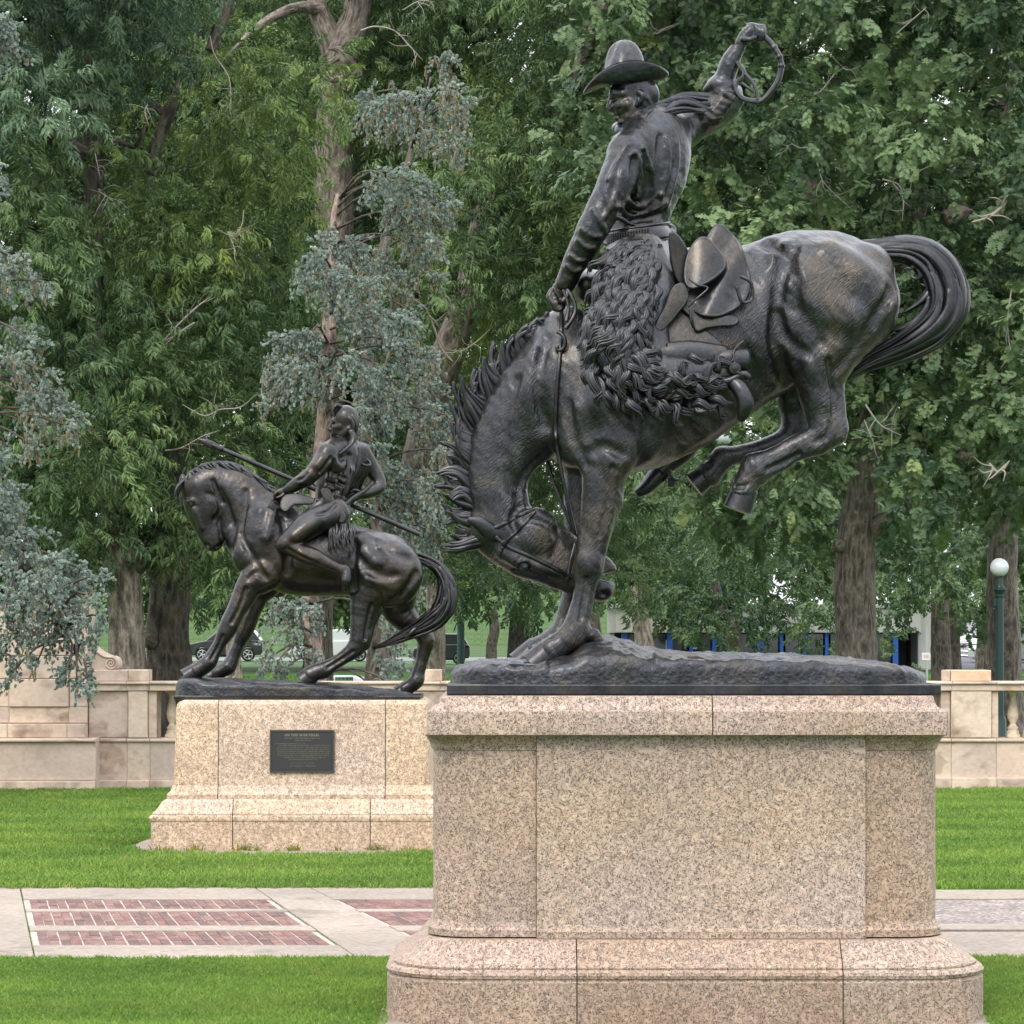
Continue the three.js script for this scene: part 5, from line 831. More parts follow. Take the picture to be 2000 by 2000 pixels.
    H([[650, 821, 0, 4, 2.2], [651, 824, 0, 4, 2.2]], 0.012); H([[649, 826, 0, 3], [643, 837, 0, 3.6], [646, 840, 0, 4, 1.3]], 0.008); H([[648, 846, 0, 3, 1.7], [650, 850, 0, 3, 1.6]], 0.007); H([[645, 847.5, 0, 0.9, 6], [651, 847.5, 0, 0.9, 6]], 0.003, { mode: -1, fine: 1 });
    H([[672, 838, 0, 16], [672, 866, -3, 15]], 0.02);
    const head = part('head', h.mesh(), warSkin, rider), R = rng(151), list = [];
    for (let i = 0; i < 70; i++) { const a = R() * 2 - 1, z = a * 20, x0 = 664 + 10 * R(), y0 = 794 + 4 * R() + Math.abs(a) * 6; list.push(lock([Q(x0, y0, z * 0.5), Q(x0 + 16, y0 + 6 + 8 * Math.abs(a), z * 1.05), Q(x0 + 27 - 6 * R(), y0 + 22 + 8 * R(), z * 1.1), Q(x0 + 22, y0 + 42 + 8 * R(), z)], (3.4 + 1.4 * R()) * w, { segs: 9, radial: 7, blunt: 0.4, phase: R() * 6 })); }
    for (let i = 0; i < 20; i++) { const z = (R() - 0.5) * 26, e = R(); list.push(lock([Q(668, 796, z * 0.6), Q(660 - 3 * e, 791, z), Q(653 - 4 * e, 798 + 5 * R(), z * 1.1), Q(650 + 5 * e, 808 + 8 * R(), z * 1.1)], (3 + 1.4 * R()) * w, { segs: 8, radial: 7, blunt: 0.3, phase: R() * 6 })); }
    for (const s of [1, -0.6]) list.push(lock([Q(684, 840, 20 * s), Q(690, 852, 22 * s), Q(688, 864, 26 * s), Q(676, 876, 34 * s), Q(660, 888, 42 * s)], 5 * w, { segs: 16, blunt: 0.5, grooves: 2, depth: 0.3 }));
    part('hair', join(list), warHair, head);
  }
  function hand(palm, fingers, thumb, lo, hi) { const h = new Field(lo, hi, 0.0042); for (const p of palm) h.chain(J(p), 0.008); for (const q of fingers) h.chain(J(q), 0.0035); h.chain(J(thumb), 0.006); part('hand', h.mesh(), warSkin, rider); }
  hand([[[559, 959, 33, 8], [548, 963, 28, 9, 0.8]]], [0, 1, 2, 3].map((i) => [[545 + i * 2, 960 + i * 2.6, 33 - i * 4, 3.4], [538 + i * 2, 964 + i * 2, 35 - i * 4, 3.2], [536 + i * 3, 970 + i * 1.4, 34 - i * 4, 2.8]]), [[556, 964, 36, 3.8], [548, 970, 38, 3.4], [541, 972, 38, 2.8]], Q(526, 984, 6), Q(570, 946, 46));
  hand([[[702, 966, -8, 9], [692, 970, -2, 9.5, 0.85]]], [0, 1, 2, 3].map((i) => [[690 - i * 3, 964 + i * 2, 4 - i * 2, 3.4], [682 - i * 2, 968 + i * 3, 6, 3.3], [682 - i * 2, 977 + i * 2, 2, 3], [690 - i * 2, 980 + i * 1.5, -4, 2.8]]), [[700, 960, 2, 3.8], [692, 957, 7, 3.4], [684, 961, 8, 2.9]], Q(665, 998, -28), Q(715, 945, 22));
  // hide over the far shoulder, small round shield, knife sheath, blanket, fringe
  {
    const R = rng(161), list = []; for (let i = 0; i < 46; i++) { const e = R(), x = 694 + 22 * e, z = -8 - 30 * e; list.push(lock([Q(700 + 8 * e, 874, z * 0.5), Q(x + 2, 908 + 10 * R(), z + 8), Q(x - 10, 936 + 10 * R(), z + 10), Q(x - 22 + 8 * R(), 962 + 16 * R(), z + 8)], (5 + 2.4 * R()) * w, { segs: 11, radial: 8, blunt: 0.35, phase: R() * 6, flat: 0.6 })); }
    part('hide', join(list), warHair, rider);
    part('shield', join([sweep(Array.from({ length: 21 }, (_, k) => { const a = k / 20 * 6.2832; return Q(711 + Math.cos(a) * 12, 901 + Math.cos(a) * 5 + Math.sin(a) * 7, -12 + Math.sin(a) * 8); }), () => 2.6 * w, { segs: 44, radial: 7 }), sweep([Q(711, 901, -14), Q(712, 901, -12)], () => 10 * w, { segs: 2, radial: 16, flat: 0.6 })]), warHair, rider);
    leatherSheet(Q, [[628, 958], [640, 956], [654, 984], [674, 1010], [668, 1020], [652, 1006], [640, 984]], 52, 6, (x, y) => 0.1 * y, warHair, 'knife_sheath', rider);
    part('quirt_handle', sweep([Q(672, 988, 34), Q(690, 972, 20), Q(712, 958, 0), Q(726, 944, -14)], (t) => (5.5 - 1.5 * t) * w, { segs: 12, radial: 9 }), warHair, rider);
    part('waist_cord', strap([Q(618, 978, 34), Q(640, 980, 44), Q(662, 986, 42), Q(684, 984, 22)], 2.6 * w, 2 * w), warHair, rider);
    leatherSheet(Q, [[552, 976], [560, 968], [580, 966], [612, 976], [610, 982], [592, 984], [572, 986], [558, 998], [550, 992]], 48, 6, (x, y) => 0.35 * y, warHair, 'blanket', horse);
    const fr = []; for (let i = 0; i < 40; i++) { const x = 640 + 50 * R(), y = 1022 + 10 * R(), L = 26 + 26 * R(); fr.push(lock([Q(x, y, 58), Q(x + 2, y + L * 0.3, 66), Q(x + 2 + 6 * (R() - 0.5), y + L * 0.65, 70), Q(x + 4 + 10 * (R() - 0.5), y + L, 70)], (2.4 + 1.2 * R()) * w, { segs: 7, radial: 6, blunt: 0.3, phase: R() * 6 })); }
    part('saddle_fringe', join(fr), warHair, horse);
  }
  { // spear, carried behind the back
    const a = [388, 858, -30], b = [820, 1044, -30], L = (t, dz = 0) => Q(lerp(a[0], b[0], t), lerp(a[1], b[1], t), a[2] + dz);
    const sp = part('spear', sweep([L(0.06), L(0.5), L(1)], () => 4.6 * w, { segs: 10, radial: 10 }), warHair, rider);
    part('spear_head', join([sweep([L(-0.005), L(0.03), L(0.07), L(0.1)], (t) => (0.6 + 7 * Math.sin(Math.min(1, t * 1.15) * 2.6)) * w, { segs: 14, radial: 8, flat: 0.4 }), sweep([L(0.085), L(0.11)], () => 6.5 * w, { segs: 4, radial: 9 })]), warHair, sp);
  }
  // earth
  const hp = [[0, 30], [0.03, 46], [0.08, 46], [0.16, 42], [0.3, 40], [0.5, 36], [0.6, 33], [0.72, 27], [0.85, 20], [0.94, 13], [0.98, 8], [1, 3]];
  part('plinth', rbox(Q(352, 0).x, Q(824, 0).x, WTOP + 0.002, WTOP + 0.03, -WZ - 0.42, -WZ + 0.42, 0.006), warLeather, war);
  part('earth', mound(Q(344, 0).x, Q(824, 0).x, -WZ, 0.425, WTOP + 0.024, (q, v, x, z) => { let i = 0; while (i < hp.length - 2 && q > hp[i + 1][0]) i++; const b = lerp(hp[i][1], hp[i + 1][1], smooth(hp[i][0], hp[i + 1][0], q)) - 8, r = 1 - Math.abs(fbm(x * 3 + z * 4, z * 9 + x, 5, 3)) * 2; return (b * (1 - 0.2 * Math.abs(v)) + 5 * fbm(x * 3 + 2, z * 8, 1, 4) + 5 * r - 4) * w; }, 170, 50), warEarth, war);
}

// ---------------------------------------------------------------- sandstone balustrade and the curved seat wall's end
const veinTex = (seed, b) => pixelTex(512, 512, (u, v) => { const a = tile(u, v, 3, seed, 4), w = 1 - Math.abs(tile(u * 1, v + 0.12 * a, 5, seed + 3, 4)) * 5, k = 1 + 0.12 * a + 0.10 * tile(u, v, 40, seed + 5, 3), vein = clamp(w, 0, 1) * 0.16 * smooth(-0.1, 0.25, tile(u, v, 4, seed + 8, 3)), st = smooth(0.16, 0.34, tile(u, v, 6, seed + 11, 4)) * 0.09; return [b[0] * k - vein - st, b[1] * k - vein - st * 1.05, b[2] * k - vein * 0.95 - st * 1.05]; }, { srgb: true, repeat: [0.7, 0.9] });
const sandA = [[0.80, 0.715, 0.65], [0.775, 0.70, 0.645], [0.805, 0.73, 0.655]].map((b, i) => { const t = veinTex(20 + i * 7, b); return std({ map: t, bumpMap: t, bumpScale: 0.004, roughness: 0.85, color: rgb(0.86, 0.86, 0.86) }); });
const sandWarm = std({ map: veinTex(61, [0.82, 0.71, 0.60]), roughness: 0.85, color: rgb(0.85, 0.83, 0.80) });
const balusterStone = std({ map: veinTex(71, [0.80, 0.74, 0.66]), roughness: 0.8, color: rgb(0.9, 0.9, 0.88) });
const LZ = 29.5, lx = (px, Z = LZ) => (px - 1000) * Z / FOCAL, ly = (py, Z = LZ) => EYE - (py - HORIZON) * Z / FOCAL;
const balustrade = thing('balustrade', V(0, 0, -LZ - 0.2), 'long pinkish sandstone balustrade behind both pedestals', 'balustrade');
{
  let n = 0; const st = (name, x0, x1, y0, y1, d, mat, r = 0.008) => part(name, rbox(lx(x0) + 0.0006, lx(x1) - 0.0006, ly(y1), ly(y0), -LZ - 0.4 - (d < 0 ? d : 0), -LZ + Math.max(d, 0), r), mat || sandA[n++ % 3], balustrade);
  // plinth course, base course, rail, in stones between joints
  const js = [175, 248, 293, 420, 560, 700, 812, 860, 1000, 1150, 1320, 1480, 1640, 1800, 1858, 1946, 2060, 2200];
  for (let i = 0; i < js.length - 1; i++) {
    st('plinth_stone', js[i], js[i + 1], 1449, 1560, 0.0); st('base_moulding', js[i], js[i + 1], 1442, 1449, 0.03, null, 0.012);
    st('rail_stone', js[i], js[i + 1], 1337, 1349, 0.04, null, 0.006); st('rail_cap', js[i], js[i + 1], 1331, 1336.6, 0.065, null, 0.01);
    if (js[i] < 1600) st('foot_stone', js[i], js[i + 1], 1524, 1560, 0.05);
    else st('foot_stone', js[i], js[i + 1], 1519, 1560, 0.04);
  }
  // piers
  st('pier', 173, 250.5, 1349.5, 1441, 0.0); st('pier_panel', 251, 289, 1349.5, 1441, 0.03); st('pier', 289.5, 306, 1349.5, 1441, -0.02);
  st('pier', 1838, 1856, 1349.5, 1441, -0.02); st('pier_panel', 1857, 1936, 1349.5, 1441, 0.03); st('pier', 1937, 1950, 1349.5, 1441, -0.02);
  st('pier', 800, 880, 1349.5, 1441, 0.02); st('pier_block', 818, 862, 1308, 1330.6, -0.05); st('pier_block', 1857, 1936, 1309, 1330.6, 0.0, sandWarm); st('pier_block', 1848, 1856, 1309, 1330.6, -0.05);
  st('pier_block', 180, 250, 1308.5, 1330.6, 0.0); st('pier_block', 250.4, 288, 1308.5, 1330.6, 0.0);
  // balusters
  const bp = [[0.066, 0], [0.066, 0.035], [0.05, 0.05], [0.062, 0.075], [0.036, 0.105], [0.033, 0.125], [0.058, 0.18], [0.062, 0.225], [0.055, 0.28], [0.038, 0.37], [0.034, 0.41], [0.04, 0.42], [0.034, 0.43], [0.052, 0.45], [0.056, 0.465]];
  const mk = () => { const q = new THREE.LatheGeometry(bp.map(([r, y]) => new THREE.Vector2(r * 0.92, y * 0.93)), 20); return join([boxUV(q), boxUV((() => { const a = box(-0.064, 0.064, -0.03, 0.004, -0.064, 0.064); return a; })()), boxUV(box(-0.062, 0.062, 0.43, 0.472, -0.062, 0.062))]); };
  const shapeB = mk();
  for (const px of [336, 366, 396, 426, 640, 672, 704, 736, 768, 1812, 1782, 1978, 2010, 2042]) { const m = new THREE.Mesh(shapeB, balusterStone); m.name = 'baluster'; m.position.set(lx(px, LZ + 0.2), ly(1441), 0); m.position.y = 0.55; m.castShadow = m.receiveShadow = true; balustrade.add(m); }
}
// the end of the seat wall on the left: courses, panel, scroll
const seat_wall = thing('stone_wall', V(lx(100), 0, -LZ + 0.2), 'pinkish sandstone seat wall with scroll under the left spruce', 'wall');
{
  let n = 1; const z0 = -LZ - 0.5, st = (name, x0, x1, y0, y1, d, mat, r = 0.008) => part(name, rbox(lx(x0) + 0.0006, lx(x1) - 0.0006, ly(y1), ly(y0), z0, -LZ + d, r), mat || sandA[n++ % 3], seat_wall);
  for (const [a, b] of [[-420, -190], [-190, 20], [20, 136], [136, 172]]) { st('wall_stone', a, b, 1188, 1280, 0.06); st('wall_stone', a, b, 1281, 1325, 0.06); st('wall_stone', a, b, 1380.5, 1412, 0.06); st('seat_stone', a, b, 1413, 1440, 0.18); }
  st('wall_stone', -420, 20, 1326, 1380, 0.06); st('wall_panel', 20.5, 136, 1326, 1380, 0.085); st('wall_stone', 137, 172, 1326, 1380, 0.06);
  st('seat_edge', -420, 195, 1440.5, 1447, 0.32, null, 0.012); st('seat_face', -420, -60, 1447.5, 1522, 0.28); st('seat_face', -60, 195, 1447.5, 1522, 0.28); st('foot_stone', -420, 195, 1522.5, 1570, 0.33);
  st('wall_cap', -420, 165, 1180, 1187.5, 0.1);
  // scroll: an S-shaped bracket ending in a coil
  const cxs = lx(215), cys = ly(1296), ru = 13.5 * LZ / FOCAL, sh = new THREE.Shape(); sh.moveTo(lx(170), ly(1246)); sh.bezierCurveTo(lx(182), ly(1268), lx(196), ly(1278), lx(216), ly(1283)); for (let i = 0; i <= 18; i++) { const a = Math.PI / 2 - i / 18 * Math.PI * 1.15; sh.lineTo(cxs + Math.cos(a) * ru, cys + Math.sin(a) * ru); } sh.lineTo(lx(206), ly(1309)); sh.lineTo(lx(170), ly(1309)); sh.closePath();
  const sg = new THREE.ExtrudeGeometry(sh, { depth: 0.3, bevelEnabled: true, bevelSize: 0.008, bevelThickness: 0.008, bevelSegments: 2, curveSegments: 16 }); sg.translate(0, 0, -LZ - 0.36); part('scroll', boxUV(sg), sandA[1], seat_wall);
  const sp = [V(lx(172), ly(1253), -LZ - 0.045), V(lx(186), ly(1271), -LZ - 0.045), V(lx(202), ly(1282), -LZ - 0.045)]; for (let i = 0; i <= 44; i++) { const a = Math.PI / 2 - i / 44 * Math.PI * 4.6, r = ru * (0.9 - 0.82 * i / 44); sp.push(V(cxs + Math.cos(a) * r, cys + Math.sin(a) * r, -LZ - 0.045)); }
  part('scroll_moulding', sweep(sp, (t) => 0.0125 - 0.004 * t, { segs: 110, radial: 7 }), sandA[0], seat_wall);
}

// ---------------------------------------------------------------- trees
function barkTex(seed, c0, c1, f = 1) {
  return pixelTex(512, 512, (u, v) => { const wv = u + 0.035 * tile(u, v, 4, seed, 3), r = 1 - Math.abs(tile(wv, v * 1, 14 * f, seed + 2, 1) * 1.2 + 0.5 * tile(wv * 2, v, 9, seed + 4, 3)) * 2.0, k = clamp(0.25 + 0.75 * r, 0, 1) * 0.7 + 0.3 + 0.35 * tile(u, v, 60, seed, 2), m = smooth(-0.1, 0.3, tile(u, v, 3, seed + 7, 3)); return c0.map((c, i) => lerp(c, c1[i], m) * k); }, { srgb: true, repeat: [1.1, 0.45] });
}
const barkOf = (seed, c0, c1, f) => { const t = barkTex(seed, c0, c1, f); return std({ map: t, bumpMap: t, bumpScale: 0.035, roughness: 0.95 }); };
const barkGrey = barkOf(3, [0.47, 0.43, 0.395], [0.53, 0.49, 0.455]), barkDark = barkOf(5, [0.33, 0.30, 0.27], [0.40, 0.36, 0.32]), barkPale = barkOf(9, [0.58, 0.53, 0.475], [0.63, 0.58, 0.53]), barkPink = barkOf(12, [0.66, 0.58, 0.53], [0.56, 0.50, 0.455]), deadWood = std({ color: rgb(0.30, 0.265, 0.235), roughness: 0.95 });
function trunkGeo(list, seed = 1, radial = 18, tip = 0) {     // [px, py, Z, radius]; knobbly, tapering
  const pts = list.map(([x, y, Z]) => at(x, y, Z)), m = list.length - 1;
  return sweep(pts, (t, a) => { const q = clamp(t, 0, 0.9999) * m, i = Math.floor(q), r = lerp(list[i][3], list[i + 1][3], q - i); return r * (1 - tip * smooth(0.7, 1, t)) * (1 + 0.16 * fbm(Math.cos(a) * 1.4 + seed, t * 9, Math.sin(a) * 1.4, 3) + 0.05 * Math.cos(a * 5 + t * 3)); }, { segs: Math.max(10, m * 9), radial });
}
// ---- leaf sprays: a twig's end with its leaves, shared by all crowns of a kind
function leafFan(pos, o, dir, up, L, W, kind, R) {
  const side = V().crossVectors(dir, up).normalize(), n = V().crossVectors(side, dir).normalize(), p = (a, b, c = 0) => o.clone().addScaledVector(dir, a * L).addScaledVector(side, b * W).addScaledVector(n, c * L), T = (...q) => q.forEach((v) => pos.push(v.x, v.y, v.z));
  const droop = -0.14 - 0.2 * R();
  if (kind === 'narrow') { const a = p(0, 0), b = p(0.4, 0.5, 0.05), c = p(0.4, -0.5, 0.05), m = p(0.42, 0, -0.03), e = p(1, 0, droop); T(a, m, b, a, c, m, b, m, e, m, c, e); }
  else if (kind === 'lobed') {
    const m = p(0.45, 0, 0.0), rim = [[0, 0.04], [0.12, 0.3], [0.2, 0.16], [0.33, 0.5], [0.44, 0.2], [0.62, 0.52], [0.66, 0.2], [0.82, 0.3], [0.84, 0.1], [1, 0]];
    for (const s of [1, -1]) for (let i = 0; i < rim.length - 1; i++) { const a = p(rim[i][0], rim[i][1] * s, 0.10 * rim[i][1] + droop * rim[i][0] ** 2), b = p(rim[i + 1][0], rim[i + 1][1] * s, 0.10 * rim[i + 1][1] + droop * rim[i + 1][0] ** 2); s > 0 ? T(m, b, a) : T(m, a, b); }
  } else { const a = p(0, 0), b = p(0.45, 0.5, 0.06), c = p(0.45, -0.5, 0.06), e = p(1, 0, droop); T(a, e, b, a, c, e); }
}
function sprayGeo(kind, seed, n, size, L, W) {
  const R = rng(seed), pos = [];
  for (let i = 0; i < n; i++) {
    const t = (i + 0.5) / n, az = i * 2.4 + R(), o = V((R() - 0.5) * 0.25 * size, (R() - 0.4) * 0.2 * size, t * size), spread = kind === 'lobed' ? 0.9 : 0.75;
    const dir = V(Math.cos(az) * spread, Math.sin(az) * spread * 0.8 - (kind === 'narrow' ? 0.5 : 0.25), 0.55 + 0.4 * R()).normalize(), up = V(0.3 * (R() - 0.5), 1, 0.5 * R() - 0.1).normalize();
    leafFan(pos, o, dir, up, L * (0.7 + 0.5 * R()), W * (0.8 + 0.4 * R()), kind, R);
  }
  const g = new THREE.BufferGeometry(); g.setAttribute('position', new THREE.Float32BufferAttribute(pos, 3)); g.computeVertexNormals(); return g;
}
const SPRAY = { narrow: [1, 2, 3].map((s) => sprayGeo('narrow', s * 5, 26, 0.30, 0.125, 0.028)), lobed: [1, 2, 3].map((s) => sprayGeo('lobed', s * 7, 16, 0.27, 0.112, 0.088)), small: [1, 2].map((s) => sprayGeo('small', s * 9, 26, 0.36, 0.10, 0.055)), far: [1, 2].map((s) => sprayGeo('small', s * 13, 26, 0.75, 0.20, 0.12)) };
const leafMat = phys({ color: 0xffffff, roughness: 0.55, transmission: 0.32, thickness: 0, side: THREE.DoubleSide, specularIntensity: 0.5 });
// a crown: sprays in many uneven clumps. blobs: [px, py, Z, radius in metres]; hue: [dark, light] in linear colour
function crown(tree, blobs, kind, seed, { density = 70, hue = [[0.035, 0.075, 0.022], [0.085, 0.155, 0.035]], scale = 1, droop = 0.25, squash = 0.8 } = {}) {
  const R = rng(seed), places = SPRAY[kind].map(() => []), q = V(), d = V(), M = new THREE.Matrix4(), Qn = new THREE.Quaternion(), z = V(0, 0, 1), base = tree.position;
  for (const [x, y, Z, r, tone = 0] of blobs) {
    const c = at(x, y, Z), n = Math.round(1.22 * density * r * r * (0.85 + 0.3 * R())), bt = (R() - 0.5) * 0.85 + tone;
    for (let i = 0; i < n; i++) {
      do d.set(R() * 2 - 1, R() * 2 - 1, R() * 2 - 1); while (d.lengthSq() > 1 || d.lengthSq() < 0.02);
      const rr = Math.pow(R(), 0.45) * r * (1 + 0.35 * fbm(d.x * 1.5 + x, d.y * 1.5 + y, d.z * 1.5, 2)); d.normalize(); q.copy(c).addScaledVector(d, rr); q.y = c.y + (q.y - c.y) * squash;
      d.add(V((R() - 0.5) * 0.9, (R() - 0.5) * 0.6 - droop, (R() - 0.5) * 0.9)).normalize(); Qn.setFromUnitVectors(z, d);
      const roll = new THREE.Quaternion().setFromAxisAngle(z, (R() - 0.5) * 1.4); Qn.multiply(roll); const s = scale * (0.6 + 0.7 * R());
      const t = clamp(0.45 + bt + (R() - 0.5) * 0.55, 0, 1), v = 0.85 + 0.3 * R(), yl = R() < 0.03 ? 0.05 : 0;
      places[Math.floor(R() * places.length)].push([M.clone().compose(V(q.x - base.x, q.y - base.y, q.z - base.z), Qn, V(s, s, s)), new THREE.Color().setRGB(lerp(hue[0][0], hue[1][0], t) * v + yl, lerp(hue[0][1], hue[1][1], t) * v + yl * 0.8, lerp(hue[0][2], hue[1][2], t) * v)]);
    }
  }
  const body = new THREE.Group(); places.forEach((list, k) => { if (!list.length) return; const m = new THREE.InstancedMesh(SPRAY[kind][k], leafMat, list.length); list.forEach(([a, c], i) => { m.setMatrixAt(i, a); m.setColorAt(i, c); }); m.name = 'crown'; m.userData.kind = 'stuff'; tree.add(m); });
}
const countLeaves = { n: 0 };
const hole = (px, py, list) => list.some(([x, y, rx, ry]) => ((px - x) / rx) ** 2 + ((py - y) / ry) ** 2 < 1);
const SKYGAPS = [[596, 38, 60, 46], [365, 150, 40, 34], [370, 180, 34, 30], [925, 28, 44, 50], [930, 168, 40, 40], [1342, 75, 34, 34], [1575, 92, 70, 50], [1620, 112, 50, 40], [1890, 160, 60, 46], [1805, 205, 50, 34], [1480, 305, 40, 60], [1405, 285, 40, 40], [1765, 310, 40, 46], [60, 20, 30, 30], [250, 20, 36, 30]];
// many clumps filling a region of the wood: the box of image positions says where, zr how deep
function fillBlobs(seed, x0, x1, y0, y1, zr, step, r, keep = () => true) {
  const R = rng(seed), out = []; for (let y = y0; y < y1; y += step) for (let x = x0; x < x1; x += step) { const px = x + (R() - 0.5) * step * 1.3, py = y + (R() - 0.5) * step * 1.3, Z = zr[0] + (zr[1] - zr[0]) * R(), k = !hole(px, py, SKYGAPS) && keep(px, py, R); if (k) out.push([px, py, Z, r * (0.65 + 0.7 * R()), typeof k === 'number' ? k : 0]); }
  return out;
}
function tree(name, label, parts, group) {
  const [x, y, Z] = parts.trunk[0], o = thing(name, V((x - 1000) * Z / FOCAL, 0, -Z), label, 'tree', group);
  part('trunk', trunkGeo([[x, HORIZON + EYE * FOCAL / Z + 6, Z, parts.trunk[0][3] * 1.25], ...parts.trunk], x, 20), parts.bark, o);
  (parts.limbs || []).forEach((l, i) => part('limb', trunkGeo(l, x + i, 10, 0.75), parts.limbBark || parts.bark, o));
  (parts.twigs || []).forEach((l, i) => {
    const R = rng(x * 7 + i), main = l.map(([a, b, c, r]) => [a, b, c, r * 0.48]), list = [trunkGeo(main, i, 6, 0.6)], at2 = (t) => { const q = t * (l.length - 1), k = Math.min(l.length - 2, Math.floor(q)); return [0, 1, 2, 3].map((n) => lerp(main[k][n], main[k + 1][n], q - k)); };
    for (let k = 0; k < 5; k++) { const p = at2(0.15 + 0.8 * R()), a = R() * 6.283, L = 16 + 34 * R(), c = (R() - 0.5) * 14; list.push(trunkGeo([p.slice(0, 3).concat(p[3] * 0.6), [p[0] + Math.cos(a) * L * 0.5 + c, p[1] + Math.sin(a) * L * 0.5 - c, p[2] - 0.1, p[3] * 0.45], [p[0] + Math.cos(a) * L, p[1] + Math.sin(a) * L, p[2] - 0.2 * R(), p[3] * 0.25]], k, 5, 0.3)); }
    part('dead_twig', join(list), deadWood, o);
  });
  for (const [blobs, kind, seed, opt] of parts.crowns || []) crown(o, blobs, kind, seed, opt);
  return o;
}
const G = { blue: [[0.046, 0.088, 0.054], [0.145, 0.225, 0.125]], mid: [[0.058, 0.108, 0.046], [0.185, 0.275, 0.105]], bright: [[0.085, 0.145, 0.045], [0.250, 0.335, 0.100]], oak: [[0.058, 0.108, 0.052], [0.200, 0.290, 0.130]], far: [[0.058, 0.105, 0.046], [0.165, 0.230, 0.090]] };

// the oaks on the left, with narrow hanging leaves
tree('oak_tree', 'pale grey forked oak trunk beside the scrolled stone wall', { bark: barkPale, limbBark: barkDark,
  trunk: [[247, 1290, 36, 0.23], [244, 1200, 36, 0.215], [240, 1120, 36, 0.22], [232, 1060, 36, 0.24], [222, 990, 36, 0.17], [205, 900, 36.4, 0.14], [190, 760, 36.8, 0.12], [180, 600, 37, 0.1]],
  limbs: [[[258, 1110, 36, 0.13], [284, 1088, 36, 0.11], [306, 1050, 36.2, 0.1], [330, 980, 36.4, 0.08], [350, 900, 36.5, 0.06]], [[180, 640, 37, 0.12], [186, 420, 37, 0.13], [182, 300, 37, 0.12], [176, 170, 37, 0.1], [160, 20, 37, 0.08]], [[184, 312, 37, 0.11], [140, 288, 36.6, 0.1], [96, 268, 36, 0.08], [40, 240, 35.5, 0.06]], [[198, 300, 37, 0.04], [232, 278, 36.8, 0.035], [262, 286, 36.6, 0.03], [276, 268, 36.5, 0.03], [290, 220, 36.5, 0.035]], [[60, 590, 34, 0.05], [30, 575, 33.8, 0.055], [-10, 560, 33.6, 0.06]]],
  twigs: [[[186, 300, 35.4, 0.012], [192, 330, 35.4, 0.01], [196, 350, 35.4, 0.008]], [[220, 392, 35.2, 0.012], [200, 378, 35.2, 0.01], [190, 372, 35, 0.008]], [[288, 205, 34.6, 0.012], [283, 215, 34.6, 0.012], [290, 245, 34.6, 0.01]]],
  crowns: [[fillBlobs(201, -260, 420, -380, 240, [33, 38.5], 62, 0.62, (x, y, R) => !hole(x, y, [[178, 300, 60, 60], [262, 230, 70, 50], [330, 160, 40, 40]])), 'narrow', 211, { hue: G.blue, density: 62, droop: 0.55 }],
    [fillBlobs(202, -260, 300, 240, 1010, [33.5, 38.5], 66, 0.62, (x, y, R) => !hole(x, y, [[190, 300, 100, 80], [230, 420, 40, 70]])), 'narrow', 212, { hue: G.mid, density: 56, droop: 0.5 }],
    [fillBlobs(203, 130, 360, 960, 1090, [34.5, 36.0], 56, 0.42, (x, y, R) => y < 1060 || Math.abs(x - 300) > 46), 'narrow', 213, { hue: G.mid, density: 62, droop: 0.5 }]] });
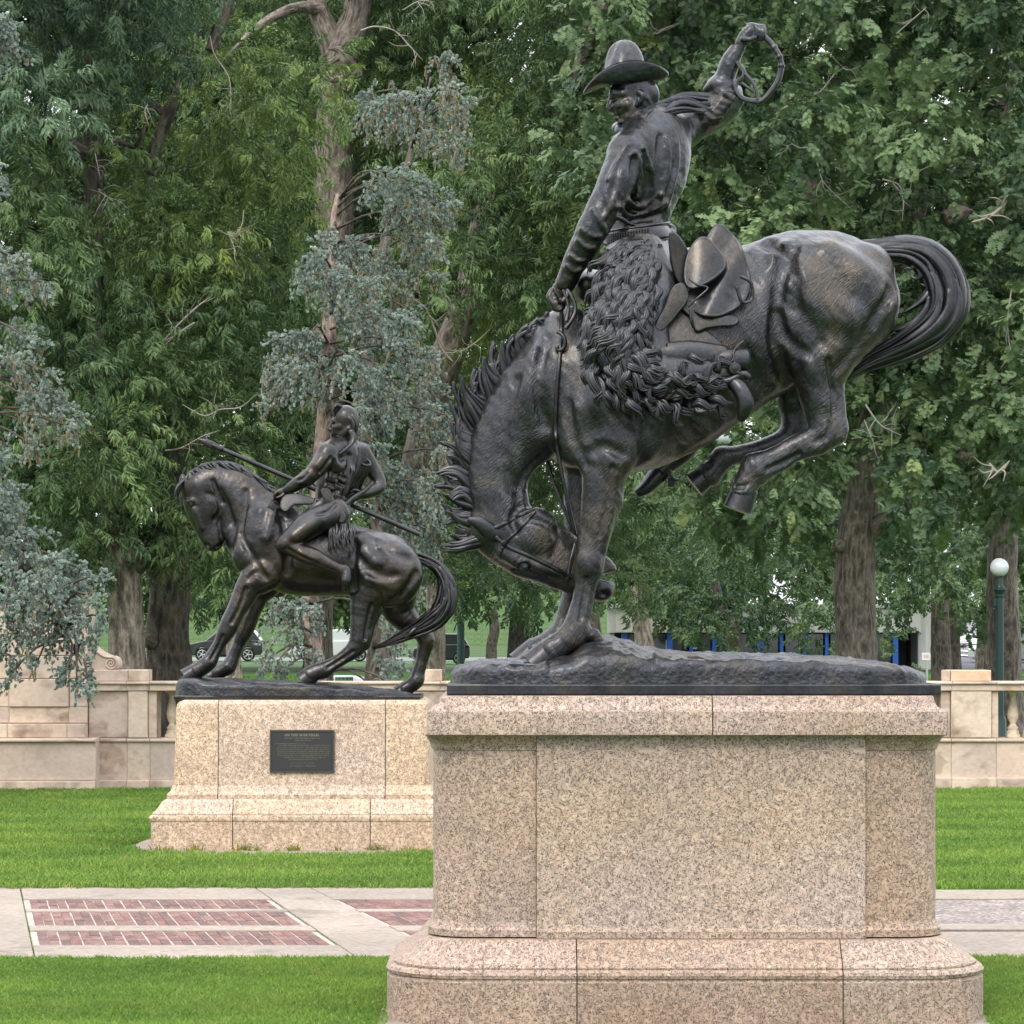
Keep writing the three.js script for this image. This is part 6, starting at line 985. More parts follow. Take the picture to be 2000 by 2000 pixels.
tree('oak_tree', 'dark furrowed oak trunk left of the walking horse statue', { bark: barkDark,
  trunk: [[328, 1300, 38, 0.295], [326, 1230, 38, 0.27], [330, 1160, 38, 0.275], [326, 1100, 38, 0.26], [332, 1030, 38, 0.25], [340, 900, 38.4, 0.23], [320, 760, 38.8, 0.21], [300, 620, 39, 0.2]],
  limbs: [[[300, 1112, 37.8, 0.12], [288, 1106, 37.7, 0.07]], [[296, 1252, 37.8, 0.12], [284, 1250, 37.7, 0.06]], [[300, 640, 38, 0.2], [280, 600, 38, 0.16], [268, 560, 38, 0.12]], [[310, 640, 38, 0.2], [350, 610, 38, 0.16], [378, 575, 38, 0.12], [400, 520, 38, 0.08]], [[290, 340, 37, 0.07], [306, 280, 37, 0.075], [330, 220, 37, 0.085], [350, 150, 37.2, 0.09]], [[326, 226, 37, 0.05], [300, 205, 37, 0.06], [282, 190, 37, 0.06]], [[410, 100, 38, 0.07], [424, 60, 38, 0.08], [452, 0, 38, 0.09], [470, -60, 38, 0.1]]],
  twigs: [[[410, 70, 36, 0.015], [418, 105, 36, 0.018], [446, 150, 36, 0.02], [452, 205, 36, 0.014]], [[448, 460, 35, 0.012], [456, 480, 35, 0.014], [462, 500, 35, 0.012]], [[476, 410, 35, 0.01], [472, 440, 35, 0.012], [456, 460, 35, 0.012], [420, 446, 35, 0.008]], [[356, 790, 35, 0.01], [400, 812, 35, 0.018], [430, 800, 35, 0.016], [470, 795, 35, 0.016], [505, 765, 35, 0.01]], [[322, 880, 35, 0.014], [350, 876, 35, 0.012], [400, 850, 35, 0.012], [432, 840, 35, 0.008]], [[380, 630, 35, 0.018], [356, 645, 35, 0.02], [330, 662, 35, 0.012]], [[320, 664, 35, 0.012], [352, 630, 35, 0.02], [384, 600, 35, 0.024], [410, 580, 35, 0.012]]],
  crowns: [[fillBlobs(221, 250, 640, 120, 560, [36, 41], 64, 0.62, (x, y, R) => !hole(x, y, [[300, 250, 60, 90], [440, 160, 50, 60], [640, 260, 40, 300]])), 'narrow', 222, { hue: G.bright, density: 52, droop: 0.35 }],
    [fillBlobs(223, 240, 620, 540, 1080, [35.5, 40], 62, 0.6, (x, y, R) => !hole(x, y, [[310, 610, 70, 34], [480, 800, 40, 24]]) && !(y > 1010 && x < 330)), 'narrow', 224, { hue: G.mid, density: 58, droop: 0.35 }],
    [fillBlobs(225, 330, 480, 1060, 1175, [38.6, 40.5], 54, 0.42, (x, y) => x > 372 || y < 1040), 'narrow', 226, { hue: G.oak, density: 56 }]] });
// the tall pale trunk and the crown around it
tree('oak_tree', 'tall pale bare oak trunk rising behind the blue spruce', { bark: barkGrey,
  trunk: [[622, 1240, 46, 0.21], [624, 1000, 46, 0.24], [640, 700, 46, 0.28], [650, 500, 46, 0.30], [652, 400, 46, 0.31], [650, 300, 46, 0.30], [655, 180, 46, 0.27], [664, 110, 46, 0.28], [690, 50, 46, 0.24], [706, -30, 46, 0.2], [720, -200, 46.4, 0.16]],
  limbs: [[[660, 120, 46, 0.24], [642, 70, 46, 0.2], [622, 20, 46, 0.16], [606, -40, 46, 0.14]], [[700, 150, 45.6, 0.09], [676, 118, 45.4, 0.1], [664, 98, 45.4, 0.06], [640, 96, 45.4, 0.04]], [[630, 20, 46, 0.11], [585, 14, 45.6, 0.085], [540, 30, 45.2, 0.075], [490, 64, 44.6, 0.06], [440, 112, 44, 0.03]], [[668, 152, 45.6, 0.05], [634, 158, 45.4, 0.05], [596, 150, 45.4, 0.03]], [[640, 126, 45.5, 0.04], [664, 112, 45.4, 0.05], [690, 112, 45.4, 0.03]]],
  twigs: [[[704, 60, 44, 0.03], [730, 52, 44, 0.03], [770, 60, 44, 0.02], [800, 90, 44, 0.025], [826, 118, 44, 0.015]], [[786, 20, 44, 0.015], [820, 2, 44, 0.018], [850, 4, 44, 0.012]]],
  crowns: [[fillBlobs(231, 440, 760, -260, 560, [47, 50.5], 60, 0.72, (x, y, R) => !hole(x, y, [[596, 38, 26, 22]])), 'narrow', 232, { hue: G.mid, density: 52 }],
    [fillBlobs(233, 690, 1130, -260, 420, [44.5, 49], 62, 0.72, (x, y, R) => !hole(x, y, [[925, 28, 22, 24], [930, 170, 18, 18], [952, 40, 14, 30]])), 'narrow', 234, { hue: G.mid, density: 54 }],
    [fillBlobs(235, 680, 1120, 400, 760, [44.5, 49], 64, 0.7, () => true), 'narrow', 236, { hue: G.oak, density: 54 }]] });
tree('oak_tree', 'leaning oak trunk between spruce and bucking horse', { bark: barkGrey,
  trunk: [[734, 1300, 41, 0.15], [752, 1200, 41, 0.16], [796, 980, 41, 0.2], [834, 820, 41, 0.22], [862, 730, 41, 0.235], [886, 660, 41, 0.22], [910, 590, 41, 0.2], [930, 500, 41.2, 0.18], [950, 380, 41.5, 0.14]],
  limbs: [[[915, 570, 41, 0.1], [960, 480, 40.6, 0.08], [1010, 420, 40.4, 0.06]], [[1110, 190, 41, 0.05], [1140, 100, 41, 0.09], [1170, 40, 41, 0.1], [1190, -30, 41, 0.1]]],
  twigs: [[[884, 706, 38.6, 0.02], [862, 680, 38.6, 0.03], [848, 640, 38.6, 0.028], [830, 600, 38.6, 0.024], [790, 576, 38.6, 0.018]], [[860, 690, 38.6, 0.016], [900, 686, 38.6, 0.02], [930, 668, 38.6, 0.016], [960, 640, 38.6, 0.01]], [[1240, 84, 39, 0.03], [1290, 60, 39, 0.04], [1340, 40, 39, 0.02]]],
  crowns: [[fillBlobs(241, 860, 1340, 260, 780, [41, 45.5], 64, 0.66, (x, y, R) => !hole(x, y, [[880, 680, 50, 50]])), 'narrow', 242, { hue: G.bright, density: 46, droop: 0.3 }],
    [fillBlobs(247, 880, 1120, 300, 640, [38.4, 40.4], 58, 0.55, (x, y) => !hole(x, y, [[872, 690, 56, 60]])), 'narrow', 248, { hue: G.mid, density: 54, droop: 0.3 }],
    [fillBlobs(243, 820, 1240, 720, 1130, [42, 46], 62, 0.64, () => true), 'narrow', 244, { hue: G.oak, density: 56 }],
    [fillBlobs(245, 1040, 1420, -260, 300, [41, 46], 62, 0.68, (x, y, R) => !hole(x, y, [[1342, 75, 14, 14]])), 'narrow', 246, { hue: G.mid, density: 54 }]] });
// the lobed oak on the right
tree('oak_tree', 'thick grey oak trunk behind the right end of the bronze base', { bark: barkGrey,
  trunk: [[1672, 1300, 40, 0.285], [1670, 1220, 40, 0.275], [1668, 1150, 40, 0.28], [1672, 1060, 40, 0.265], [1680, 1000, 40, 0.24], [1692, 900, 40, 0.2], [1704, 820, 40, 0.18], [1722, 720, 40.2, 0.16], [1760, 560, 40.5, 0.14], [1800, 380, 41, 0.12]],
  limbs: [[[1700, 1040, 40, 0.14], [1722, 1020, 39.8, 0.12], [1744, 1000, 39.6, 0.08]], [[1640, 1066, 39.8, 0.1], [1632, 1068, 39.6, 0.05]], [[1940, 235, 40, 0.16], [1958, 190, 40, 0.13], [1972, 160, 40, 0.1]], [[1846, 430, 38, 0.13], [1872, 418, 38, 0.12], [1900, 410, 38, 0.06]], [[1572, 450, 39, 0.1], [1580, 400, 39, 0.12], [1590, 320, 39, 0.1]], [[1518, 250, 40, 0.1], [1530, 210, 40, 0.12], [1560, 180, 40, 0.1]], [[1900, 900, 38, 0.08], [1880, 888, 38, 0.09], [1860, 884, 38, 0.05]]],
  twigs: [[[1510, 254, 37, 0.012], [1560, 288, 37, 0.018], [1580, 290, 37, 0.02], [1600, 330, 37, 0.018], [1606, 352, 37, 0.015], [1660, 406, 37, 0.012]], [[1724, 350, 37, 0.02], [1756, 362, 37, 0.022], [1764, 390, 37, 0.02], [1762, 432, 37, 0.012]], [[1750, 346, 37, 0.012], [1780, 340, 37, 0.016], [1820, 322, 37, 0.01]], [[1560, 195, 37, 0.012], [1600, 180, 37, 0.018], [1630, 145, 37, 0.018], [1650, 130, 37, 0.012]], [[1750, 66, 37, 0.01], [1785, 36, 37, 0.014], [1810, 14, 37, 0.012]], [[1690, 790, 37.4, 0.03], [1720, 830, 37.4, 0.02], [1760, 850, 37.4, 0.014]], [[1688, 820, 37.2, 0.015], [1700, 850, 37.2, 0.016], [1708, 868, 37.2, 0.012]], [[1740, 800, 37, 0.012], [1732, 815, 37, 0.012], [1720, 826, 37, 0.012]], [[1932, 905, 36.6, 0.03], [1950, 922, 36.6, 0.05], [1972, 900, 36.6, 0.045]], [[1898, 434, 36.8, 0.02], [1930, 424, 36.8, 0.04], [1958, 402, 36.8, 0.05], [1974, 380, 36.8, 0.03]], [[1976, 560, 37, 0.02], [1968, 640, 37, 0.018], [1980, 720, 37, 0.014]]],
  crowns: [[fillBlobs(251, 1180, 2300, -380, 560, [36.5, 42.5], 66, 0.66, (x, y, R) => !hole(x, y, [[1575, 92, 34, 22], [1890, 160, 26, 20], [1805, 205, 24, 10], [1480, 300, 16, 30], [1405, 285, 12, 16], [1765, 310, 14, 20], [1640, 110, 12, 12]])), 'lobed', 252, { hue: G.oak, density: 50, droop: 0.3 }],
    [fillBlobs(253, 1540, 2300, 560, 1010, [36.5, 42], 66, 0.66, (x, y, R) => !hole(x, y, [[1690, 850, 50, 70], [1660, 990, 60, 30]])), 'lobed', 254, { hue: G.oak, density: 50, droop: 0.3 }],
    [fillBlobs(255, 1420, 1640, 900, 1030, [41, 43], 62, 0.56, () => true), 'lobed', 256, { hue: G.oak, density: 52 }]] });
tree('oak_tree', 'straight brown oak trunk right behind the globe lamp post', { bark: barkGrey,
  trunk: [[1962, 1330, 45, 0.26], [1962, 1240, 45, 0.25], [1958, 1160, 45, 0.24], [1960, 1060, 45, 0.22], [1966, 960, 45, 0.2], [1980, 700, 45, 0.16]],
  crowns: [[fillBlobs(261, 1720, 2200, 960, 1120, [46, 50], 56, 0.6, (x, y) => true), 'lobed', 262, { hue: G.oak, density: 48 }], [fillBlobs(263, 1880, 2300, 1080, 1230, [47, 50], 56, 0.5, (x, y, R) => x > 1980 || R() < 0.3), 'lobed', 264, { hue: G.mid, density: 44 }]] });
// the row beyond: lower crowns over the drive
const back = [
  ['dark spreading tree behind the bucking horse\'s front legs', [[1160, 1275, 62, 0.2], [1150, 1180, 62, 0.18], [1130, 1060, 62, 0.16]], barkDark, [[860, 1190, 1010, 1180, [58, 66], 58, 0.75, G.oak]]],
  ['pale slim trunk under dark foliage before the blue columns', [[1262, 1285, 70, 0.26], [1256, 1240, 70, 0.2], [1250, 1180, 70, 0.18], [1244, 1080, 70, 0.15]], barkPale, [[1170, 1480, 940, 1110, [64, 74], 56, 0.9, G.oak], [1190, 1420, 1130, 1180, [66, 72], 40, 0.34, G.oak, 0.6]]],
  ['low dark leafy tree between the blue columns and thick trunk', [[1440, 1290, 60, 0.14], [1430, 1240, 60, 0.13], [1410, 1190, 60, 0.12], [1390, 1120, 60, 0.1]], barkDark, [[1400, 1680, 960, 1205, [54, 62], 56, 0.72, G.oak], [1405, 1480, 1205, 1275, [56, 60], 38, 0.36, G.oak, 0.9], [1480, 1640, 1190, 1262, [57, 60], 40, 0.40, G.oak, 0.75]]],
  ['dark drooping tree right of the thick grey trunk', [[1840, 1320, 66, 0.24], [1838, 1260, 66, 0.22], [1836, 1180, 66, 0.2], [1836, 1080, 66, 0.18]], barkDark, [[1690, 1960, 1040, 1180, [58, 68], 58, 0.8, G.oak], [1700, 1770, 1215, 1310, [58, 62], 42, 0.4, G.oak]]],
  ['slim dark trunk beside the stone pier', [[1864, 1310, 68, 0.17], [1862, 1240, 68, 0.16], [1866, 1160, 68, 0.15]], barkDark, [[1800, 1920, 1080, 1185, [66, 70], 56, 0.65, G.oak]]],
  ['leaning slim trunk left of the globe lamp post', [[1920, 1310, 72, 0.2], [1924, 1250, 72, 0.19], [1932, 1180, 72, 0.18], [1940, 1100, 72, 0.16]], barkGrey, [[1880, 2120, 1080, 1200, [70, 76], 56, 0.8, G.oak]]],
  ['brown trunk standing just right of the walking horse\'s tail', [[852, 1320, 48, 0.155], [852, 1240, 48, 0.15], [850, 1100, 48, 0.15], [860, 900, 48, 0.13]], barkPale, [[780, 960, 980, 1165, [48, 52], 54, 0.5, G.oak]]],
  ['slender trunk on the lawn behind the walking horse\'s forelegs', [[456, 1296, 84, 0.22], [456, 1250, 84, 0.2], [458, 1180, 84, 0.18]], barkPale, [[360, 640, 1000, 1150, [80, 90], 54, 0.85, G.far]]],
  ['dark young tree by the drive near the green post', [[960, 1262, 88, 0.16], [966, 1230, 88, 0.15], [960, 1180, 88, 0.14]], barkDark, [[880, 1110, 1060, 1185, [84, 92], 50, 0.75, G.far, 0.8]]],
];
back.forEach(([label, trunk, bark, crowns], i) => tree('park_tree', label, { bark, trunk, crowns: crowns.map(([x0, x1, y0, y1, z, st, r, hue, k = 1], j) => [fillBlobs(300 + i * 10 + j, x0, x1, y0, y1, z, st, r, (x, y, R) => R() < k), z[0] > 70 ? 'far' : 'small', 400 + i * 10 + j, { hue, density: z[0] > 70 ? 30 : 44 }]) }));
// the far wood closing the park
[[-420, 0], [-60, 1], [330, 2], [612, 3], [1010, 4], [1420, 5], [1790, 6], [2150, 7], [2480, 8]].forEach(([x, i]) => {
  const Z = 108 + (i * 37 % 23), R = rng(700 + i), blobs = [];
  for (let k = 0; k < 62; k++) { const e = k / 62, y = lerp(1125, -260, Math.pow(e, 0.8)), w = 260 * (1 - 0.4 * e); const bx2 = x + (R() * 2 - 1) * w, by2 = y + (R() - 0.5) * 80; if (!hole(bx2, by2, SKYGAPS.map(([a, b, c, d]) => [a, b, c * 1.2, d * 1.3]))) blobs.push([bx2, by2, Z + (R() - 0.5) * 9, 1.5 + R() * 0.9]); }
  const o = tree('wood_tree', ['tall green tree far behind the left spruce', 'tall green tree far behind the forked oak', 'tall green tree far behind the walking horse', 'tall green tree far behind the blue spruce', 'tall green tree far behind the bucking horse\'s mane', 'tall green tree far behind the bucking rider', 'tall green tree far behind the horse\'s tail', 'tall green tree far behind the globe lamp', 'tall green tree at the far right edge'][i], { bark: barkDark, trunk: [[x, 1290, Z, 0.45], [x + 8, 1150, Z, 0.4], [x - 6, 900, Z, 0.34], [x + 14, 500, Z, 0.25], [x, 100, Z, 0.15]], crowns: [[blobs, 'far', 720 + i, { hue: G.far, density: 34, scale: 1.25 }]] });
});

// ---------------------------------------------------------------- blue spruces
const needleMat = phys({ color: 0xffffff, roughness: 0.7, specularIntensity: 0.35 });
function tuftNeedles(seed, n, L) {      // a shoot's end: needles standing off it on all sides
  const R = rng(seed), pos = [];
  for (let i = 0; i < n; i++) {
    const t = i / n, az = i * 2.4, el = 0.25 + 0.9 * (1 - t) + 0.25 * R(), dir = V(Math.cos(az) * Math.sin(el + 0.3), Math.sin(az) * Math.sin(el + 0.3), Math.cos(el + 0.3) + 0.1).normalize(), o = V(0, 0, t * L * 1.5), len = L * (0.65 + 0.4 * R()), w = 0.0032 + 0.001 * R();
    const s = V().crossVectors(dir, V(0.3, 1, 0.2)).normalize(), b = V().crossVectors(dir, s), e = o.clone().addScaledVector(dir, len), m = o.clone().addScaledVector(dir, len * 0.5);
    const A = m.clone().addScaledVector(s, w), B = m.clone().addScaledVector(s, -0.5 * w).addScaledVector(b, 0.87 * w), C = m.clone().addScaledVector(s, -0.5 * w).addScaledVector(b, -0.87 * w);
    for (const [p, q, r] of [[o, B, A], [o, C, B], [o, A, C], [A, B, e], [B, C, e], [C, A, e]]) pos.push(p.x, p.y, p.z, q.x, q.y, q.z, r.x, r.y, r.z);
  }
  const g = new THREE.BufferGeometry(); g.setAttribute('position', new THREE.Float32BufferAttribute(pos, 3)); g.computeVertexNormals(); return g;
}
const TUFT = [1, 2, 3].map((s) => tuftNeedles(s * 3, 64, 0.021));
const coneGeo = (() => { const l = []; for (let i = 0; i < 7; i++) { const a = new THREE.ConeGeometry(0.011 - Math.abs(i - 2.4) * 0.0012, 0.013, 7, 1); a.rotateX(Math.PI); a.translate(0, -i * 0.0085, 0); l.push(a); } return join(l); })();
const coneMat = std({ color: 0xffffff, roughness: 0.9 });
// masses: [px, py, radius in px, share of cones]; each a hanging clump of shoots about its own branch
function spruce(label, Z, x0, trunks, masses, seed, zr) {
  const o = thing('blue_spruce', V((x0 - 1000) * Z / FOCAL, 0, -Z), label, 'spruce tree'), R = rng(seed), tufts = TUFT.map(() => []), cones = [], z = V(0, 0, 1), d = V(), q = V();
  trunks.forEach(([list, mat], i) => part(i ? 'stem' : 'trunk', trunkGeo(list, seed + i, 14), mat, o));
  const stems = trunks.map(([l]) => l.map(([a, b, c]) => at(a, b, c)));
  const stemAt = (c) => { let best = null, bd = 1e9; for (const l of stems) for (let i = 0; i < l.length - 1; i++) for (let k = 0; k < 5; k++) { const q2 = l[i].clone().lerp(l[i + 1], k / 5), dd = (q2.x - c.x) ** 2 + (q2.z - c.z) ** 2 * 0.4 + (q2.y - c.y - 0.12) ** 2 * 1.5; if (dd < bd) { bd = dd; best = q2; } } return best; };
  for (const [x, y, rp, share = 0.12, dz = 0] of masses) {
    const mz = Z + (zr ? lerp(zr[0], zr[1], R()) : (R() - 0.5) * 1.6) + dz, c = at(x, y, mz), r = rp * mz / FOCAL, from = stemAt(c), n = Math.round(3600 * r * r + 30);
    part('branch', sweep([from, from.clone().lerp(c, 0.5).add(V(0, 0.05 + 0.12 * R(), 0)), c, c.clone().lerp(from, -0.12).add(V(0, -0.12, 0))], (t) => lerp(0.017, 0.004, t), { segs: 8, radial: 5 }), barkDark, o);
    // hanging branchlets: each an arc that leaves the bough and droops, shoots all along it
    const m = Math.max(6, Math.round(20 * r * r / 0.05 * 1.0)), out = Math.sign(c.x - from.x || 1);
    for (let b = 0; b < m; b++) {
      do d.set(R() * 2 - 1, R() * 2 - 1, R() * 2 - 1); while (d.lengthSq() > 1);
      const s0 = c.clone().addScaledVector(d, r * 0.75); s0.y = c.y + d.y * r * 0.5;
      const hang = R() < 0.42 || d.y < -0.2, dir = V((R() - 0.5) * 1.5 + 0.35 * out, hang ? -0.5 - R() : 0.25 - 0.5 * R(), (R() - 0.5) * 1.4 + 0.25).normalize(), L = (hang ? 0.9 : 0.7) * r * (0.6 + 0.8 * R()) + 0.06, k2 = Math.max(3, Math.round(L / 0.0145));
      for (let i = 0; i < k2; i++) {
        const t = (i + R()) / k2; q.copy(s0).addScaledVector(dir, L * t); q.y -= (hang ? 0.5 : 0.28) * L * t * t; q.x += (R() - 0.5) * 0.055; q.y += (R() - 0.5) * 0.04; q.z += (R() - 0.5) * 0.055;
        if (R() < (hang ? share * 0.5 : share * 0.06) && t > 0.15) { cones.push([q.clone(), R()]); if (R() < 0.6) continue; }
        d.copy(dir).multiplyScalar(0.8).add(V((R() - 0.5) * 1.5, (R() - 0.5) * 1.3 - (hang ? 0.5 : -0.12), (R() - 0.5) * 1.4 + 0.2)).normalize();
        const s = 0.58 + 0.42 * R(), tt = clamp((hang ? 0.35 : 0.58) + (R() - 0.5) * 0.75, 0, 1), v = 0.85 + 0.3 * R(), old = R() < share * 0.5 ? 1 : 0;
        tufts[Math.floor(R() * 3)].push([new THREE.Matrix4().compose(V(q.x - o.position.x, q.y, q.z + Z), new THREE.Quaternion().setFromUnitVectors(z, d), V(s, s, s)), new THREE.Color().setRGB(lerp(0.11, 0.42, tt) * v + old * 0.05, lerp(0.15, 0.50, tt) * v, lerp(0.125, 0.45, tt) * v - old * 0.05)]);
      }
    }
  }
  tufts.forEach((l, k) => { const m = new THREE.InstancedMesh(TUFT[k], needleMat, l.length); l.forEach(([a, c], i) => { m.setMatrixAt(i, a); m.setColorAt(i, c); }); m.name = 'needles'; m.userData.kind = 'stuff'; o.add(m); });
  const m = new THREE.InstancedMesh(coneGeo, coneMat, cones.length); cones.forEach(([p, e], i) => { m.setMatrixAt(i, new THREE.Matrix4().compose(V(p.x - o.position.x, p.y, p.z + Z), new THREE.Quaternion().setFromEuler(new THREE.Euler((e - 0.5) * 0.8, 0, (e * 7 % 1 - 0.5) * 0.8)), V(1, 1, 1).multiplyScalar(0.9 + 0.5 * e))); const k = 0.8 + 0.5 * e; m.setColorAt(i, new THREE.Color().setRGB(0.30 * k, 0.24 * k, 0.165 * k)); }); m.name = 'cones'; m.userData.kind = 'stuff'; o.add(m);
  return o;
}
spruce('sparse blue spruce with hanging branches behind the walking horse', 33, 640, [
  [[[618, 1460, 33, 0.12], [618, 1320, 33, 0.11], [606, 1180, 33, 0.1], [612, 1050, 33, 0.095], [622, 960, 33, 0.1], [632, 840, 33, 0.095], [640, 700, 33, 0.085], [648, 560, 33, 0.075], [658, 420, 33, 0.065], [664, 380, 33, 0.05]], barkPink],
  [[[730, 1440, 33.5, 0.11], [734, 1320, 33.5, 0.1], [756, 1240, 33.5, 0.09], [736, 1000, 33.5, 0.085], [712, 850, 33.5, 0.095], [716, 700, 33.5, 0.085], [730, 560, 33.5, 0.07], [780, 380, 33.5, 0.04], [840, 150, 33.5, 0.02]], barkGrey]], [
  [855, 112, 34, 0.4], [870, 165, 34, 0.5], [776, 186, 42, 0.3], [715, 190, 34], [750, 205, 36, 0.3], [826, 196, 46, 0.3], [800, 216, 40, 0.4], [888, 215, 34, 0.5], [910, 200, 24, 0.5], [868, 262, 36, 0.5], [895, 285, 26, 0.6], [830, 262, 24, 0.4],
  [745, 340, 32], [780, 344, 40, 0.2], [820, 372, 44, 0.3], [858, 385, 30], [750, 384, 38, 0.2], [800, 418, 42, 0.5], [845, 430, 30, 0.6], [880, 398, 18], [722, 366, 22],
  [652, 470, 40], [614, 500, 36], [690, 482, 40, 0.2], [640, 540, 44, 0.2], [600, 520, 26], [740, 500, 40, 0.3], [770, 540, 40, 0.6], [830, 500, 30, 0.5], [845, 545, 26, 0.6], [700, 560, 44, 0.3], [660, 590, 36], [800, 470, 30, 0.3], [850, 470, 24, 0.2],
  [720, 606, 40], [770, 620, 38], [748, 650, 36], [800, 612, 26], [690, 640, 30],
  [555, 668, 34], [600, 662, 44], [640, 676, 40], [540, 710, 34, 0.3], [580, 716, 42, 0.2], [625, 720, 42, 0.3], [545, 760, 24, 0.7], [530, 790, 16, 0.7], [565, 740, 24, 0.6], [650, 735, 26, 0.6], [680, 700, 36],
  [790, 672, 34], [826, 690, 34, 0.3], [800, 722, 32, 0.5], [840, 700, 24], [712, 728, 36], [752, 722, 38], [720, 770, 40], [764, 766, 38], [800, 766, 34, 0.2], [742, 800, 32], [836, 760, 30, 0.3], [856, 790, 30, 0.3], [826, 806, 34, 0.3], [700, 800, 28],
  [880, 815, 28, 0.4], [852, 845, 36, 0.4], [820, 850, 26, 0.4], [868, 880, 26, 0.5], [740, 870, 30], [700, 838, 22],
  [752, 905, 32], [790, 920, 40, 0.2], [830, 945, 34, 0.2], [770, 960, 40], [810, 985, 38, 0.3], [850, 985, 26, 0.3], [760, 1010, 36], [800, 1030, 38], [840, 1040, 30], [690, 960, 26], [730, 950, 26], [590, 965, 18], [610, 990, 20],
  [545, 1180, 28], [570, 1195, 32], [600, 1190, 34], [590, 1238, 30], [530, 1262, 20], [545, 1290, 24], [520, 1296, 16], [556, 1310, 12], [612, 1270, 18],
  [800, 1150, 26], [770, 1165, 28, 0.3], [730, 1190, 28, 0.3], [760, 1215, 30, 0.2], [775, 1260, 28], [760, 1292, 30], [745, 1330, 26], [770, 1340, 20], [735, 1350, 14]], 1201, [-3.6, 0.6]);
spruce('dense blue spruce at the left edge drooping over the stone wall', 27.2, -120, [
  [[[-120, 1600, 27.2, 0.2], [-118, 1200, 27.2, 0.18], [-122, 600, 27.2, 0.13], [-120, 0, 27.2, 0.07]], barkGrey],
  [[[-100, 1030, 27.4, 0.035], [10, 1100, 27.4, 0.026], [100, 1180, 27.3, 0.016], [160, 1300, 27.2, 0.006]], barkDark]], [
  [10, 40, 34], [16, 85, 24, 0.3], [-20, 60, 50], [4, 345, 14], [-20, 330, 30], [30, 505, 32, 0.3], [64, 535, 28, 0.4], [8, 530, 34, 0.3], [95, 552, 14, 0.4], [-30, 500, 50],
  [26, 648, 34], [62, 668, 26], [14, 700, 40, 0.4], [50, 720, 36, 0.3], [92, 728, 26], [80, 756, 32], [112, 770, 26], [60, 780, 36, 0.4], [130, 800, 24], [150, 812, 16], [96, 806, 30, 0.4], [70, 836, 28, 0.6], [140, 836, 20, 0.5], [60, 868, 18, 0.6],
  [0, 850, 24], [-10, 900, 40], [10, 950, 36], [20, 1000, 40], [-20, 980, 60], [46, 1040, 40], [10, 1066, 44], [60, 1080, 40], [92, 1096, 40], [120, 1098, 34], [152, 1110, 32], [30, 1122, 44], [76, 1136, 42], [116, 1140, 40], [164, 1140, 32], [192, 1126, 18], [12, 1166, 38], [52, 1172, 40], [96, 1178, 40], [140, 1176, 36], [184, 1174, 26], [30, 1208, 34], [76, 1212, 34], [120, 1214, 32], [164, 1212, 28], [198, 1205, 14], [16, 1250, 26], [60, 1248, 24], [104, 1250, 24], [150, 1250, 24], [180, 1240, 18], [26, 1284, 20], [22, 1318, 12], [138, 1290, 24], [168, 1300, 20], [150, 1325, 18], [172, 1336, 12], [130, 1310, 14], [74, 1290, 12]], 1301, [-1.0, 0.8]);

// ---------------------------------------------------------------- the park goes on behind the viewer: trees that the bronze mirrors and that shade the plaza's low light
[[-26, 22, 8], [-12, 30, 9], [3, 27, 8.5], [18, 31, 9], [31, 20, 8], [40, -2, 9], [-38, 2, 9], [-42, -16, 9]].forEach(([x, z, h], i) => {
  const o = thing('park_tree', V(x, 0, z), ['broad tree behind the viewer, left', 'tall tree behind the viewer, left of centre', 'broad tree right behind the viewer', 'tall tree behind the viewer, right of centre', 'broad tree behind the viewer, right', 'tree beyond the right side of the plaza', 'tree beyond the left side of the plaza', 'tree left of the seat wall outside the view'][i], 'tree');
  const R = rng(900 + i), cols = [[], []], M = new THREE.Matrix4(), Q = new THREE.Quaternion(), E = new THREE.Euler();
  part('trunk', sweep([V(x, -0.1, z), V(x + 0.1, 2, z), V(x, h * 0.7, z)], (t) => 0.32 - 0.16 * t, { segs: 12, radial: 12 }), barkDark, o);
  for (let k = 0; k < 1500; k++) { const a = R() * 6.283, e = R() * 2 - 1, r = Math.pow(R(), 0.4), w = h * 0.52; E.set(R() * 6, R() * 6, R() * 6); const s = 1.3 + 0.8 * R(); cols[k % 2].push([M.clone().compose(V(Math.cos(a) * Math.sqrt(1 - e * e) * r * w, h * 0.62 + e * r * h * 0.42, Math.sin(a) * Math.sqrt(1 - e * e) * r * w), Q.setFromEuler(E), V(s, s, s)), 0.8 + 0.4 * R()]); }
  cols.forEach((l, k) => { const m = new THREE.InstancedMesh(SPRAY.far[k], leafMat, l.length); l.forEach(([a, c], n) => { m.setMatrixAt(n, a); m.setColorAt(n, new THREE.Color().setRGB(0.07 * c, 0.12 * c, 0.035 * c)); }); m.name = 'crown'; m.userData.kind = 'stuff'; o.add(m); });
});

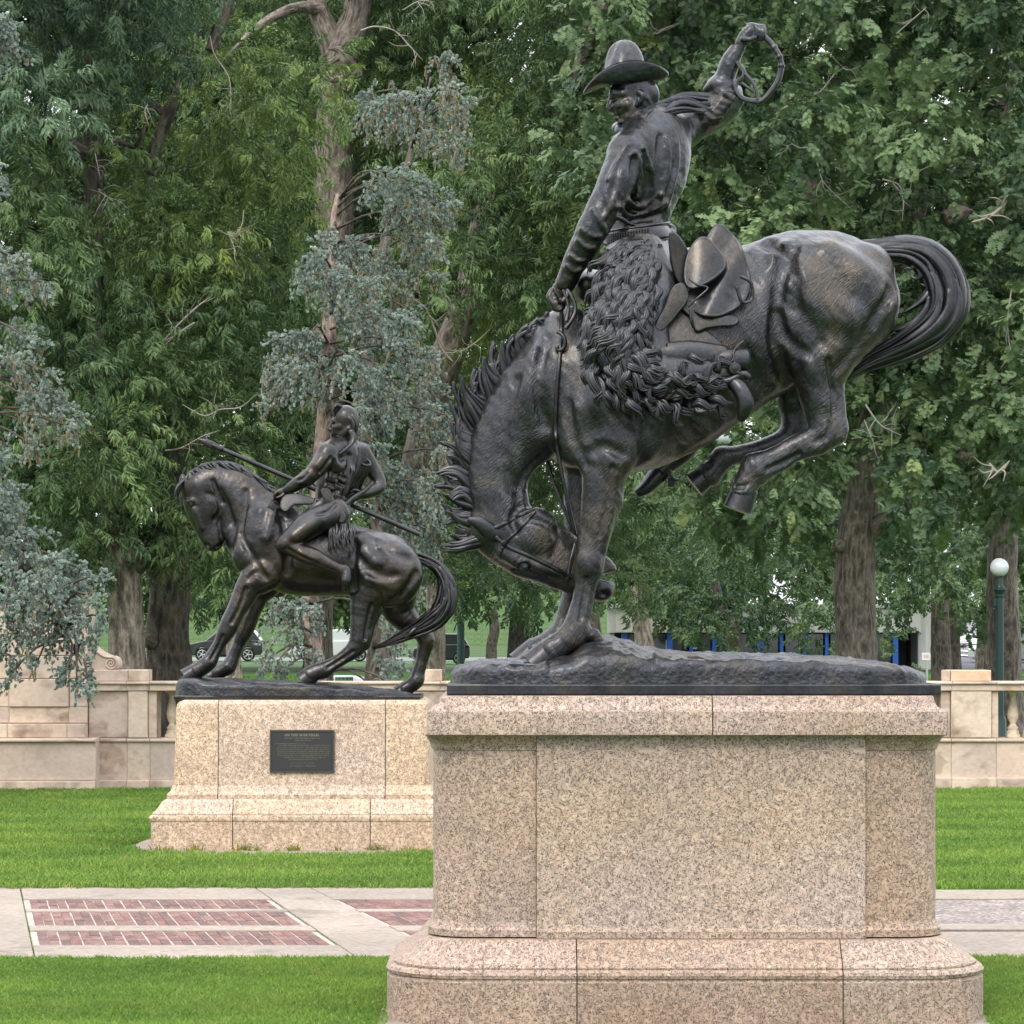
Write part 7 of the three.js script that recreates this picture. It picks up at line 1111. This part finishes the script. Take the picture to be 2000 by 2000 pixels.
// ---------------------------------------------------------------- lamp posts, cars, the building across the street
const lampGreen = std({ color: rgb(0.012, 0.036, 0.034), roughness: 0.4, metalness: 0.2 }), opal = phys({ color: rgb(0.62, 0.65, 0.70), roughness: 0.25, clearcoat: 0.6, clearcoatRoughness: 0.1 });
function lampPost(px, py, Z, label) {                  // py: the middle of the globe
  const top = at(px, py, Z), o = thing('lamp_post', V(top.x, 0, -Z), label, 'lamp post'), r = 18.2 * Z / FOCAL, k = r / 0.125, y = top.y - r;
  const L = (pts, seg = 16) => { const g = new THREE.LatheGeometry(pts.map(([a, b]) => new THREE.Vector2(a * k, b)), seg); g.translate(top.x, 0, -Z); return boxUV(g); };
  part('globe', (() => { const g = new THREE.SphereGeometry(r, 32, 20); g.translate(top.x, top.y, -Z); return g; })(), opal, o);
  part('collar', L([[0.03, y - 0.01 * k], [0.046, y], [0.05, y - 0.012 * k], [0.036, y - 0.03 * k], [0.055, y - 0.06 * k], [0.04, y - 0.10 * k], [0.062, y - 0.13 * k], [0.05, y - 0.15 * k], [0.085, y - 0.165 * k], [0.092, y - 0.18 * k], [0.06, y - 0.22 * k], [0.058, y - 0.26 * k], [0.066, y - 0.265 * k], [0.052, y - 0.28 * k]]), lampGreen, o);
  part('shaft', L([[0.053, y - 0.28 * k], [0.062, 0.5], [0.09, 0.45], [0.10, 0.25], [0.13, 0.2], [0.14, 0]], 8), lampGreen, o);
  part('bracket', join([rbox(top.x - 0.085 * k, top.x - 0.04 * k, y - 0.40 * k, y - 0.30 * k, -Z - 0.03, -Z + 0.03, 0.008), (() => { const g = new THREE.SphereGeometry(0.022 * k, 12, 8); g.translate(top.x - 0.08 * k, y - 0.44 * k, -Z + 0.02); return g; })()]), lampGreen, o);
  return o;
}
lampPost(1952, 1108, 38, 'dark green lamp post with white globe at the right edge');
lampPost(1414, 850, 68, 'white lamp globe showing under the bucking horse\'s belly');
{ const o = thing('sign_post', at(900, 1300, 60).setY(0), 'green post beside the walking horse\'s tail', 'post'); part('post', sweep([at(900, 1392, 60), at(900, 1160, 60)], () => 0.075, { segs: 4, radial: 10 }), lampGreen, o); part('base_ring', sweep([at(900, 1392, 60), at(900, 1380, 60)], () => 0.12, { segs: 2, radial: 10 }), lampGreen, o); }
// cars, side on; built in metres from the front bumper, nose to the left
const tyre = std({ color: rgb(0.02, 0.02, 0.022), roughness: 0.9 }), alloy = std({ color: rgb(0.62, 0.63, 0.65), roughness: 0.3, metalness: 0.8 }), glassDark = phys({ color: rgb(0.025, 0.03, 0.035), roughness: 0.06, metalness: 0.0, clearcoat: 1, clearcoatRoughness: 0.03 }), plasticBlack = std({ color: rgb(0.02, 0.02, 0.02), roughness: 0.7 }), tailRed = std({ color: rgb(0.45, 0.02, 0.02), roughness: 0.25 }), headClear = phys({ color: rgb(0.75, 0.77, 0.8), roughness: 0.1, clearcoat: 1 });
function car(label, px, Z, paint, { L = 4.6, H = 1.68, y0 = 0, flip = 1 } = {}) {
  const p0 = at(px, HORIZON, Z), o = thing('parked_car', V(p0.x, y0, -Z), label, 'car'), k = H / 1.68, W = 0.9;
  const X = (x) => flip > 0 ? x : L - x, solid = (pts, w0, depth, bevel = 0.05) => { const s = new THREE.Shape(pts.map(([x, y]) => new THREE.Vector2(X(x * L / 4.6), y * k))); const g = new THREE.ExtrudeGeometry(s, { depth, bevelEnabled: true, bevelSize: bevel, bevelThickness: bevel, bevelSegments: 3, bevelOffset: -bevel }); g.translate(p0.x, y0, -Z + w0); return boxUV(g); };
  part('body', solid([[0.02, 0.42], [0.05, 0.75], [0.2, 0.88], [0.95, 1.02], [1.25, 1.06], [3.95, 1.1], [4.45, 1.08], [4.56, 0.9], [4.58, 0.5], [4.45, 0.34], [4.08, 0.34], [4.02, 0.56], [3.82, 0.72], [3.56, 0.72], [3.36, 0.56], [3.3, 0.3], [1.36, 0.3], [1.3, 0.56], [1.1, 0.72], [0.86, 0.72], [0.66, 0.56], [0.6, 0.32], [0.2, 0.3]], -W, 2 * W), paint, o);
  const cab = part('cabin', solid([[1.15, 1.04], [1.85, 1.52], [2.1, 1.62], [2.6, 1.67], [3.6, 1.66], [4.0, 1.58], [4.45, 1.07]], -W + 0.1, 2 * W - 0.2, 0.07), paint, o);
  for (const [pts] of [[[[1.45, 1.08], [1.98, 1.5], [2.42, 1.57], [2.42, 1.1]]], [[[2.5, 1.1], [2.5, 1.58], [3.28, 1.58], [3.4, 1.12]]], [[[3.48, 1.12], [3.38, 1.57], [3.78, 1.54], [4.12, 1.15]]]]) part('window', solid(pts, W - 0.125, 0.035, 0.01), glassDark, cab);
  for (const x of [0.98, 3.7]) { const w = new THREE.Group(); w.name = 'wheel'; const cx = p0.x + X(x * L / 4.6); w.position.set(cx - o.position.x, 0, 0); o.add(w); const t = sweep([V(cx, y0 + 0.35 * k, -Z + W - 0.22), V(cx, y0 + 0.35 * k, -Z + W + 0.0)], () => 0.345 * k, { segs: 3, radial: 26 }); part('tyre', t, tyre, w); const r = [sweep([V(cx, y0 + 0.35 * k, -Z + W - 0.02), V(cx, y0 + 0.35 * k, -Z + W + 0.015)], () => 0.07, { segs: 2, radial: 12 }), sweep(Array.from({ length: 19 }, (_, i) => V(cx + Math.cos(i / 9 * Math.PI) * 0.23 * k, y0 + 0.35 * k + Math.sin(i / 9 * Math.PI) * 0.23 * k, -Z + W + 0.005)), () => 0.022, { segs: 36, radial: 6 })]; for (let i = 0; i < 5; i++) { const a = i * 1.2566; r.push(sweep([V(cx, y0 + 0.35 * k, -Z + W + 0.008), V(cx + Math.cos(a) * 0.23, y0 + 0.35 * k + Math.sin(a) * 0.23, -Z + W + 0.008)], () => 0.035, { segs: 2, radial: 5, flat: 0.4 })); } part('rim', join(r), alloy, w); }
  part('sill', solid([[0.7, 0.24], [0.7, 0.36], [3.9, 0.36], [3.9, 0.24]], -W + 0.02, 2 * W - 0.03, 0.02), plasticBlack, o);
  part('tail_light', solid([[4.2, 0.92], [4.25, 1.04], [4.52, 1.02], [4.56, 0.88]], W - 0.05, 0.08, 0.02), tailRed, o); part('headlight', solid([[0.1, 0.74], [0.2, 0.85], [0.7, 0.94], [0.6, 0.82]], W - 0.05, 0.07, 0.02), headClear, o);
  part('door_handle', join([2.25, 3.2].map((x) => solid([[x, 0.96], [x, 0.99], [x + 0.18, 0.99], [x + 0.18, 0.96]], W - 0.01, 0.03, 0.006))), alloy, o);
  return o;
}
const paintOf = (r, g, b) => phys({ color: rgb(r, g, b), roughness: 0.35, clearcoat: 1, clearcoatRoughness: 0.05 });
const CZ = 155;
car('white crossover car parked behind the walking horse', 565, CZ, paintOf(0.75, 0.76, 0.77), { L: 4.7, H: 1.72 });
car('black pickup-like car seen between the walking horse\'s forelegs', 366, CZ, paintOf(0.012, 0.014, 0.018), { L: 4.1, H: 1.75 });
car('dark hatchback with red tail light beside the green post', 806, CZ - 14, paintOf(0.05, 0.055, 0.065), { L: 2.8, H: 1.5 });
car('silver car low in the sunken drive behind the bronze hoof', 492, 100, paintOf(0.55, 0.57, 0.6), { L: 4.6, H: 1.55, y0: -1.45 });
car('small white car half hidden behind the globe lamp post', 1895, CZ - 20, paintOf(0.78, 0.79, 0.8), { L: 3.6, H: 1.7 });
// litter bin, banner, street sign
{ const p = at(672, 1340, 72), o = thing('litter_bin', V(p.x, 0, p.z), 'small green slatted litter bin on the lawn', 'bin'), x = p.x, z = p.z, m = std({ color: rgb(0.05, 0.14, 0.11), roughness: 0.5 }); part('barrel', (() => { const g = new THREE.CylinderGeometry(0.2, 0.17, 0.46, 20, 1); g.translate(x, 0.25, z); return boxUV(g); })(), m, o); part('rim', (() => { const g = new THREE.TorusGeometry(0.205, 0.025, 8, 24); g.rotateX(Math.PI / 2); g.translate(x, 0.48, z); return g; })(), std({ color: rgb(0.4, 0.46, 0.46), roughness: 0.5 }), o); for (let i = 0; i < 14; i++) { const a = i / 14 * 6.283; part('slat', sweep([V(x + Math.cos(a) * 0.185, 0.04, z + Math.sin(a) * 0.185), V(x + Math.cos(a) * 0.212, 0.46, z + Math.sin(a) * 0.212)], () => 0.022, { segs: 2, radial: 5 }), m, o); } }
{ const Z = 140, a = at(250, 1290, Z), b = at(296, 1248, Z), o = thing('banner', V(a.x, 0, -Z), 'white banner with red and green letters behind the dark oak trunk', 'banner'); const t = canvasTex(256, 220, (c, w, h) => { c.fillStyle = '#f3efe8'; c.fillRect(0, 0, w, h); c.font = 'bold 96px sans-serif'; c.fillStyle = '#d8362c'; c.fillText('OR', 100, 196); c.font = 'bold 70px sans-serif'; c.fillStyle = '#5b8f6a'; c.fillText('M', 130, 88); });
  const g = new THREE.PlaneGeometry(b.x - a.x, b.y - a.y); g.translate((a.x + b.x) / 2, (a.y + b.y) / 2, -Z); part('cloth', g, std({ map: t, roughness: 0.8, side: THREE.DoubleSide }), o); for (const x of [a.x, b.x]) part('pole', sweep([V(x, 0, -Z), V(x, b.y + 0.05, -Z)], () => 0.03, { segs: 2, radial: 6 }), alloy, o); }
{ const Z = 74, p = at(1808, 1282, Z), o = thing('street_sign', V(p.x, 0, -Z), 'small white street sign on a thin pole left of the stone pier', 'sign'); part('pole', sweep([V(p.x + 0.03, 0, -Z), V(p.x + 0.03, at(0, 1225, Z).y, -Z)], () => 0.03, { segs: 2, radial: 8 }), alloy, o); part('plate', rbox(p.x - 0.1, p.x + 0.11, p.y - 0.1, p.y + 0.09, -Z + 0.035, -Z + 0.045, 0.004), std({ color: rgb(0.75, 0.74, 0.74), roughness: 0.5 }), o); part('print', rbox(p.x - 0.06, p.x + 0.07, p.y - 0.03, p.y + 0.04, -Z + 0.046, -Z + 0.049, 0.001), std({ color: rgb(0.7, 0.45, 0.47), roughness: 0.5 }), o); }
// station building: cream fascia over dark glass and blue columns
{
  const Z = 120, X = (px) => (px - 1000) * Z / FOCAL, Y = (py) => EYE - (py - HORIZON) * Z / FOCAL, o = thing('station_building', V(X(1480), 0, -Z - 4), 'white-roofed station building with bright blue columns beyond the trees', 'building');
  const cream = std({ color: rgb(0.80, 0.78, 0.73), roughness: 0.8 }), blue = std({ color: rgb(0.035, 0.16, 0.62), roughness: 0.45 }), dark = phys({ color: rgb(0.02, 0.026, 0.034), roughness: 0.1, clearcoat: 1, clearcoatRoughness: 0.05 });
  part('fascia', rbox(X(1200), X(1795), Y(1236), Y(1188), -Z - 9, -Z + 0.6, 0.05), cream, o); part('roof', rbox(X(1195), X(1800), Y(1188) + 0.004, Y(1180), -Z - 9.2, -Z + 0.9, 0.05), std({ color: rgb(0.82, 0.82, 0.80), roughness: 0.7 }), o);
  part('floor', boxUV(box(X(1200), X(1795), -0.05, 0.1, -Z - 9, -Z + 0.5)), asphalt, o); part('back_wall', boxUV(box(X(1205), X(1790), 0.1, Y(1236) - 0.003, -Z - 8.8, -Z - 3)), std({ color: rgb(0.05, 0.06, 0.08), roughness: 0.6 }), o);
  for (let i = 0; i < 13; i++) { const a = 1214 + i * 44; if (i < 12) part('window_pane', rbox(X(a + 12), X(a + 42), 0.35, Y(1238), -Z - 0.06, -Z - 0.02, 0.01), dark, o); part('column', rbox(X(a), X(a + (i % 2 ? 7 : 11)), 0.1, Y(1236.4), -Z - 0.1, -Z + 0.25, 0.02), blue, o); }
  for (const a of [1300, 1352, 1560]) part('poster', rbox(X(a), X(a + 9), Y(1268), Y(1250), -Z + 0.02, -Z + 0.05, 0.005), cream, o);
  part('end_wall', rbox(X(1796), X(1850), 0, Y(1180), -Z - 9, -Z - 0.5, 0.05), cream, o);
}
// the street climbing away on the right, with its crossing
{
  const a = [1868, 1300, 132], pts = [[1866, 1312, 120], [2040, 1312, 120], [1990, 1222, 260], [1872, 1210, 260]].map((p) => at(...p)), g = new THREE.BufferGeometry(); const [p, q, r, s] = pts; g.setAttribute('position', new THREE.Float32BufferAttribute([p, q, r, p, r, s].flatMap((v) => [v.x, v.y, v.z]), 3)); g.computeVertexNormals(); structure('street', boxUV(g), std({ map: asphaltTex, color: rgb(0.9, 0.9, 0.95), roughness: 0.95 }));
  const on = (u, v, up) => { const A = p.clone().lerp(q, u), B = s.clone().lerp(r, u); return A.lerp(B, v).add(V(0, up, 0)); };
  const paint = []; for (let i = 0; i < 7; i++) { const v0 = 0.34 + i * 0.03, v1 = v0 + 0.012; const k = [on(0.02, v0 + 0.03, 0.02), on(0.9, v0, 0.02), on(0.9, v1, 0.02), on(0.02, v1 + 0.03, 0.02)]; for (const t of [k[0], k[1], k[2], k[0], k[2], k[3]]) paint.push(t.x, t.y, t.z); } for (const v of [0.12, 0.18]) { const k = [on(0.02, v + 0.05, 0.02), on(0.95, v, 0.02), on(0.95, v + 0.012, 0.02), on(0.02, v + 0.062, 0.02)]; for (const t of [k[0], k[1], k[2], k[0], k[2], k[3]]) paint.push(t.x, t.y, t.z); }
  const pg = new THREE.BufferGeometry(); pg.setAttribute('position', new THREE.Float32BufferAttribute(paint, 3)); pg.computeVertexNormals(); structure('road_marking', boxUV(pg), std({ color: rgb(0.75, 0.75, 0.74), roughness: 0.8 }));
}

scene.traverse((o) => { if (o.isMesh) { o.castShadow = true; o.receiveShadow = true; } });
renderer.render(scene, camera);
